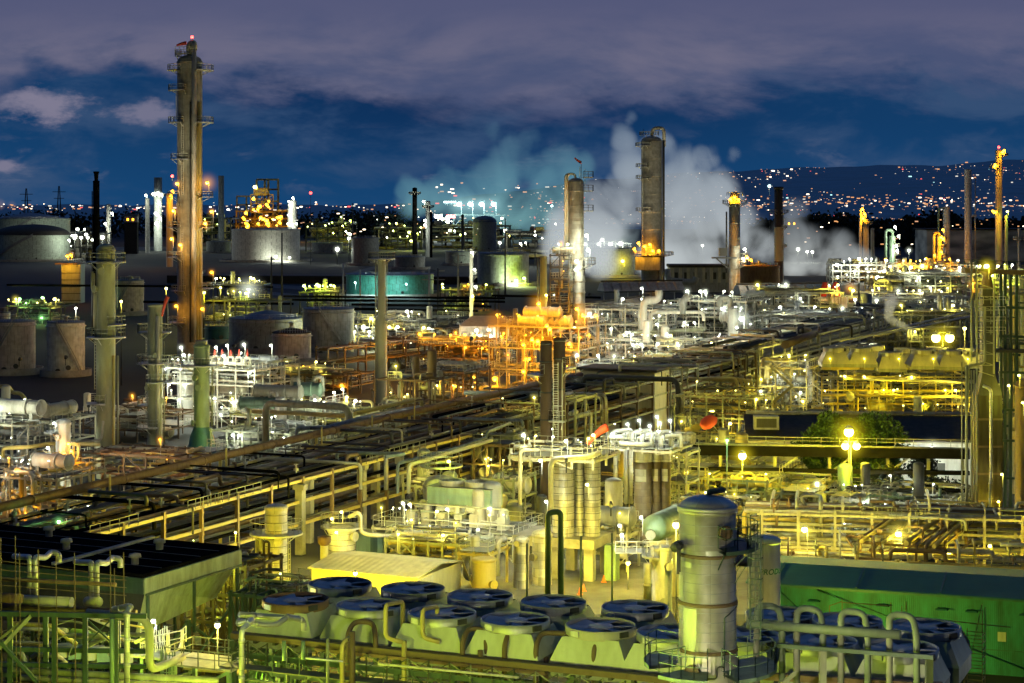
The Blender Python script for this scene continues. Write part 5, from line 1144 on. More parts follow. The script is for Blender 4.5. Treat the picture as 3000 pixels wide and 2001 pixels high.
for px, py in ((1180, 1475), (1200, 1478), (1310, 1492), (1434, 1490), (1600, 1470), (1400, 1553)): lamp(un, D(px, py, 210), 'W', 480, 2.2, .17, 1.0 if px == 1434 else 0)
part('stair', (lambda b: [b.bar((9.6, -2 + s, zt), (13.6, -3.4 + s, zt - 4.4), .08, .25) for s in (0, .9)] and [b.bar((9.6 + 4 * i / 14, -2 - 1.4 * i / 14, zt - 4.4 * i / 14), (9.6 + 4 * i / 14, -1.1 - 1.4 * i / 14, zt - 4.4 * i / 14), .22, .05) for i in range(15)] and b)(MB()), M['white'], un)
b = MB(); 
for s in (0, .9): b.bar((9.6, -2 + s, zt + 1), (13.6, -3.4 + s, zt - 3.4), .06); b.bar((9.6, -2 + s, zt + .5), (13.6, -3.4 + s, zt - 3.9), .05)
part('stair_railing', b, M['white'], un)
g = thing('small_fan_cooler', 'pale green box cooler with two small fan rings above the compressor deck', 'air cooler', (*fb(1362, 1480, 219).xy, 0), TH); zg = Z(1430, 219)
part('box', MB().box((0, 0, zg - .9), (8, 3.6, 2.2)), M['green'], g); part('roof_edge', MB().box((0, 0, zg + .22), (8.2, 3.8, .08)), M['olive'], g)
for x in (-1.7, 1.6): 
    rg = part('fan_ring', MB().lathe([(1.42, zg + .26), (1.5, zg + .9), (1.38, zg + .9), (1.3, zg + .3)], 28, (x, 0, 0)), M['cream'], g); part('fan_blade', MB().box((x, 0, zg + .5), (2.5, .5, .06), .6).box((x, 0, zg + .58), (2.5, .5, .06), 2.1), M['fanb'], rg)
for x in (-3.6, 3.6):
    for y in (-1.5, 1.5): part('leg', MB().bar((x, y, 0), (x, y, zg - 2), .25), M['cream'], g)
vd = column('vessel', 'pale domed vessel with a railed top behind the green box cooler', 'vessel', 1292, 226, 104, 1392, M['cream'], domeh=.5, noz=0, plats=[(1362, 0, 360, .5)])
lamp(vd, D(1314, 1352, 223), 'V', 320, 1.2, .2)
for px, py, w_, d, lab in ((1527, 1580, 46, 197, 'stubby silver banded vessel at the foot of the white stairs'), (1588, 1560, 58, 199, 'silver banded vessel left of the concrete table')):
    column('vessel', lab, 'vessel', px, d, w_, py - 10, M['band'], domeh=.5, noz=1, n=28)
sp = unit('stair_tower', 'small yellow lit skid with railings right of the corrugated building', 1370, 1460, 196, 1618, 5, 1, 2, 1, 'yellow', 'Y', 1, 5, 1, 43, 500, pmats=('yellow', 'cream'), cover=1)
column('sump_tank', 'yellow lit upright tank in front of the compressor deck', 'tank', 1418, 193, 70, 1632, M['yellow'], domeh=.1, noz=1)
pipe('tall dark goal post pipe standing behind the fan bank', [fb(1605, 1800, 172), fb(1605, 1502, 172), fb(1643, 1498, 172), fb(1643, 1800, 172)], .27, M['dgreen'], 'goal_post_pipe', .9)
for k, (px, y0) in enumerate(((1544, 1592), (1793, 1562), (1702, 1570))): pipe('thin dark pole standing behind the fan bank, %s' % ('left one', 'right one by the green vessel', 'middle one')[k], [fb(px, 1790, 168), fb(px, y0, 168)], .09, M['dgreen'], 'thin_pole')
# ---- vessels on the concrete table
d = 204; tq = thing('concrete_table', 'heavy concrete table frame carrying the tall silver vessels', 'frame', (*fb(1690, 1700, d).xy, 0), TH); zt = Z(1583, 200)
for x in (-5.4, -1.6, 2.4): 
    for y in (-2.4, 2.6): part('leg', MB().bar((x, y, 0), (x, y, zt - 1), 1.0), M['conc'], tq)
part('slab', MB().box((-1.5, 0, zt - .5), (9.4, 6.6, 1.0)), M['conc'], tq)
part('green_duct', MB().box((4.4, -1, 1.9), (1.3, 1.3, 3.8)), M['green'], tq)
for px, w_, py, lab in ((1650, 66, 1335, 'tall silver banded vessel on the left of the concrete table'), (1735, 48, 1338, 'tall silver banded vessel on the right of the concrete table'), (1698, 24, 1345, 'thin silver pipe column between the two banded vessels')):
    t = column('vessel', lab, 'vessel', px, 203, w_, py, M['band'], domeh=.15, noz=0, n=32, zb=zt)
    for i in range(12):
        z = (Z(py, 203) - zt) * (i + .5) / 12; r = t['r']; part('strap', MB().lathe([(r, z - .03), (r + .03, z), (r, z + .03)], 26), M['dark'], t)
    for px_ in (0,): light(t, Vector((t.location.x - .6, 200.2, 4.4)), 'Y', 300, .2) if px == 1735 else None
tpf = unit('vessel_platform', 'railed working platform on top of the silver vessels with white lamps', 1530, 1785, 199, 1340, 8, 1, 4, 2, 'cream', 'WK', 4, 9, 0, 45, 300, pmats=('cream', 'white', 'dark'), cover=.9, zb=Z(1372, 199), pr=(.08, .2))
z0 = Z(1372, 199)
for px, py in ((1658, 1292), (1583, 1350), (1738, 1275), (1720, 1420)): lamp(tpf, D(px, py, 195), 'W' if px < 1700 else 'K', 460, 1.4, .18)
windsock('red windsock blowing above the silver vessel platform', 1781, 1250, 199, Z(1345, 199), 2.2, -1, 'windsocks', -.42)
pipe('pale pipe frame hanging left of the silver vessels', [fb(1524, 1480, 200), fb(1524, 1318, 200), fb(1580, 1318, 200)], .2, M['cream'], 'pipe_frame_loop')
pipe('fat pale pipe bending over the vessel platform down its front', [fb(1755, 1326, 196), fb(1730, 1338, 195), fb(1614, 1345, 194), fb(1614, 1500, 194)], .28, M['cream'], 'bent_pipe')
for px, y0, w_, lab in ((1600, 999, 34, 'left one of the twin dark stacks with a small side platform'), (1639, 990, 34, 'right one of the twin dark stacks with a pale ladder')):
    t = column('dark_stack', lab, 'stack', px, 236, w_, y0, M['brown'], domeh=0, noz=0, n=26, plats=[(1095, 120, 250, 1.6)] if px == 1600 else [(1075, -60, 30, 1.3), (1230, 100, 300, .8)])
    r = t['r']
    for py in (y0 + 8, y0 + 60, y0 + 150, y0 + 230): z = Z(py, 236); part('ring', MB().lathe([(r, z - .1), (r + .08, z), (r, z + .1)], 24), M['dark'], t)
b = MB(); e = thing('stack_ladder', 'pale open ladder frame between the twin dark stacks', 'ladder', (*fb(1628, 1200, 233).xy, 0))
for s in (-.3, .3, .8): b.bar((s, 0, Z(1300, 233)), (s, 0, Z(1062, 233)), .09)
for i in range(34): z = Z(1300 - 7 * i, 233); b.bar((-.3, 0, z), (.3, 0, z), .06)
part('ladder_frame', b, M['rail'], e)
part('cross_arm', MB().bar((-.3, .1, Z(1190, 233)), (.8, .1, Z(1190, 233)), .1), M['rail'], e)
# steel trestle right of the stacks
unit('steel_trestle', 'open braced steel trestle right of the twin dark stacks', 1655, 1720, 262, 1165, 8, 2, 2, 1, 'olive', 'K', 0, 4, 0, 46, cover=.2, brace=6)
unit('steel_trestle', 'open braced steel trestle at the right end of the dark pipe arch', 1985, 2035, 318, 1078, 6, 2, 1, 1, 'olive', 'K', 0, 2, 0, 47, cover=.2, brace=5)
# ---- brown vessel cluster with brilliant white top
d = 224
for px, w_, lab in ((1884, 53, 'left brown and silver vessel under the brilliant white pipe deck'), (1923, 28, 'middle brown and silver vessel under the brilliant white pipe deck'), (1951, 29, 'right brown and silver vessel under the brilliant white pipe deck')):
    t = column('vessel', lab, 'vessel', px, d, w_, 1312, M['bandb'], domeh=.1, noz=0, n=30); r = t['r']
    part('bright_band', MB().lathe([(r + .02, Z(1352, d)), (r + .02, Z(1316, d))], 26), M['band'], t)
    part('bright_panel', MB().lathe([(r + .02, Z(1408, d)), (r + .02, Z(1372, d))], 12, (0, 0, 0), -150, -75), M['sil2'], t)
for px, lab in ((1804, 'left silver downpipe beside the brown vessels'), (1834, 'grey downpipe between the silver ones beside the brown vessels'), (1848, 'right silver downpipe beside the brown vessels')):
    pipe(lab, [fb(px, 1475, 220), fb(px, 1318, 220)], .28, M['band' if px != 1834 else 'galv'], 'downpipe')
pdk = unit('pipe_deck', 'brilliant white lit pipe deck with lamps on top of the brown vessels', 1795, 2005, 222, 1314, 8, 1, 5, 2, 'cream', 'W', 3, 4, 0, 48, 300, pmats=('white', 'galv'), cover=1, zb=Z(1330, 222))
z = Z(1314, 222) - Z(1330, 222)
for k in range(6):
    x = -3.4 + k * 1.25; part('pipe_loop', MB().tube(fillet([(x, -2.6, z), (x, -2.6, z + 1.6 - .3 * (k % 2)), (x + 1.9, -1.2, z + 1.9 - .3 * (k % 2)), (x + 1.9, -1.2, z)], .5), .27, 10), M['white'], pdk)
for k in range(7): part('stub_pipe', MB().tube([(-3.8 + k * 1.2, -3.4, z - .1), (-3.8 + k * 1.2, -3.4, z + 1.7)], .11, 8), M['dark'], pdk)
for px, py in ((1838, 1243), (1872, 1232), (1924, 1221), (1932, 1240), (1962, 1232), (1903, 1248)): lamp(pdk, D(px, py, 220), 'W', 420, 1.6, .16, .9)
unit('access_tower', 'pale railed access tower right of the brown vessels', 1975, 2035, 226, 1325, 5, 3, 1, 1, 'cream', 'W', 1, 2, 0, 49, 260, cover=1)
# ---- green vessel near the silver column
d = 188; e = thing('green_vessel', 'round ended pale green horizontal vessel lit lime beside the silver column', 'vessel', (*fb(1920, 1548, d).xy, 0), 0)
z = Z(1546, d); u = Vector((.42, .9, 0)); pts = []; rr_ = []; R0 = m(80, d) / 2
for i in range(8): q = i / 7 * math.pi / 2; pts.append(Vector((0, 0, z)) - u * (R0 * .7 * math.cos(q))); rr_.append(max(.02, R0 * math.sin(q)))
for i in range(8): q = math.pi / 2 - i / 7 * math.pi / 2; pts.append(Vector((0, 0, z)) + u * (7 + R0 * .7 * math.cos(q))); rr_.append(max(.02, R0 * math.sin(q)))
part('shell', MB().tube(pts, rr_, 32), M['green'], e)
part('manway', MB().tube([Vector((-.55, -R0 * .7, z - .5)), Vector((-.6, -R0 * .7 - .5, z - .5))], .5, 20), M['olive'], e)
for k in (1.5, 5.5): part('saddle', MB().box((u.x * k, u.y * k, z / 2 - R0 * .5), (2.2, .7, z - R0), -.4), M['cream'], e)
part('platform', MB().box((-1.6, -2.4, z - 1.9), (5.2, 2.4, .12)), M['galv'], e)
b = MB(); railing(b, [(-4.2, -3.6, z - 1.85), (1, -3.6, z - 1.85), (1, -1.2, z - 1.85)], 1.1, .06, 1.1); part('railing', b, M['white'], e)
for px, py, c, p_ in ((1815, 1540, 'W', 420), (1878, 1516, 'W', 420), (1822, 1568, 'W', 380), (1928, 1690, 'Y', 420), (1965, 1640, 'Y', 380)): lamp(e, D(px, py, 184), c, p_, 1.8, .16)
sk = column('yellow_support', 'yellow lit thick support column under the green vessel', 'column', 1938, 182, 62, 1598, M['cream'], domeh=.1, noz=2, plats=[(1625, 140, 260, .9)])
pipe('white flanged standpipe in front of the yellow support column', [fb(1897, 1760, 180), fb(1897, 1650, 180)], .38, M['conc'], 'standpipe', fl=3)
for k, (px, py) in enumerate(((1769, 1706), (1710, 1732), (1699, 1742))):
    q = W(px, py); e = thing('traffic_cone', '%s orange traffic cone on the yellow lit yard' % ('right hand', 'middle', 'left hand')[k], 'cone', q, 0, 'traffic cones on the yard'); part('cone', MB().lathe([(.24, .04), (.05, .75), (.001, .76)], 14), paint('cone_orange', (.8, .18, .03), .6) if k == 0 else bpy.data.materials['cone_orange'], e); part('base', MB().box((0, 0, .02), (.6, .6, .04)), bpy.data.materials['cone_orange'], e)
# ---- bright yellow pipe rack at the right
q = fb(2235, 1530, 207); rk = pipe_rack('yellow_pipe_rack', 'bright yellow lit pipe rack running level behind the teal shed roof', (q.x, q.y + 1, 0), AXU.normalized() if False else Vector((.985, -.17, 0)), 9, 4, 8, (2.3, 4.2, 5.9), 'cream', .8, 51, beam='cream', post=.3, pmats=('cream', 'dark', 'yellow', 'galv', 'brown'), rr_=(.1, .26))
q = fb(2270, 1650, 196); pipe_rack('yellow_pipe_rack', 'lower yellow lit pipe rack just behind the teal shed roof', (q.x, q.y, 0), Vector((.985, -.17, 0)), 7, 4.2, 6, (1.6, 3.0), 'yellow', .75, 52, beam='yellow', post=.28, pmats=('cream', 'yellow', 'dark', 'brown'), rr_=(.1, .3))
q = fb(2770, 1640, 196); pipe_rack('slanting_pipe_rack', 'dark slanting pipe lines at the right edge behind the teal shed', (q.x, q.y, 0), AXV, 4, 6, 9, (2.6, 4.6), 'brown', .8, 53, beam='brown', post=.3, pmats=('brown', 'yellow', 'olive'), rr_=(.15, .35))
for px, py, c, p_, hz in ((2357, 1552, 'K', 2600, 2.2), (2632, 1565, 'K', 2200, 2.8), (2780, 1620, 'Y', 500, 0), (2535, 1626, 'Y', 500, 0), (2783, 1658, 'K', 500, 0), (2900, 1600, 'Y', 700, 0)):
    lamp(rk, D(px, py, 199), c, p_, 3.4, .34 if hz else .2, hz)
street_lamp('blazing lamp beside the dome of the silver column', 1981, 1538, 176, 'K', 1500, 1.6, .34)
# ---- skids behind the rack with small white lamps
sk = unit('pipe_skid', 'dim skid of green pipe loops with small white lamps behind the yellow rack', 2430, 2860, 233, 1480, 14, 2, 6, 3, 'olive', 'W', 6, 30, 4, 54, 240, pmats=('olive', 'green', 'dark', 'galv', 'dark'), cover=.35, pr=(.08, .25))
unit('pipe_skid', 'dim steel frames and pipes right of the access tower', 2040, 2330, 240, 1400, 18, 3, 5, 3, 'olive', 'Y', 3, 26, 5, 55, 300, pmats=('olive', 'yellow', 'dark', 'brown'), cover=.35)
unit('pipe_skid', 'dark pipe frames with ladder below the round tree', 2250, 2440, 236, 1440, 12, 2, 4, 2, 'olive', 'Y', 1, 18, 3, 56, 260, pmats=('olive', 'yellow', 'dgreen'), cover=.3)
q = D(2030, 1310, 252); br = thing('pipe_bridge', 'long dark pipe bridge crossing in front of the round tree', 'bridge', (q.x, q.y, 0))
for y, h_, dd in ((1322, 1.3, 250), (1378, .5, 247), (1430, .4, 246)): part('girder', MB().bar(fb(2025, y - 4, dd), fb(2840, y + 8, dd - 3), .8, h_), M['black'], br, True)
part('top_pipe', MB().tube([fb(2040, 1300, 250), fb(2840, 1316, 247)], .2, 8), M['olive'], br, True)
for px in (2110, 2270, 2430, 2600, 2720, 2820): part('post', MB().bar(fb(px, 1330, 249.8), (fb(px, 0, 249.8).x, 249.8, 0), .4), M['olive'], br, True)
for px in (2270, 2430, 2600): part('brace', MB().bar(fb(px, 1385, 249.4), fb(px + 70, 1335, 249.4), .22), M['olive'], br, True)
part('railing', (lambda b: railing(b, [fb(2030, 1298, 250.6), fb(2840, 1312, 247.6)], 1.0, .07, 2.5) or b)(MB()), M['olive'], br, True)
unit('pipe_skid', 'dense yellow lit pipe skid behind the brown vessels', 1985, 2240, 262, 1345, 14, 3, 6, 2, 'olive', 'YK', 6, 44, 5, 57, 420, pmats=('olive', 'yellow', 'dark', 'cream'), cover=.35, pr=(.1, .28))
unit('pipe_skid', 'dim pipe skid left of the twin dark stacks', 1395, 1560, 255, 1300, 12, 3, 4, 2, 'brown', 'K', 3, 30, 4, 58, 240, pmats=('brown', 'olive', 'beige', 'dark'), cover=.4)
unit('pipe_skid', 'lit pipes and drums under the vessel platform', 1770, 1880, 206, 1560, 8, 2, 3, 2, 'cream', 'YK', 4, 22, 3, 59, 300, pmats=('cream', 'yellow', 'galv'), cover=.4, pr=(.08, .2))
unit('pipe_skid', 'yellow lit pipes and pumps behind the white stairs', 1450, 1640, 222, 1590, 8, 1, 5, 2, 'cream', 'YK', 4, 30, 5, 60, 300, pmats=('cream', 'yellow', 'dark', 'olive'), cover=.2, pr=(.08, .2))
# ---- low building with a dark roof, the trees
ea = W(2195, 1291, 6.4); eb = W(2880, 1297, 6.4)
ob = thing('low_building', 'low pale building with a dark sloped roof behind the round tree', 'building', (ea.x, ea.y, 0), math.atan2(eb.y - ea.y, eb.x - ea.x)); L_ = (eb - ea).length
part('wall', MB().box((L_ / 2, 5, 3.2), (L_, 9.4, 6.4)), M['white'], ob)
b = MB(); b.add([(-.4, -.5, 6.42), (L_, -.5, 6.42), (L_, 9, 9.0), (-.4, 9, 9.0), (-.4, -.5, 6.6), (L_, -.5, 6.6), (L_, 9, 9.2), (-.4, 9, 9.2)], [(4, 5, 6, 7), (3, 2, 1, 0), (0, 1, 5, 4), (2, 3, 7, 6), (1, 2, 6, 5), (3, 0, 4, 7)]); part('roof', b, M['roof'], ob)
part('ridge_pipe', MB().tube([(0, 9.2, 9.5), (L_, 9.2, 9.5)], .25, 8), M['cream'], ob)
hv = part('roof_unit', MB().box((2.6, 3.2, 8.7), (3.6, 2.4, 1.9)), M['grey'], ob); part('roof_unit_grille', MB().box((2.6, 1.98, 8.7), (2.9, .05, 1.3)), M['dark'], hv)
lamp(ob, D(2730, 1313, ob.location.y - 3.4), 'W', 900, .6, .3, 2.4)
for k in range(5): part('window', MB().box((6 + k * 7, .27, 2.8), (1.6, .06, 1.2)), M['dark'], ob)
def tree(label, px, pyb, pyc, rx, rz_, n, s, mat, name='tree', yr=.8):
    p = W(px, pyb); c = D(px, pyc, p.y); t = thing(name, label, 'tree', p); rr = random.Random(px)
    h = c.z; b = MB()
    b.tube([(0, 0, 0), (.1, 0, h * .4), (0, 0, h * .75)], [rx * .06 + .1, rx * .05 + .08, rx * .03 + .04], 9)
    for i in range(7):
        a = i * .9; q = Vector((math.cos(a) * rx * .6, math.sin(a) * rx * .5, h + rz_ * rr.uniform(-.2, .5))); b.tube([(0, 0, h * (.3 + .05 * i)), q * .55 + Vector((0, 0, h * .25)), q], [rx * .03 + .05, rx * .02 + .03, .03], 6)
    part('trunk', b, bark, t)
    b = MB(); leaves(b, rr, (0, 0, h), rx, rx * yr, rz_, n, s, .45 if n < 5000 else .72)
    for i in range(10):
        a = rr.uniform(0, 6.28); e = rr.uniform(-.3, 1.2); leaves(b, rr, (math.cos(a) * math.cos(e) * rx * .75, math.sin(a) * math.cos(e) * rx * .6, h + math.sin(e) * rz_ * .7), rx * .34, rx * .34, rz_ * .32, n // 16, s, .5)
    part('crown', b, mat, t); return t
tree('big round dark green tree lit by three yellow lamps at the right', 2495, 1462, 1328, 6.9, 5.2, 14000, .27, fol)
tree('small dark tree right of the round tree before the pale building', 2700, 1448, 1372, 2.4, 2.0, 900, .2, fold)
tree('low dark tree at the right end before the pale wall', 2738, 1500, 1438, 3.4, 1.9, 1200, .22, fold)
tree('slim leaning tree under the pipe bridge left of the pale patch', 2600, 1500, 1395, 2.0, 1.6, 600, .2, fold)
street_lamp('upper blazing yellow lamp in front of the round tree', 2487, 1266, 241, 'Y', 2600, 4.2, .62)
street_lamp('pair of yellow lamps on one pole low in front of the round tree', 2493, 1307, 240.5, 'Y', 2600, 3.4, .48, heads=2)
street_lamp('lone yellow lamp on a pole left of the pipe bridge', 2175, 1336, 243, 'Y', 1300, 3.0, .5)
street_lamp('twin headed yellow floodlight above the far yellow fans', 2762, 990, 352, 'Y', 5200, 5, .85, heads=2)
street_lamp('slim white lamp post left of the right hand furnace', 2826, 962, 344, 'K', 800, 0, .32)
street_lamp('warm lamp above the red lantern shaped sail', 2086, 1208, 306, 'Y', 900, 1.6, .4)
q = D(2076, 1236, 262); e = thing('red_windsock', 'big plump red windsock on a thin black pole in the centre right', 'windsock', (q.x, q.y, 0)); part('pole', MB().tube([(.2, 0, 0), (.2, 0, q.z + .4)], .09, 6), M['dark'], e)
part('sock', MB().tube([(1.15, 0, q.z + .15), (.6, 0, q.z + .25), (-.1, 0, q.z - .1), (-.7, 0, q.z - .25), (-1.15, 0, q.z - .1)], [.45, .82, .95, .85, .4], 14), M['red'], e)
# ---- yellow stair tower and yellow fan unit
sw = unit('stair_tower', 'yellow white lit tower of pipes and stairs left of the yellow fans', 2265, 2400, 348, 1075, 12, 3, 3, 2, 'yellow', 'KW', 6, 22, 4, 61, 700, pmats=('cream', 'white', 'yellow'), cover=.6)
b = MB(); hz_ = sw['zt'] / 3
for l in range(3):
    for s in (0, .9): b.bar((-2 if l % 2 else 2, -6.4 - s, l * hz_), (2 if l % 2 else -2, -6.4 - s, (l + 1) * hz_), .12, .4)
    for s in (0, .9): b.bar((-2 if l % 2 else 2, -6.4 - s, l * hz_ + 1.1), (2 if l % 2 else -2, -6.4 - s, (l + 1) * hz_ + 1.1), .1)
part('stair', b, M['yellow'], sw)
part('hood', MB().box((-3.2, -6.2, 4.6), (3, 1.4, 1.0), 0, .7), M['yellow'], sw)
fu = unit('fan_structure', 'tall open yellow lit pipe structure beneath the far row of fans', 2400, 2850, 338, 1100, 12, 4, 9, 2, 'yellow', 'YYK', 15, 46, 8, 62, 950, pmats=('yellow', 'cream', 'beige', 'dark'), cover=.45, brace=10, railm='yellow', pr=(.12, .3), rz=-.03)
for x in (-13, -7, -1, 5, 11): lamp(fu, loc2w(fu, (x, -15.5, 13.4)), 'Y', 170, 2, .12, 1.5)
part('long_header', MB().tube([(-13, -6.3, 9.2), (14, -6.3, 8.6)], .34, 10), M['cream'], fu); part('long_header', MB().tube([(-13, -6.5, 6.2), (14, -6.5, 5.9)], .28, 10), M['yellow'], fu)
part('long_beam', MB().box((-5, -6.4, 11.2), (16, .4, 1.1)), M['yellow'], fu)
wv = column('vessel', 'white upright vessel standing in the yellow pipe structure', 'vessel', 2689, 328, 24, 1160, M['white'], domeh=.2, noz=1)
fl_ = ['first', 'second', 'third', 'fourth', 'fifth']; pf = None
for i, (px, py) in enumerate(((2444, 1017), (2522, 1018), (2607, 1031), (2702, 1024), (2785, 1026))):
    d = 336; q = D(px, py, d); lab = '%s fan from the left of the row on the yellow pipe structure' % fl_[i]
    if pf is None: pf = fan_cell(lab, q.x, q.y, q.z, -.03, 5.2, 6, 1.98, ('beige', 'cream', 'fanb'), 2.0, 'fans on the yellow pipe structure', ring=.75, base=.6)
    else: dup(pf, q, -.03, lab)
for i, (px, py) in enumerate(((2480, 1010), (2560, 1012), (2650, 1020), (2745, 1017), (2835, 1022))):
    q = D(px, py, 345); dup(pf, q, -.03, '%s fan of the rear row half hidden on the yellow pipe structure' % fl_[i])
# ---- right edge furnace cluster
dR = 232
f_ = thing('furnace', 'tall brown furnace box with a tapering neck at the right edge', 'furnace', (*fb(2892, 1500, dR + 2).xy, 0)); w_ = m(72, dR)
part('body', MB().box((0, 0, Z(1160, dR) / 2), (w_, w_, Z(1160, dR))), ribbed('furnace_brown', (.045, .032, .015), 0, .9), f_)
zb, z1 = Z(1160, dR), Z(1095, dR); part('cone', MB().box((0, 0, (zb + z1) / 2), (w_, w_, z1 - zb), 0, .5), M['dark'], f_)
part('neck', MB().box((0, 0, (z1 + Z(845, dR)) / 2), (w_ * .5, w_ * .5, Z(845, dR) - z1)), M['dark'], f_)
part('upper_cone', MB().add([], []).lathe([(w_ * .27, Z(845, dR)), (w_ * .16, Z(810, dR)), (w_ * .38, Z(796, dR))], 16), M['brown'], f_)
for py in (1230, 1310, 1390, 1470): part('band', MB().box((0, 0, Z(py, dR)), (w_ + .12, w_ + .12, .25)), M['brown'], f_)
for k in range(4): part('ledge_railing', (lambda b: railing(b, [(-w_ * .6, -w_ * .6, Z(890 + 30 * k, dR)), (w_ * .6, -w_ * .6, Z(890 + 30 * k, dR))], .9, .05, .9) or b)(MB()), M['rail'], f_)
pipe('silver banded downpipe bent out of the furnace shoulder', [fb(2880, 1130, dR - 3), fb(2903, 1140, dR - 3.4), fb(2903, 1380, dR - 3.4), fb(2898, 1535, dR - 3.4)], .2, M['sil2'], 'downpipe', .5, fl=3)
for k, (px, y0, y1, r__) in enumerate(((2818, 1060, 1540, .08), (2832, 1070, 1530, .2), (2846, 1085, 1530, .1), (2854, 1085, 1530, .1), (2862, 1080, 1530, .1), (2846, 760, 1060, .12), (2860, 760, 1010, .1))):
    pipe('thin green upright pipe at the furnace, %s' % ('outermost on the left', 'thickest one', 'first of three', 'second of three', 'third of three', 'upper left', 'upper right')[k], [fb(px, y1, dR - 4), fb(px, y0, dR - 4)], r__, M['olive'], 'upright_pipe')
pipe('pale bent pipe stepping left from the furnace neck', [fb(2885, 900, dR - 3), fb(2885, 1065, dR - 3), fb(2836, 1072, dR - 3), fb(2834, 1200, dR - 3)], .17, M['olive'], 'bent_pipe')
b = MB(); fr = thing('furnace_gantry', 'dark high gantry roof and steel legs around the right edge furnaces', 'steel frame', (*fb(2920, 1500, 238).xy, 0))
part('gantry_beam', MB().bar(fb(2822, 792, 238), fb(3050, 800, 238), 2.0, .6), M['brown'], fr, True); part('gantry_beam', MB().bar(fb(2850, 1025, 240), fb(3050, 1030, 240), 1.6, .4), M['dark'], fr, True)
for px in (2932, 2960, 2944, 2978): part('leg', MB().bar(fb(px, 1560, 241), fb(px, 795, 241), .35), M['dgreen'], fr, True)
for py in (900, 985, 1090, 1200, 1290, 1400): part('beam', MB().bar(fb(2925, py, 240.8), fb(3040, py + 3, 240.8), .3), M['dgreen'], fr, True)
part('railing', (lambda b: railing(b, [fb(2825, 786, 237), fb(3040, 794, 237)], 1.1, .07, 1.3) or b)(MB()), M['dgreen'], fr, True)
part('railing', (lambda b: railing(b, [fb(2935, 1020, 239), fb(3040, 1024, 239)], 1.1, .07, 1.3) or b)(MB()), M['dgreen'], fr, True)
for k in range(6): ladder(fr, .3, -90, Z(1540 - 110 * k, 236) , Z(1440 - 110 * k, 236), 236) if False else None
for py in range(830, 1100, 16): part('lattice_bar', MB().bar(fb(2862, py, 231), fb(2912, py + 16 if (py // 16) % 2 else py, 231), .09), M['olive'], fr, True)
for px in (2862, 2912): part('lattice_post', MB().bar(fb(px, 1095, 231), fb(px, 815, 231), .2), M['olive'], fr, True)
for k in range(26):
    px = rr.uniform(2915, 2990); y0 = rr.uniform(820, 1300); part('pipe', MB().tube(fillet([fb(px, y0 + rr.uniform(80, 260), 242), fb(px, y0, 242), fb(px + rr.uniform(15, 50), y0 + 3, 242)], .5), rr.uniform(.08, .2), 8), M[rr.choice(('olive', 'yellow', 'beige', 'dgreen'))], fr, True)
for px, py, c, p_ in ((2891, 780, 'Y', 160), (2996, 1180, 'V', 160), (2935, 1390, 'K', 60), (2955, 1130, 'K', 60), (2985, 1100, 'Y', 120), (2925, 1470, 'Y', 120)): lamp(fr, D(px, py, 230), c, p_, 1.6, .3 if py == 780 else .16, 1.9 if py == 780 else 0)
column('yellow_tank', 'plain yellow upright tank high at the right edge', 'tank', 2976, 262, 27, 836, M['yellow'], domeh=.2, noz=1)
column('brown_vessel', 'big brown vessel cut off by the right edge of the picture', 'vessel', 3030, 236, 110, 1105, M['brown'], domeh=.4, noz=1)
column('upper_vessel', 'dark banded stack cut by the top right corner of the right edge cluster', 'vessel', 3000, 250, 26, 810, M['olive'], domeh=.2, noz=1)

added_flood(un if False else vd, D(1270, 1462, 219), (-13, 197, 3), 'Y', 6000, 70, .25)  # added spot for the corrugated roof
added_flood(vd, D(1225, 1500, 216), (-16, 198, 3), 'Y', 7000, 80, .25)  # second added spot on the corrugated roof
added_flood(e if False else tq, D(1790, 1480, 205), W(1800, 1730), 'Y', 9000, 90, .25)  # added spot for the yard by the concrete table
added_flood(tpf, D(1660, 1352, 194), W(1690, 1700), 'Y', 7000, 70, .2)  # added spot lighting the yard from the vessel platform

for k, (x0, x1, d, y0, dep, lev, nx, lc, nl, npi, mats, lab) in enumerate((
    (1210, 1330, 232, 1420, 7, 3, 3, 'K', 2, 34, ('olive', 'dark', 'galv', 'cream'), 'crowded pipe stand behind the green box cooler'),
    (1440, 1540, 228, 1400, 7, 3, 3, 'K', 2, 30, ('olive', 'dark', 'galv', 'cream'), 'crowded pipe stand right of the green box cooler'),
    (1150, 1420, 206, 1585, 6, 2, 6, 'KY', 4, 40, ('cream', 'dark', 'yellow', 'galv'), 'crowded low pipes before the compressor deck'),
    (1780, 1960, 238, 1420, 8, 3, 4, 'Y', 2, 34, ('olive', 'dark', 'yellow', 'brown'), 'crowded pipe stand at the foot of the brown vessels'),
    (2010, 2240, 215, 1500, 9, 2, 5, 'YK', 4, 44, ('cream', 'dark', 'yellow', 'olive'), 'crowded low pipe stand left of the bright yellow rack'),
    (2480, 2800, 222, 1465, 8, 2, 6, 'W', 5, 44, ('cream', 'dark', 'green', 'olive'), 'crowded low pipe stand behind the bright yellow rack'),
    (2230, 2420, 292, 1215, 10, 3, 4, 'YK', 4, 40, ('yellow', 'dark', 'cream', 'olive'), 'crowded yellow pipe stand left of the low building'),
    (2010, 2250, 300, 1160, 10, 3, 5, 'YK', 4, 46, ('yellow', 'dark', 'olive', 'brown'), 'crowded pipe stand behind the red lantern shaped windsock'),
    (1420, 1600, 275, 1215, 9, 2, 4, 'K', 1, 36, ('brown', 'dark', 'olive', 'beige'), 'dark crowded pipe stand left of the twin stacks'))):
    unit('pipe_stand', lab, x0, x1, d, y0, dep, lev, nx, 2, 'olive' if lc != 'W' else 'grey', lc, nl, npi, 2, 210 + k, 260, pmats=mats, cover=.25, brace=5, pr=(.07, .22), railm='olive')
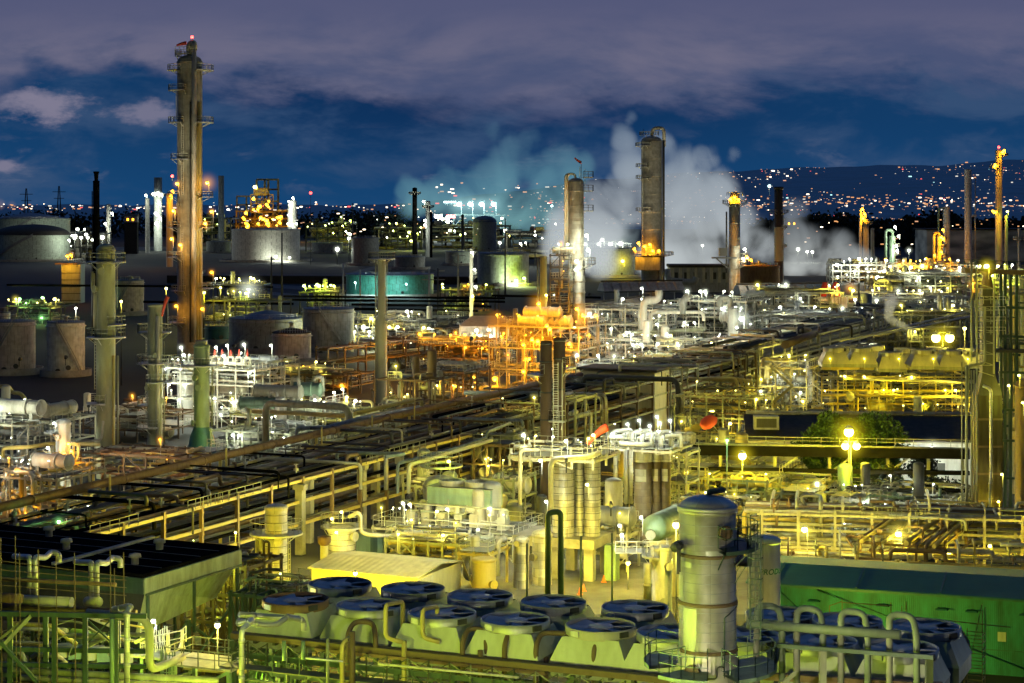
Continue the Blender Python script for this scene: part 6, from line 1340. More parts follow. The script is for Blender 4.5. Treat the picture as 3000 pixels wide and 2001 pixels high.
# ================================================================ FAR UNITS
# ---- the two towers in the middle and the orange unit
d = 412; zd_ = Z(955, d)
ou = unit('orange_unit', 'high steel structure glowing orange below the left middle tower', 1470, 1745, 408, 955, 17, 3, 5, 3, 'beige', 'O', 16, 36, 5, 71, 700, pmats=('beige', 'cream', 'rust', 'beige'), cover=.6, brace=9)
for px, py, p_ in ((1578, 890, 1700), (1708, 925, 2200), (1745, 925, 600), (1690, 905, 1500), (1610, 965, 1200), (1558, 995, 1200), (1575, 1000, 1000), (1533, 1010, 900), (1668, 1008, 800), (1602, 955, 900), (1533, 1088, 900), (1570, 1100, 800), (1640, 1090, 700)): lamp(ou, D(px, py, 404), 'O', p_ * .8, 2.2, .4, 4.5 if px in (1578, 1708, 1575) else 0)
for k, (px, py, l) in enumerate(((1590, 915, 8), (1560, 940, 6), (1620, 940, 8))):
    p = D(px, py, 410); e = thing('orange_drum', 'horizontal drum lit orange on the high steel structure, %s' % ('upper one', 'lower left one', 'lower right one')[k], 'vessel', (p.x, p.y, zd_ - 1), TH, 'drums on the orange structure')
    drum(e, (0, 0, p.z - zd_ + 1), 1.25, l, 0, M['cream'], 'shell')
ul = unit('orange_wing', 'lower orange lit wing of pipe decks left of the orange structure', 1255, 1490, 430, 1010, 15, 3, 5, 2, 'brown', 'O', 10, 36, 3, 72, 850, pmats=('rust', 'beige', 'brown'), cover=.5, brace=6)
for px, py in ((1385, 1108), (1450, 1110), (1415, 1165)): lamp(ul, D(px, py, 420), 'O', 1500, 3, .6, 2.4 if py < 1150 else 0)
dk = thing('pavilion', 'roofed shelter with a bright white interior left of the orange structure', 'shelter', (*fb(1415, 1000, 445).xy, 0), 0); wq = m(165, 445)
part('floor', MB().box((0, 4, Z(1002, 445)), (wq * .8, 9, .4)), M['deck'], dk); part('back_wall', MB().box((-1, 8, Z(978, 445)), (wq * .72, .3, m(52, 445))), M['white'], dk)
zr = Z(955, 445); part('roof', MB().add([(-wq * .42, -1, zr), (wq * .5, -1, zr), (wq * .5, 9, zr), (-wq * .42, 9, zr), (-wq * .2, 4, zr + 2.2), (wq * .4, 4, zr + 2.2)], [(0, 1, 5, 4), (2, 3, 4, 5), (1, 2, 5), (3, 0, 4), (0, 3, 2, 1)]), M['beige'], dk)
for x in (-wq * .4, -wq * .1, wq * .2, wq * .45): part('post', MB().bar((x, -.6, 0), (x, -.6, zr), .3), M['beige'], dk)
for k in range(5): part('machine', MB().lathe([(.7, 0), (.7, 1.8)] + dome(.7, .4, 1.8)[1:], 12, (-4.5 + 2 * k, 3.5, Z(1001, 445))), M['white'], dk)
for px, py in ((1395, 968), (1432, 966), (1405, 985), (1437, 985)): lamp(dk, D(px, py, 444), 'W', 2200, .4, .36)
ta = column('distillation_column', 'left middle tower with an arched side pipe and a red flag', 'column', 1697, d, 34, 758, M['colg'], domeh=0, noz=0, n=32, zb=zd_, plats=[(772, -60, 40, 2.4)], bands=6)
r2 = m(47, d) / 2; xo = (1687 - 1697) / F * d
part('upper_shell', MB().lathe([(ta['r'], Z(775, d) - zd_), (r2, Z(755, d) - zd_), (r2, Z(535, d) - zd_)] + dome(r2, r2 * .6, Z(535, d) - zd_)[1:], 36, (xo, 0, 0)), M['colg'], ta)
b = MB()
for py in range(560, 760, 22): z = Z(py, d) - zd_; b.lathe([(r2, z - .1), (r2 + .1, z), (r2, z + .1)], 32, (xo, 0, 0))
part('stiffening_ring', b, M['colg'], ta)
for x, off in ((1656, 0), (1662, .3)): part('riser_pipe', MB().tube(fillet([((x - 1697) / F * d, -.8, Z(760, d) - zd_), ((x - 1697) / F * d, -.8, Z(510, d) - zd_), (xo - .2, -.5, Z(509, d) - zd_), (xo, 0, Z(530, d) - zd_)], 1.3), .26, 9), M['beige'], ta)
for py, a0, a1 in ((560, -60, 20), (618, -60, 20), (520, -70, 10)):
    z = Z(py, d) - zd_; dk_ = part('platform', MB().box((xo + r2 + .9, -.3, z), (2.2, 2.4, .2)), M['galv'], ta); b = MB(); railing(b, [(xo + r2 - .2, -1.5, z), (xo + r2 + 2, -1.5, z), (xo + r2 + 2, .9, z)], 1.3, .11, 1.1); part('railing', b, M['dark'], dk_)
part('mast', MB().bar((xo + .9, 0, Z(530, d) - zd_), (xo + .9, 0, Z(488, d) - zd_), .14).bar((xo + 2, 0, Z(560, d) - zd_), (xo + 2, 0, Z(495, d) - zd_), .12), M['galv'], ta)
windsock('small red flag sock on top of the left middle tower', 1703, 476, d, Z(530, d), 1.5, -1, 'windsocks', .35)
for px, py, p_ in ((1723, 733, 1400), (1718, 690, 300), (1690, 765, 800), (1688, 790, 900)): lamp(ta, D(px, py, d - 3), 'W', p_, 1.4, .4, 0)
unit('side_structure', 'dim steel tower with ladders on the left of the middle tower', 1632, 1690, 410, 745, 8, 6, 2, 1, 'dark', 'WO', 3, 10, 2, 73, 420, zb=zd_, pmats=('olive', 'beige', 'brown'), cover=.8)
d = 803; tb_ = column('distillation_column', 'tallest middle tower with an orange lit ring deck and steam behind', 'column', 1909, d, 61, 398, M['colg'], domeh=.5, noz=2, n=40, plats=[(427, 150, 260, 2.6), (488, 150, 250, 2.4), (522, 150, 265, 2.4), (617, 150, 265, 2.4), (746, 0, 360, 5), (395, 140, 300, .8)], bands=9, ladders=[(-150, 740, 430)],
    risers=[(-15, .7, .55, 415, 905, 'dark')])
r = tb_['r']; part('overhead_pipe', MB().tube(fillet([(0, -.5, Z(398, d)), (.6, -.5, Z(376, d)), (r + .8, -.5, Z(374, d)), (r + .8, -.5, Z(430, d))], 3), .75, 12), M['beige'], tb_)
b = MB()
for x in (-3.6, -.2, 3): b.bar((x, -1, Z(400, d)), (x, -1, Z(378, d)), .18)
part('masts', b, M['dark'], tb_)
part('lower_box', MB().box((-2.2, -2.5, Z(771, d)), (m(72, d), 9, m(38, d))), M['grey'], tb_); part('side_leg', MB().tube([(3.6, -3.2, 0), (3.6, -3.2, Z(745, d))], 1.1, 14), M['colg'], tb_)
for px, py, p_ in ((1870, 712, 1000), (1888, 722, 1600), (1903, 716, 1600), (1912, 735, 1000), (1858, 730, 600), (1930, 735, 400)): lamp(tb_, D(px, py, d - 8.2), 'O', p_, 1.6, .6, 0)
for px, py in ((1880, 748), (1920, 748)): light(tb_, D(px, py + 10, d - 9), 'O', 500, .5)
for x, y, z in ((30, 730, 6), (75, 735, 6)): added_flood(tb_, (x, y, z), (tb_.location.x, 803, 50), 'N', 80000, 34, .8)  # added spots up the tallest middle tower
d = 700; tc_ = column('distillation_column', 'right middle tower with an orange lit crown', 'column', 2152, d, 33, 588, M['colg'], domeh=0, noz=1, n=32, plats=[(596, 0, 360, 2.4), (752, -60, 45, 3.0), (775, -60, 45, 2.4)], bands=5, risers=[(-165, 1.1, .3, 620, 800, 'dark')])
r = tc_['r']; part('crown', MB().lathe([(r * .8, Z(596, d)), (r * .85, Z(575, d))] + dome(r * .85, 1.4, Z(572, d))[1:], 24), M['cream'], tc_)
b = MB(); railing(b, [(r * 1.4 * math.cos(a), r * 1.4 * math.sin(a), Z(573, d)) for a in [i * .5 for i in range(-7, 1)]], 1.2, .16, 1.2); part('crown_railing', b, M['rail'], tc_)
part('side_frame', MB().box((-4, -1, Z(755, d)), (9, 4, .5)).box((-4.4, -1, Z(738, d)), (3, 2.4, 3)), M['dark'], tc_); part('strut', MB().bar((-7, -1, Z(756, d)), (-2, -1, Z(790, d)), .5), M['dark'], tc_)
for px, py, c, p_ in ((2140, 583, 'O', 1700), (2152, 578, 'O', 2200), (2163, 585, 'O', 1500), (2181, 730, 'W', 900), (2178, 758, 'W', 700), (2190, 756, 'O', 900)): lamp(tc_, D(px, py, d - 3.6), c, p_, 1.4, .5)
for x, y, z in ((70, 640, 6), (95, 650, 6)): added_flood(tc_, (x, y, z), (tc_.location.x, 700, 24), 'N', 36000, 34, .8)  # added spots up the right middle tower
for x in (-8, 28): added_flood(ta, (x, 370, 14), (ta.location.x, 412, 38), 'N', 12000, 34, .5)  # added spots up the left middle tower
st_ = column('brown_stack', 'tall brown stack with paler lower bands right of the steam', 'stack', 2281, 940, 25, 549, M['brown'], domeh=0, noz=0, n=28, plats=[(622, 150, 240, 2.6), (622, -60, 30, 2.8), (668, -50, 30, 2.0), (722, -50, 30, 2.0)], ladders=[(-20, 830, 630)])
r = st_['r']; part('pale_band', MB().lathe([(r + .05, Z(765, 940)), (r + .05, Z(665, 940))], 28), M['beige'], st_); part('crown_ring', MB().lathe([(r, Z(556, 940)), (r + .4, Z(553, 940)), (r + .4, Z(547, 940)), (r * .9, Z(547, 940))], 28), M['dark'], st_)
# ---- white lit process complex in the centre right
wu = unit('white_unit', 'wide white lit process unit full of pipes in the centre right', 1725, 2010, 470, 905, 24, 4, 7, 3, 'cream', 'W', 18, 70, 9, 81, 460, pmats=('white', 'grey', 'galv', 'olive', 'dark'), cover=.6, brace=8)
wu2 = unit('white_unit', 'second white lit unit of pipes and drums around the right middle tower', 2010, 2240, 480, 880, 24, 4, 5, 3, 'cream', 'W', 13, 60, 8, 82, 460, pmats=('white', 'grey', 'galv', 'olive', 'dark'), cover=.6, brace=6)
wu3 = unit('white_unit', 'low white lit pipe deck in front of the two white units', 1760, 2160, 440, 1010, 12, 2, 8, 2, 'cream', 'WWK', 9, 50, 6, 83, 330, pmats=('white', 'grey', 'galv', 'beige', 'dark'), cover=.45, brace=6)
for px, py, p_, hz in ((2173, 934, 4200, 3.4), (1941, 1048, 2600, 2.2), (1854, 1010, 1400, 0), (1880, 845, 1200, 0), (2158, 960, 900, 0), (2005, 945, 900, 0), (1925, 950, 1200, 0), (2115, 905, 900, 0)): lamp(wu, D(px, py, 438), 'W', p_ * .55, 3, .3 if not hz else .6, hz * 1.3)
drum(wu2, loc2w(wu2, (0, 0, 0)) * 0 + Vector((7, -13, Z(934, 470))), 1.6, 5, 0, M['white']); 
for pts, r, mt, lab in (([(1885, 965), (1885, 880), (1930, 878), (1930, 850)], .9, 'white', 'fat white duct elbow left of the tallest middle tower'), ([(1905, 980), (1905, 915), (2060, 915), (2062, 940)], .45, 'white', 'long white pipe bend over the white unit'), ([(2000, 920), (2000, 880), (2018, 868), (2018, 862)], .8, 'grey', 'grey duct rising in the middle of the white unit'), ([(2110, 900), (2108, 872), (2140, 872), (2140, 1000)], .7, 'grey', 'fat grey duct dropping in front of the right middle tower'), ([(1850, 975), (2060, 965)], .5, 'olive', 'level grey-green pipe along the front of the white unit')):
    pipe(lab, [fb(x, y, 452) for x, y in pts], r, M[mt], 'duct')
pk = column('dim_vessel', 'dim grey upright vessel standing in the white steam', 'vessel', 2150, 448, 28, 900, M['grey'], domeh=.3, noz=1)
pr_ = thing('reactor_plinth', 'purple-brown flat roofed block behind the pipe arch', 'building', (*fb(1830, 1090, 335).xy, 0), TH); part('wall', MB().box((0, 0, Z(1085, 335) / 2), (14, 8, Z(1085, 335))), M['beige'], pr_); part('roof', MB().box((0, 0, Z(1078, 335)), (15, 9, .4)), M['roof'], pr_)
for k, (x0, x1, d, y0, lc, n, lab) in enumerate(((1690, 1900, 372, 1075, 'WK', 6, 'cluttered pipe decks rising over the pipe way behind the dark arch'), (1880, 2110, 410, 1040, 'KW', 6, 'cluttered pipe decks over the pipe way right of the dark arch'), (2060, 2290, 440, 1020, 'K', 6, 'cluttered pipe frames before the yellow stair tower'), (2200, 2420, 400, 1075, 'K', 4, 'dim cluttered pipe frames left of the far yellow fans'))):
    unit('rack_deck', lab, x0, x1, d, y0, 12, 2, 6, 2, 'olive', lc, n, 44, 3, 170 + k, 380, pmats=('olive', 'cream', 'beige', 'dark', 'galv'), cover=.3, brace=6, pr=(.14, .36), rz=-.25)
for k, (x0, x1, d, y0, lab) in enumerate(((1130, 1290, 460, 985, 'dim lit frames of pipes left of the shelter'), (830, 1060, 400, 1095, 'dark pipe frames before the pink storage tank'), (1220, 1400, 345, 1085, 'brown pipe frames between the slender column and the orange wing'))):
    unit('pipe_frame_unit', lab, x0, x1, d, y0, 12, 2, 5, 2, 'brown', 'WKO', 4, 30, 3, 180 + k, 200, pmats=('brown', 'beige', 'grey', 'cream', 'dark'), cover=.35, brace=5, pr=(.14, .32))
# ---- long air cooler roofs
for k, (x0, y0, x1, y1, d, lab, mt) in enumerate(((1745, 940, 1935, 890, 560, 'long slatted cooler roof left of the tallest middle tower', 'beige'), (2170, 868, 2425, 858, 690, 'long grey slatted cooler roof right of the right middle tower', 'bluepaint'), (1770, 862, 2010, 842, 760, 'low reddish slatted cooler roof behind the tallest middle tower', 'pink'))):
    a, c = D(x0, y0, d), D(x1, y1, d + (60 if k == 0 else 10)); a.z = c.z = (a.z + c.z) / 2; ang = math.atan2(c.y - a.y, c.x - a.x); l = (c - a).length
    e = thing('slatted_cooler', lab, 'air cooler', (a.x, a.y, 0), ang); n = 9
    part('deck', MB().box((l / 2, 4, a.z - .3), (l, 9, .5)), M['dark'], e)
    for i in range(n):
        xa = l * i / n; w2 = l / n * .93
        part('plenum', MB().add([(xa, -.5, a.z), (xa + w2, -.5, a.z), (xa + w2 * .86, 3, a.z + 3.4), (xa + w2 * .1, 3, a.z + 3.4), (xa, 9, a.z), (xa + w2, 9, a.z), (xa + w2 * .86, 6, a.z + 3.4), (xa + w2 * .1, 6, a.z + 3.4)], [(0, 1, 2, 3), (1, 5, 6, 2), (5, 4, 7, 6), (4, 0, 3, 7), (3, 2, 6, 7)]), M[mt], e)
    part('roof_rail', MB().bar((0, 4, a.z + 3.9), (l, 4, a.z + 3.9), .5, .6), M['roof'], e)
    for i in range(8): part('leg', MB().bar((l * i / 7, 0, 0), (l * i / 7, 0, a.z - .55), .4), M['grey'], e)
    if k == 1: lamp(e, loc2w(e, (l * .53, -3, a.z - .2)), 'W', 3200, 2, .5, 3); lamp(e, loc2w(e, (l * .2, -3, a.z - 1)), 'W', 900, 2, .4)
    if k == 0:
        for q in (.25, .6, .9): lamp(e, loc2w(e, (l * q, -4, a.z - 2)), 'W', 900, 2, .35)
# ---- horizontal pipe racks right of the white units
for k, (x0, x1, y0, d, lv, lab, mt, lc) in enumerate(((2185, 2590, 1000, 520, 4, 'broad cream lit truss rack of pipes right of the white units', 'cream', 'W'), (2200, 2480, 890, 600, 3, 'smaller pipe rack under the grey slatted cooler roof', 'cream', 'WK'), (2480, 2860, 905, 640, 3, 'pipe rack with white lamps behind the pale smoke wisp', 'galv', 'WK'), (2560, 2860, 955, 470, 2, 'dark level pipe rack above the far yellow fans', 'grey', 'K'))):
    u_ = unit('truss_rack', lab, x0, x1, d, y0 - (75 if k == 0 else 35), 14, lv, 8, 2, mt, lc, 9 if k < 3 else 3, 48, 4, 90 + k, 460 if k < 3 else 300, pmats=('white', 'grey', 'galv', 'beige', 'dark') if k < 3 else ('galv', 'olive', 'bluepaint'), cover=.25, brace=14, pr=(.18, .45), rz=-.06 if k else -.1)
pipe('silver pipe bending down at the right end of the level rack', [fb(2660, 900, 600), fb(2790, 898, 600), fb(2790, 915, 600)], .4, M['galv'], 'bent_pipe'); pipe('silver pipe bending down next to the right end of the level rack', [fb(2700, 892, 604), fb(2802, 890, 604), fb(2802, 918, 604)], .35, M['galv'], 'bent_pipe')
for k, (xa, ya, xb, yb) in enumerate(((2310, 1048, 2640, 960), (2460, 1000, 2830, 915), (2330, 1065, 2420, 1040), (2300, 1010, 2420, 965), (2560, 985, 2850, 925))): pipe('long sloping silver pipe above the far yellow fans, %s' % ('front one', 'rear one', 'short front one', 'rusty brown one', 'topmost one')[k], [fb(xa, ya, 365), fb(xb, yb, 470)], .22 if k != 3 else .8, M['galv' if k != 3 else 'brown'], 'sloping_pipe')
# ---- far right units with columns
for px, d, w_, py, mt, lab, kw in ((2537, 1134, 16, 640, 'beige', 'thin far column with an orange lit head, the thicker one', dict(plats=[(655, 0, 360, 2.5)])), (2521, 1130, 9, 612, 'cream', 'thin far pipe column beside the orange headed one', {}), (2556, 1140, 10, 668, 'beige', 'short thin column right of the orange headed one', {}),
    (2614, 1189, 20, 690, 'green', 'far column with a big hooked overhead pipe and white lamps', dict(plats=[(720, -60, 40, 3), (745, -60, 40, 3), (765, -60, 40, 3)])), (2773, 1215, 20, 604, 'tank', 'blunt pale column left of the tall pair at the right', {}), (2752, 1205, 14, 690, 'yellow', 'orange lit vessel in front of the blunt pale column', dict(plats=[(700, -60, 60, 3), (722, -60, 60, 3), (750, -60, 60, 3)])),
    (2836, 1215, 21, 494, 'tank', 'tall plain pale column left of the one with the red beacon', dict(bands=7)), (2926, 1300, 20, 438, 'beige', 'tall far column with a red beacon at the right', dict(plats=[(455, -60, 40, 4), (490, 150, 260, 4), (622, 150, 250, 4)], bands=6)), (2948, 1290, 9, 630, 'beige', 'short pale column right of the beacon column', {}), (2986, 1180, 8, 668, 'cream', 'slim pale column near the right edge with lamps', dict(plats=[(700, 0, 360, 3)]))):
    t = column('far_column', lab, 'column', px, d, w_, py, M[mt], noz=0, n=20, domeh=.4, **kw); r = t['r']; zt = Z(py, d)
    if px == 2614: part('overhead_pipe', MB().tube(fillet([(0, -.4, zt - 1), (0, -.4, zt + 3.4), (-4.2, -.4, zt + 3.4), (-4.2, -.4, 4)], 2.6, 6), .95, 12), M['green'], t); L2 = ((2622, 665, 'W'), (2632, 692, 'W'), (2626, 720, 'W'), (2628, 735, 'W'), (2615, 785, 'W'))
    elif px == 2537: L2 = ((2533, 627, 'O'), (2526, 612, 'O'), (2528, 640, 'O'))
    elif px == 2752: part('overhead_pipe', MB().tube(fillet([(-.2, -.4, zt - 1), (-.2, -.4, zt + 1.5), (-3.6, -.4, zt + 1.5), (-3.6, -.4, 4)], 1.4, 5), .9, 12), M['yellow'], t); L2 = ((2762, 673, 'O'), (2757, 695, 'O'), (2764, 700, 'O'), (2757, 738, 'O'), (2768, 780, 'O'), (2738, 748, 'O'))
    elif px == 2926: part('beacon', MB().ball((0, 0, zt + 1.6), .9, 10, 6), BM['R_'], t); L2 = ((2942, 440, 'O'), (2936, 446, 'O'), (2915, 482, 'O'), (2912, 488, 'O'), (2908, 618, 'O'), (2915, 622, 'O'))
    elif px == 2948: L2 = ((2951, 620, 'V'), )
    elif px == 2773: part('overhead_pipe', MB().tube(fillet([(-1.6, -.4, zt - 1.2), (-5.2, -.4, zt - 1.2), (-5.2, -.4, zt - 26)], 2.2, 5), .6, 10), M['green'], t); L2 = ()
    elif px == 2836: part('side_pipe', MB().tube([(4.6, -.4, 6), (4.6, -.4, zt - 6)], .4, 8), M['galv'], t); part('clip', MB().box((4, -.4, Z(632, d)), (2.6, 1.5, 1.4)), M['galv'], t); L2 = ()
    else: L2 = ()
    for x, y, c in L2: lamp(t, D(x, y, d - r - 3), c, 1300, 2, .8)
for k, (x0, x1, y0, d, lc, n, mt, lab) in enumerate(((2440, 2600, 815, 990, 'W', 9, 'white', 'white lit far unit at the foot of the orange headed column'), (2590, 2720, 820, 1000, 'WKO', 9, 'cream', 'white and amber lit far unit at the foot of the hooked column'), (2715, 2860, 815, 1010, 'WOO', 10, 'cream', 'amber lit far unit at the foot of the blunt pale column'), (2850, 3040, 840, 800, 'WKV', 11, 'olive', 'far unit glinting through the gantry at the right edge'), (2560, 2840, 845, 760, 'KW', 7, 'olive', 'olive lit far pipe unit behind the small smoke wisp'))):
    unit('far_unit', lab, x0, x1, d, y0 - 40, 26, 3, 6, 2, mt, lc, n, 30, 6, 110 + k, 1000, pmats=('white', 'cream', 'yellow', 'galv', 'dark') if k < 3 else ('olive', 'beige', 'cream'), cover=.5, brace=4, pr=(.3, .8), rz=-.05, lz=3)
for px, py, d, c, p_, hz, lab in ((2558, 805, 960, 'O', 3000, 3.5, 'orange lamp at the foot of the hooked column'), (2714, 780, 960, 'O', 5000, 4, 'orange lamp on a pole left of the orange lit vessel'), (2635, 775, 960, 'O', 3600, 3.5, 'orange lamp right of the hooked column'), (2491, 845, 820, 'O', 4200, 4, 'big orange lamp over the red funnels'), (2663, 733, 1150, 'W', 3600, 3, 'white lamp standing between the hooked column and the grey wall'), (2810, 806, 940, 'O', 3600, 3.5, 'orange lamp left of the gantry'), (2848, 832, 800, 'O', 3200, 3, 'orange star bright lamp left of the right edge furnace'), (2544, 800, 930, 'W', 2600, 2.5, 'white lamp in front of the far white unit'), (2708, 880, 650, 'W', 1800, 2, 'white lamp left on the level pipe rack'), (2775, 878, 650, 'W', 1800, 2, 'white lamp right on the level pipe rack'), (2568, 880, 620, 'W', 1800, 2, 'white lamp near the small smoke wisp'), (2505, 878, 620, 'W', 1500, 0, 'white lamp left of the dark box by the smoke wisp')):
    street_lamp(lab, px, py, d, c, p_ * .45, hz * 1.3)
e = thing('red_funnels', 'pair of orange-red cone hoppers on a frame under the big orange lamp', 'hopper', (*fb(2432, 900, 640).xy, 0)); zq = Z(868, 640)
for x in (-1.8, 1.8): part('funnel', MB().lathe([(1.7, zq), (1.7, zq + 2.6), (.8, zq + 4.2), (.8, zq + 4.8)], 16, (x, 0, 0)), M['red'], e)
part('frame', MB().box((1, 0, zq - 2), (9, 4, 3.6)), M['white'], e); lamp(e, D(2452, 862, 630), 'O', 1400, 2, .5)
e = thing('grey_box', 'dull grey block tank beside the small smoke wisp', 'tank', (*fb(2535, 900, 600).xy, 0)); part('shell', MB().lathe([(m(38, 600) / 2, 0), (m(38, 600) / 2, Z(862, 600)), (.01, Z(858, 600))], 24), M['grey'], e); part('rib', MB().bar((-2.2, -.6, 0), (-2.2, -.6, Z(830, 600)), .5), M['dark'], e)
# ---- long grey wall building with a mottled front, warehouse, orange tank
def mural():
    mt, nt, b = nodes('mottled_wall'); N = nt.nodes; L = nt.links; tc = N.new('ShaderNodeTexCoord'); n = N.new('ShaderNodeTexNoise'); n.inputs['Scale'].default_value = .045; n.inputs['Detail'].default_value = 5
    mp = N.new('ShaderNodeMapping'); mp.inputs['Scale'].default_value = (.7, 1, 2.4); L.new(tc.outputs['Object'], mp.inputs['Vector']); L.new(mp.outputs[0], n.inputs['Vector'])
    cr = N.new('ShaderNodeValToRGB'); e = cr.color_ramp.elements; e[0].position = .38; e[0].color = (.16, .17, .18, 1); e[1].position = .62; e[1].color = (.62, .62, .60, 1); L.new(n.outputs['Fac'], cr.inputs['Fac']); L.new(cr.outputs['Color'], b.inputs['Base Color']); b.inputs['Roughness'].default_value = .8; return mt
mm = mural(); dW = 1380; x0, x1 = D(2715, 0, dW).x, D(3120, 0, dW).x
gw = thing('grey_hall', 'long grey hall with a mottled black and white front at the far right', 'building', ((x0 + x1) / 2, dW + 20, 0)); part('wall', MB().box((0, 0, Z(675, dW) / 2), (x1 - x0, 40, Z(675, dW))), mm, gw); part('roof', MB().box((0, 0, Z(672, dW)), (x1 - x0 + 2, 42, 1)), M['roof'], gw)
for px in (2740, 2800, 2880, 2980): light(gw, D(px, 785, dW - 45), 'W', 7000, 1)
dW = 880; x0, x1 = D(1965, 0, dW).x, D(2140, 0, dW).x
wh = thing('warehouse', 'long dim warehouse with dark windows between the middle towers', 'building', ((x0 + x1) / 2, dW + 10, 0), -.02); L_ = x1 - x0
part('wall', MB().box((0, 0, Z(783, dW) / 2), (L_, 20, Z(783, dW))), M['grey'], wh); part('roof', MB().box((0, 0, Z(780, dW)), (L_ + 1, 21, 1.2)), M['roof'], wh)
for k in range(6): part('window', MB().box((-L_ * .4 + k * L_ * .16, -10.05, Z(808, dW)), (1.6, .12, 3.2)), M['dark'], wh)
for k in range(8): part('pilaster', MB().box((-L_ * .46 + k * L_ * .13, -10.1, Z(806, dW)), (1.4, .3, 7)), M['cream'], wh)
t = tank('rust red storage tank lit orange inside the rim right of the right middle tower', 2225, 832, 118, 778, M['rust'], M['rust'], 'open', stair=0, d=900)
t2 = column('orange_drum', 'orange lit low drum on the rust red tank', 'tank', 2224, 925, 50, 768, M['beige'], domeh=.1, noz=0)
lamp(t2, D(2200, 762, 912), 'O', 3000, 1.5, .6); lamp(t2, D(2238, 790, 905), 'O', 3600, 1.5, .5); lamp(t2, D(2188, 751, 912), 'O', 1500, 1.5, .6)
e = thing('pipe_bend', 'big grey duct lying bent before the dim warehouse', 'duct', (*fb(1990, 825, 840).xy, 0)); part('duct', MB().tube(fillet([D(1955, 790, 840), D(1958, 822, 838), D(2035, 828, 836), D(2040, 812, 836)], 6), 1.4, 12), M['grey'], e, True); part('stand', MB().bar(D(2010, 830, 837), D(2010, 845, 837), .8), M['grey'], e, True)
# ---- ground in between: dark low things, utility poles, pylons, roads lamps
for k, (px, y0, y1, arms, lab) in enumerate(((795, 752, 883, 1, 'utility pole before the floodlit white tank'), (1005, 772, 865, 0, 'pale utility pole left of the teal tank'), (1055, 790, 868, 0, 'short pale pole before the teal tank'), (1257, 785, 870, 2, 'white utility pole with crossarms right of the teal tank'), (1283, 785, 880, 2, 'second utility pole with crossarms right of the teal tank'), (1342, 740, 870, 2, 'brown utility pole left of the lit lattice mast'), (1033, 595, 690, 0, 'tall thin pole on the horizon left of the dark tank'), (1480, 640, 840, 0, 'dark pole before the grey-green tank'), (826, 682, 760, 0, 'dark pole in front of the white tank'))):
    d = 640 if k not in (6, 7) else (1500 if k == 6 else 850); p = D(px, y1, d); t = thing('utility_pole', lab, 'pole', (p.x, d, 0), 0, 'utility poles'); zt = Z(y0, d)
    part('shaft', MB().tube([(0, 0, 0), (0, 0, zt)], [.42, .26] if d < 1000 else [.6, .4], 8), M['beige' if k in (5,) else 'galv' if k in (1, 3, 2) else 'dark'], t)
    for a in range(arms): part('crossarm', MB().bar((-2.4, 0, zt - 1 - a * 3), (2.4, 0, zt - 1 - a * 3), .25), M['grey'], t)
for k, (px, y0) in enumerate(((77, 552), (173, 545))):
    d = 2600; t = thing('pylon', '%s lattice pylon on the left horizon' % ('left', 'right')[k], 'pylon', (D(px, 0, d).x, d, 0), 0, 'pylons on the horizon'); zt = Z(y0, d); b = MB()
    for s, q in ((-1, -1), (1, -1), (1, 1), (-1, 1)): b.bar((s * 4, q * 4, 0), (s * .6, q * .6, zt), .7)
    part('lattice_mast', b, M['dark'], t); part('crossarm', MB().bar((-9, 0, zt - 8), (9, 0, zt - 8), .8), M['dark'], t); part('crossarm', MB().bar((-7, 0, zt - 17), (7, 0, zt - 17), .8), M['dark'], t)
mt_ = column('lattice_mast', 'narrow lit vessel in a dark lattice mast left of the grey-green tank', 'column', 1381, 560, 11, 728, M['cream'], domeh=.2, noz=0, plats=[(735, -60, 60, 1.2), (810, -60, 60, 1.2)])
for px, py, c, p_ in ((1390, 790, 'W', 1500), (1384, 868, 'Y', 1400), (1383, 740, 'W', 700), (1393, 840, 'W', 700)): lamp(mt_, D(px, py, 556), c, p_, 1.5, .4)
column('bare_column', 'yellow-lit bare column left of the orange structure', 'column', 1592, 470, 21, 750, M['yellow'], domeh=.1, noz=0, risers=[(180, .5, .25, 755, 950, 'olive')])
lamp(ta, D(1600, 865, 455), 'Y', 900, 1.5, .3)
for k, (px, py, d, c, p_, hz, lab) in enumerate(((728, 848, 600, 'W', 2200, 8, 'blinding white lamp on the dark plain right of the tallest column'), (598, 857, 560, 'Y', 1400, 1.6, 'greenish yellow lamp close right of the tallest column'), (646, 842, 640, 'K', 700, 0, 'small twin lamp pole on the dark plain'), (126, 873, 700, 'G', 900, 0, 'small green lamp among the dark shrubs at the left'), (487, 845, 620, 'K', 500, 0, 'small lamp left of the tallest column'), (355, 883, 420, 'K', 300, 0, 'thin pale lamp post before the brownish tank'), (1037, 972, 520, 'W', 2600, 1.6, 'white lamp beside the blue-grey storage tank'), (1082, 972, 520, 'W', 1400, 0, 'white lamp under the deck behind the slender column'), (1340, 925, 560, 'W', 1800, 0, 'white lamp above the shelter on the dark plain'), (172, 1528, 185, 'G', 420, 1.0, 'green lamp over the black roofed cooler house'), (1490, 1428, 232, 'G', 420, 1.0, 'green lamp post right of the green box cooler'), (2130, 1290, 236, 'G', 360, .8, 'green lamp post above the pale access tower'), (222, 903, 560, 'W', 900, 0, 'white lamp low beside the pale green column'))):
    street_lamp(lab, px, py, d, c, p_, hz, r=.16 if k in (9, 10, 11) else None)
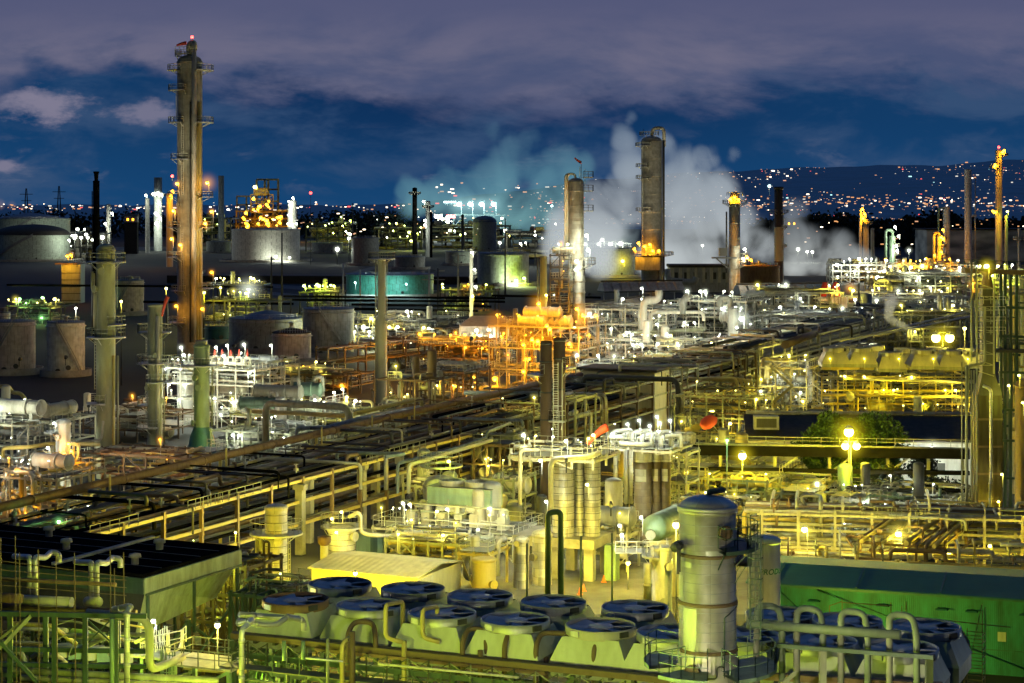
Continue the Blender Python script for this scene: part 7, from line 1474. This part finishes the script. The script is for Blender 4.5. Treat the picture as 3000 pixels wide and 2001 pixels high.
# ---- behind: pipe trestle and dim structures in the middle left
pipe_rack('brown_trestle', 'long dark brown pipe trestle climbing from the tanks to the orange unit', (fb(1010, 0, 420).x, 420, 0), Vector((.52, .854, 0)), 14, 8, 8, (5, 8), 'brown', .9, 120, beam='brown', pmats=('brown', 'grey', 'beige', 'dark'), rr_=(.15, .35))
du = unit('dim_unit', 'dim glinting steel unit behind the slender column', 1035, 1330, 520, 935, 22, 4, 6, 2, 'dark', 'WWK', 11, 30, 6, 121, 650, pmats=('cream', 'grey', 'olive'), cover=.5)
unit('dim_unit', 'dim brown pipe yard left of the orange wing', 1130, 1300, 330, 1110, 12, 2, 4, 2, 'brown', 'K', 2, 20, 3, 122, 300, pmats=('brown', 'beige', 'olive'), cover=.3)
unit('dim_unit', 'low line of lit pipes and sheds on the plain right of the tallest column', 610, 820, 560, 880, 14, 2, 6, 1, 'dark', 'KV', 4, 12, 2, 123, 420, pmats=('grey', 'olive'), cover=.3)
for k, (y, d, xa, xb) in enumerate(((868, 600, 830, 1480), (878, 590, 830, 1480), (892, 575, 1030, 1440), (905, 560, 1030, 1400), (866, 610, 1440, 1760), (835, 640, 20, 800), (884, 600, 420, 860))): pipe('black level pipeline crossing the dark plain, %s' % ('upper one under the teal tank', 'second under the teal tank', 'third under the teal tank', 'lowest under the teal tank', 'one behind the orange structure', 'one left of the tallest column', 'one behind the grey tanks')[k], [fb(xa, y, d), fb(xb, y + 6, d)], .38, M['black'], 'pipeline')
tag(part('bund', MB().add([], []).bar((D(560, 0, 1050).x, 1000, 1.5), (D(1500, 0, 900).x, 980, 1.5), 30, 5), M['dirt']), kind='structure')
for k, (px, pyb, w_, pyt, mt, lab) in enumerate(((640, 742, 70, 708, 'tankd', 'low dim tank on the plain left of the floodlit white tank'), (960, 742, 90, 712, 'tankd', 'low dim tank on the plain right of the floodlit white tank'), (1200, 790, 90, 752, 'tankd', 'low dim tank behind the teal tank at its right'), (1340, 778, 70, 738, 'tankg', 'low pale tank behind the narrow lattice mast'), (560, 800, 60, 772, 'tankd', 'low dim tank close right of the tallest column'))): tank(lab, px, pyb, w_, pyt, M[mt], M['tanktop'], 'cone', .06, stair=0)
for k, (x0, x1, d, y0, lc, lab) in enumerate(((880, 1000, 700, 855, 'KV', 'low glinting pipe manifold left of the teal tank'), (610, 780, 760, 832, 'WK', 'low glinting pipe manifold on the plain behind the blinding lamp'), (1290, 1460, 720, 850, 'WVO', 'low glinting pipe manifold right of the teal tank'), (20, 190, 640, 895, 'GK', 'low glinting pipe manifold behind the leftmost storage tank'))):
    unit('manifold', lab, x0, x1, d, y0, 16, 1, 5, 1, 'dark', lc, 5, 22, 3, 230 + k, 420, pmats=('dark', 'grey', 'olive', 'cream'), cover=.2, brace=2, pr=(.2, .4), rz=-.08)
# ---- coker with drill derricks, far left
ck = unit('coker', 'amber lit coker structure with dark derricks on the left horizon', 690, 860, 2200, 618, 40, 4, 6, 2, 'brown', 'O', 0, 26, 0, 131, 0, pmats=('brown', 'rust', 'beige'), cover=.3, brace=12, pr=(.8, 1.8), rz=-.05, zb=0)
rr = random.Random(77)
for k in range(34):
    py = 575 + 90 * rr.random() ** .5; px = rr.uniform(706, 858) if py > 615 else rr.uniform(738, 790); lamp(ck, D(px, py, 2175), 'O', 3500 if k % 3 == 0 else 0, 3, rr.uniform(1.1, 2.0), lightit=k % 3 == 0)
lamp(ck, D(747, 548, 2175), 'K', 12000, 3, 2.2, 5)
b = MB()
for x in (752, 776, 786, 815): b.bar(D(x, 640, 2210), D(x, 526, 2210), 2.2)
for y in (526, 555, 590): b.bar(D(752, y, 2210), D(817, y, 2210), 2)
part('derrick', b, M['dark'], ck, True)
for x0, x1, y0, y1 in ((735, 800, 570, 622), (745, 785, 552, 572)):
    b = MB()
    for x in (x0, (x0 + x1) / 2, x1): b.bar(D(x, y1, 2195), D(x, y0, 2195), 1.2)
    for q in range(5): y = y0 + (y1 - y0) * q / 4; b.bar(D(x0, y, 2195), D(x1, y, 2195), 1.2)
    b.bar(D(x0, y1, 2195), D(x1, y0, 2195), .8)
    part('upper_frame', b, M['brown'], ck, True)
b = MB()
for x in (694, 722): b.bar(D(x, 640, 2210), D(x, 575, 2210), 1.6)
for y in (575, 600): b.bar(D(694, y, 2210), D(740, y, 2210), 1.6)
part('derrick', b, M['dark'], ck, True)
for px, w_, py, mt, d, lab, L2 in ((856, 26, 585, 'tank', 1900, 'pale column with white lamps right of the coker', ((846, 590), (858, 580), (845, 630), (868, 655), (843, 655), (850, 600))), (463, 24, 520, 'tankd', 1700, 'pale stack with a bright lamp ring left of the tallest column', ()), (432, 13, 580, 'tank', 1650, 'slim pale column left of the bright ringed stack', ((427, 572),)), (318, 14, 597, 'tank', 1500, 'plain grey column right of the black flare stack', ((308, 655), (328, 625))), (648, 17, 515, 'tankd', 1750, 'dim tapering stack right of the tallest column', ()), (1215, 14, 549, 'black', 1500, 'black column against the horizon in the middle', ()), (1254, 14, 588, 'grey', 1500, 'grey column with small lamps right of the black one', ((1241, 590), (1245, 646), (1245, 660))), (1263, 8, 620, 'black', 1480, 'thin dark column leaning on the grey one', ()), (1355, 9, 628, 'dark', 1550, 'thin dark column with a green lamp right of the middle', ()), (497, 20, 565, 'beige', 1250, 'short orange lit column hidden behind the tallest', ())):
    t = column('far_column', lab, 'column', px, d, w_, py, M[mt], noz=0, n=18, domeh=.5 if mt not in ('tankd',) else 0, plats=[(py + 18, 0, 360, 3)] if px in (1215, 1254) else ([(572, 0, 360, 4)] if px == 463 else ()))
    for x, y in L2: lamp(t, D(x, y, d - 12), 'W', 2200, 2.5, 1.0)
    if px == 463:
        for x, y, p_ in ((450, 568, 9000), (462, 566, 14000), (472, 570, 9000), (466, 596, 9000), (456, 625, 7000), (468, 640, 7000), (458, 655, 6000)): lamp(t, D(x, y, d - 14), 'W', p_ * .35, 3, 1.4)
    if px == 497: 
        for x, y in ((505, 560), (500, 575)): lamp(t, D(x, y, d - 10), 'O', 4000, 2, .9)
# far white lamps and units on the plain
for k, (x0, x1, y0, d, lc, n, lab) in enumerate(((1095, 1240, 680, 1750, 'WVK', 14, 'far glinting plant left of the black columns'), (1225, 1500, 672, 1800, 'WWKV', 26, 'far glinting plant right of the black columns'), (895, 1030, 665, 1700, 'KVW', 14, 'far glinting plant left of the small grey tank'), (200, 275, 695, 1420, 'W', 7, 'far white lit deck left of the black flare stack'), (560, 680, 650, 1900, 'WV', 8, 'far dim plant between the tallest column and the white tank'), (1480, 1660, 690, 1300, 'WC', 7, 'far hazy plant left of the left middle tower'))):
    u_ = unit('far_plant', lab, x0, x1, d, y0 - 10, 60, 2, 4, 1, 'dark', lc, 0, 26, 8, 140 + k, 0, pmats=('cream', 'olive', 'yellow', 'dark'), cover=.3, brace=3, pr=(.5, 1.5), rz=-.02)
    for i in range(n): lamp(u_, D(rr.uniform(x0, x1), y0 + rr.uniform(-38, 26), d - 35), rr.choice(lc), 1300 if i % 3 == 0 else 0, 2, rr.choice((.4, .5, .6, .8, 1.2)), lightit=i % 3 == 0)
hp_ = unit('floodlit_site', 'far site of white floodlights on masts in the cyan steam', 1325, 1480, 2300, 630, 40, 2, 5, 1, 'grey', 'C', 0, 4, 0, 150, 0, rz=0)
for px in (1345, 1378, 1411, 1446): lamp(hp_, D(px, 598, 2260), 'C', 20000, 14, 3.2, 22)
for px in (1303, 1308, 1314, 1321, 1328, 1333): lamp(hp_, D(px, 592, 2280), 'C', 0, 4, 1.4, lightit=False)
for px, py in ((1278, 634), (1290, 634), (1310, 640)): lamp(hp_, D(px, py, 2200), 'W', 20000, 6, 2.4)
b = part('red_sign', MB().box(D(1321, 634, 2230), (11, 1, 4)), glow('red_glow', (1, .08, .1), 4), hp_, True)
hz2 = unit('hazy_site', 'white floodlit site glowing through the steam between the middle towers', 1715, 1850, 1250, 712, 20, 2, 3, 1, 'grey', 'W', 0, 3, 0, 151, 0, rz=0)
for px, py, p_ in ((1714, 715, 26000), (1754, 715, 26000), (1764, 702, 26000), (1788, 715, 16000), (1818, 714, 40000)): lamp(hz2, D(px, py, 1240), 'W', p_ * .3, 6, 1.5, 9)
for k, (px, py, c, lab) in enumerate(((2254, 545, 'C', 'bluish white lamp in the air left of the brown stack'), (2058, 719, 'W', 'white lamp shining through the steam right of the tallest middle tower'), (2338, 730, 'W', 'left white floodlight inside the right hand steam'), (2365, 737, 'W', 'middle white floodlight inside the right hand steam'), (2380, 738, 'W', 'right white floodlight inside the right hand steam'), (1617, 603, 'C', 'white lamp left of the left middle tower in the haze'), (910, 565, 'R_', 'lone red beacon on the horizon right of the coker'), (1022, 698, 'W', 'white lamp left of the small grey tank'), (988, 730, 'W', 'blinding white lamp in front of the far plant left of the small grey tank'), (219, 697, 'W', 'first of the far white lamps left of the flare stack'), (238, 696, 'W', 'second of the far white lamps left of the flare stack'), (257, 696, 'W', 'third of the far white lamps left of the flare stack'), (300, 695, 'W', 'brightest far white lamp right beside the flare stack'), (1464, 711, 'W', 'white lamp on the edge of the bank above the grey-green tank'))):
    d = 1350 if k < 6 else 1300; d = 1900 if k == 5 else d; p_ = {0: 600, 6: 0}.get(k, 1500); t = street_lamp(lab, px, py, d, c, p_, 5 if k in (2, 8, 12) else 3 if k != 6 else 0, r=1.3 if k in (2, 8, 12) else .95, lightit=p_ > 0)
for k, (px, py, lab) in enumerate(((385, 643, 'pinkish house with lit windows among the dark trees at the left'), (2318, 655, 'dim house with a lit gable in the dark trees at the right'))):
    d = 1600; q = D(px, py + 8, d); t = thing('house', lab, 'house', q); part('wall', MB().box((0, 0, 2.4), (11, 7, 4.8)), M['pink'], t); rf_ = part('roof', MB().box((0, 0, 5.9), (12, 8, 2.2), 0, 1, .1), M['brown'], t)
    for x in (-2.4, 2.0): part('window', MB().box((x, -3.55, 2.3), (1.5, .1, 1.8)), BM['O'], t)
    part('footing', MB().box((0, 0, -q.z / 2), (10.8, 6.8, q.z)), M['dirt'], t)
# ================================================================ STEAM
def steam(label, puffs, cols, dens, dref, nscale=.02, namp=.9, name='steam_plume', em=1.0, chain=False):
    """cloud of steam with its light painted in as emission: a hull round overlapping puffs, its density a field that thins to nothing at the edge"""
    if chain: puffs = [tuple(a[i] + (b[i] - a[i]) * k / 3 for i in range(4)) for a, b in zip(puffs, puffs[1:]) for k in range(3)] + [puffs[-1]]
    P = [(D(px, py, d), m(r, d)) for px, py, r, d in puffs]
    o0 = P[0][0].copy(); t = MB()
    for c, r in P: t.ball(c - o0, r * 1.12, 14, 9)
    o = part(name, t, []); o.location = o0
    md = o.modifiers.new('m', 'REMESH'); md.mode = 'VOXEL'; md.voxel_size = min(r for _, r in P) * .35
    me = bpy.data.meshes.new_from_object(o.evaluated_get(bpy.context.evaluated_depsgraph_get())); o.modifiers.clear(); o.data = me
    mt = bpy.data.materials.new('steam'); mt.use_nodes = True; nt = mt.node_tree; N = nt.nodes; L = nt.links; N.remove(N['Principled BSDF']); out = N['Material Output']
    tc = N.new('ShaderNodeTexCoord')
    ns = N.new('ShaderNodeTexNoise'); ns.inputs['Scale'].default_value = nscale; ns.inputs['Detail'].default_value = 6; ns.inputs['Roughness'].default_value = .6; ns.inputs['Distortion'].default_value = .5; L.new(tc.outputs['Object'], ns.inputs['Vector'])
    tot = None
    for c, r in P:
        v = N.new('ShaderNodeVectorMath'); v.operation = 'SUBTRACT'; v.inputs[1].default_value = c - o0; L.new(tc.outputs['Object'], v.inputs[0])
        dt = N.new('ShaderNodeVectorMath'); dt.operation = 'DOT_PRODUCT'; L.new(v.outputs[0], dt.inputs[0]); L.new(v.outputs[0], dt.inputs[1])
        ma = N.new('ShaderNodeMath'); ma.operation = 'MULTIPLY_ADD'; ma.inputs[1].default_value = -1 / (r * r); ma.inputs[2].default_value = 1; ma.use_clamp = True; L.new(dt.outputs['Value'], ma.inputs[0])
        if tot is None: tot = ma.outputs[0]
        else:
            ad = N.new('ShaderNodeMath'); ad.operation = 'ADD'; L.new(tot, ad.inputs[0]); L.new(ma.outputs[0], ad.inputs[1]); tot = ad.outputs[0]
    mn = N.new('ShaderNodeMath'); mn.operation = 'MINIMUM'; mn.inputs[1].default_value = 1; L.new(tot, mn.inputs[0])
    nr = N.new('ShaderNodeMapRange'); nr.inputs['From Min'].default_value = .5 - .5 * .55; nr.inputs['From Max'].default_value = .5 + .5 * .45; nr.inputs['To Min'].default_value = -namp; nr.inputs['To Max'].default_value = .35; nr.clamp = False; L.new(ns.outputs['Fac'], nr.inputs['Value'])
    s = N.new('ShaderNodeMath'); s.operation = 'ADD'; L.new(mn.outputs[0], s.inputs[0]); L.new(nr.outputs[0], s.inputs[1])
    ss = N.new('ShaderNodeMapRange'); ss.interpolation_type = 'SMOOTHSTEP'; ss.inputs['From Min'].default_value = .0; ss.inputs['From Max'].default_value = 1.25; L.new(s.outputs[0], ss.inputs['Value'])
    edge = N.new('ShaderNodeMath'); edge.operation = 'MULTIPLY'; L.new(ss.outputs[0], edge.inputs[0])
    e2 = N.new('ShaderNodeMapRange'); e2.interpolation_type = 'SMOOTHSTEP'; e2.inputs['From Min'].default_value = .02; e2.inputs['From Max'].default_value = .6; L.new(mn.outputs[0], e2.inputs['Value']); L.new(e2.outputs[0], edge.inputs[1])
    dn = N.new('ShaderNodeMath'); dn.operation = 'MULTIPLY'; dn.inputs[1].default_value = dens; L.new(edge.outputs[0], dn.inputs[0])
    # lamplight painted into the emission colour: lower steam brighter than its top
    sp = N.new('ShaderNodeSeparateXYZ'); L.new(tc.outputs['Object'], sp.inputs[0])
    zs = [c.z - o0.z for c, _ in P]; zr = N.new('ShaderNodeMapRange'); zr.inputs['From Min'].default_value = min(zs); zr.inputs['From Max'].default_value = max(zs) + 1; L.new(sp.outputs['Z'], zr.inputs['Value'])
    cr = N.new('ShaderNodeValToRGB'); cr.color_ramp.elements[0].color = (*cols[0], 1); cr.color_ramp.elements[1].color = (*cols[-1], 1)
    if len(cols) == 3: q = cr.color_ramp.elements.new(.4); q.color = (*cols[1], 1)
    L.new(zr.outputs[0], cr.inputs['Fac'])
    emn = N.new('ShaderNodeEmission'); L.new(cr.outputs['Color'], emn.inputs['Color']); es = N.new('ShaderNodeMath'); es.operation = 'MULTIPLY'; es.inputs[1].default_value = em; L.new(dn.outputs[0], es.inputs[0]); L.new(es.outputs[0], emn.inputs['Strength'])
    ab = N.new('ShaderNodeVolumeAbsorption'); ab.inputs['Color'].default_value = (0, 0, 0, 1); L.new(dn.outputs[0], ab.inputs['Density'])
    ad = N.new('ShaderNodeAddShader'); L.new(emn.outputs[0], ad.inputs[0]); L.new(ab.outputs[0], ad.inputs[1]); L.new(ad.outputs[0], out.inputs['Volume'])
    o.data.materials.clear(); o.data.materials.append(mt)
    return tag(o, label, 'steam')
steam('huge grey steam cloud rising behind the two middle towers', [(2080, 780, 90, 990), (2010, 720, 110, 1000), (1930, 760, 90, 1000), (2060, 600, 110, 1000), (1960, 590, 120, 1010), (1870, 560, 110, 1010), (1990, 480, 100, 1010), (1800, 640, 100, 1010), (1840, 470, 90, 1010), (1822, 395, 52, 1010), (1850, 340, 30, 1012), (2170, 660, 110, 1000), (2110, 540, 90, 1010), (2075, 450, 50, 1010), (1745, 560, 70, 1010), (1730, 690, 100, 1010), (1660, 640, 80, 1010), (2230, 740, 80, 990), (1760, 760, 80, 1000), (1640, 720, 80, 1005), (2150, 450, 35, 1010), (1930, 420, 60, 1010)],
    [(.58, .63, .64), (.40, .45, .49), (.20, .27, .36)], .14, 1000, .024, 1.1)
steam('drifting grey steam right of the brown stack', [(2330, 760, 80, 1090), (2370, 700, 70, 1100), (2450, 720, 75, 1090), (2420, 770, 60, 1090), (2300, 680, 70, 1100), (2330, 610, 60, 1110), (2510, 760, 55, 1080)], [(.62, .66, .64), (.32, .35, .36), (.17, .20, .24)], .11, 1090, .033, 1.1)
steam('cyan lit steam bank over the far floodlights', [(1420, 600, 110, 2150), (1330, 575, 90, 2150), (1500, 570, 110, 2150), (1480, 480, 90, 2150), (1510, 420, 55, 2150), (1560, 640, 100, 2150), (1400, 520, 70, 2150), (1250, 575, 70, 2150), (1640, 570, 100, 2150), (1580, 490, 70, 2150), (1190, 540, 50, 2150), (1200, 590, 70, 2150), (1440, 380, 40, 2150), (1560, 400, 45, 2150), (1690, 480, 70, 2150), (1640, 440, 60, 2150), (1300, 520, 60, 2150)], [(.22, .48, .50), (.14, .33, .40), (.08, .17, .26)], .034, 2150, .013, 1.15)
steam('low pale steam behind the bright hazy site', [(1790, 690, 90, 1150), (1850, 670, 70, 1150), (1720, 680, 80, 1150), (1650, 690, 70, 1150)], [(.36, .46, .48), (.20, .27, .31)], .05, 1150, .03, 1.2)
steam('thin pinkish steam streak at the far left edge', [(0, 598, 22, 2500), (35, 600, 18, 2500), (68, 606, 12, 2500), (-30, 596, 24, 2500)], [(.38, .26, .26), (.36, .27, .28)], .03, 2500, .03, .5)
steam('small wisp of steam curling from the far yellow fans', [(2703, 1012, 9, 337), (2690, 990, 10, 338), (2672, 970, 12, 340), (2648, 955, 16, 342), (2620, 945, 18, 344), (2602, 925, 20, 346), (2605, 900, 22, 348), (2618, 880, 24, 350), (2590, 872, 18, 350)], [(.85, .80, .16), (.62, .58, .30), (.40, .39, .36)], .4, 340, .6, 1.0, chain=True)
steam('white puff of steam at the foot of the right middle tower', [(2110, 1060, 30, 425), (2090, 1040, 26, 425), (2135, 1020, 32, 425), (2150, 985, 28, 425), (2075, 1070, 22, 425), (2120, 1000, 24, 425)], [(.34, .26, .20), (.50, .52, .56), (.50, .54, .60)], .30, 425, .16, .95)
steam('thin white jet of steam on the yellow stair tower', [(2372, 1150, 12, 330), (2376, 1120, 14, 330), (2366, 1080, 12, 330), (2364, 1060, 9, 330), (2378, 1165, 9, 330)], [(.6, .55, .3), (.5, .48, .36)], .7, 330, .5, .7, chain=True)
steam('haze with orange light painted in over the orange structure', [(1560, 930, 50, 400), (1500, 960, 50, 400), (1610, 970, 45, 400), (1540, 1000, 45, 400), (1450, 940, 40, 402)], [(.85, .30, .01), (.70, .22, .008)], .2, 400, .12, .8)
# ================================================================ yard lamps fixed low in the steelwork, with added fill lamps among them; several stand just below the picture's lower edge
def yard_lamp(label, px, d, z, c, p_, zb=0, r=.12):
    py = HY + (H - z) * F / d; street_lamp(label, px, py, d, c, p_, 0, r, zb=zb, name='yard_lamp')
for px, d, z, c, p_, lab in ((330, 96, 14.5, 'V', 5600, 'yard lamp low to the left before the fan bank'), (960, 95, 13.2, 'V', 2600, 'yard lamp low before the left half of the fan bank'), (1400, 92, 12.8, 'V', 1300, 'yard lamp low before the right half of the fan bank'),
    (1800, 84, 17.0, 'N', 6500, 'warm yard lamp left of the silver column foot'), (2420, 88, 15.0, 'N', 600, 'warm yard lamp right of the silver column foot'), (2560, 84, 13.5, 'V', 800, 'yard lamp low before the olive pipe header'),
    (690, 122, 6.5, 'V', 700, 'low yard lamp between the service deck and the green hood'), (560, 112, 8, 'V', 400, 'low yard lamp beneath the ladder platform'), (180, 100, 11.5, 'V', 300, 'yard lamp low before the scaffold corner'), (330, 133, 8.5, 'V', 500, 'lamp on the steel below the black roof'),
    (2330, 152, 5.2, 'V', 2400, 'added lamp hidden behind the fan bays close to the teal wall'), (2300, 140, 8.2, 'K', 900, 'added lamp hidden behind the fan bays in front of the white product tank')):  # both added out of sight, to light the teal wall and the tank
    yard_lamp(lab, px, d, z, c, p_)
street_lamp('small bright lamp standing between the fan rims and the corrugated building', 1041, 1680, 178, 'Y', 4500, 0, .2)
street_lamp('added lamp behind the right end of the corrugated building', 1390, 1660, 200, 'Y', 2500, 0, .12)  # added fill lamp for the corrugated building
street_lamp('added yard lamp left of the small silver column', 742, 1690, 190, 'K', 260, 0, .1)  # added fill lamp for the small column
street_lamp('yard lamp under the pipe way behind the drum column', 1075, 1585, 226, 'Y', 700, 0, .2)
street_lamp('added tall lamp lighting the right flank of the pipe way', 1180, 1470, 218, 'Y', 2400, 0, .12)  # added fill lamp for the pipe way
street_lamp('added tall lamp at the near flank of the pipe way above the silver column', 690, 1560, 190, 'Y', 1300, 0, .12)  # added fill lamp at the near end of the pipe way
street_lamp('yard lamp between the concrete table and the green vessel', 1840, 1650, 196, 'Y', 1500, 0, .22)
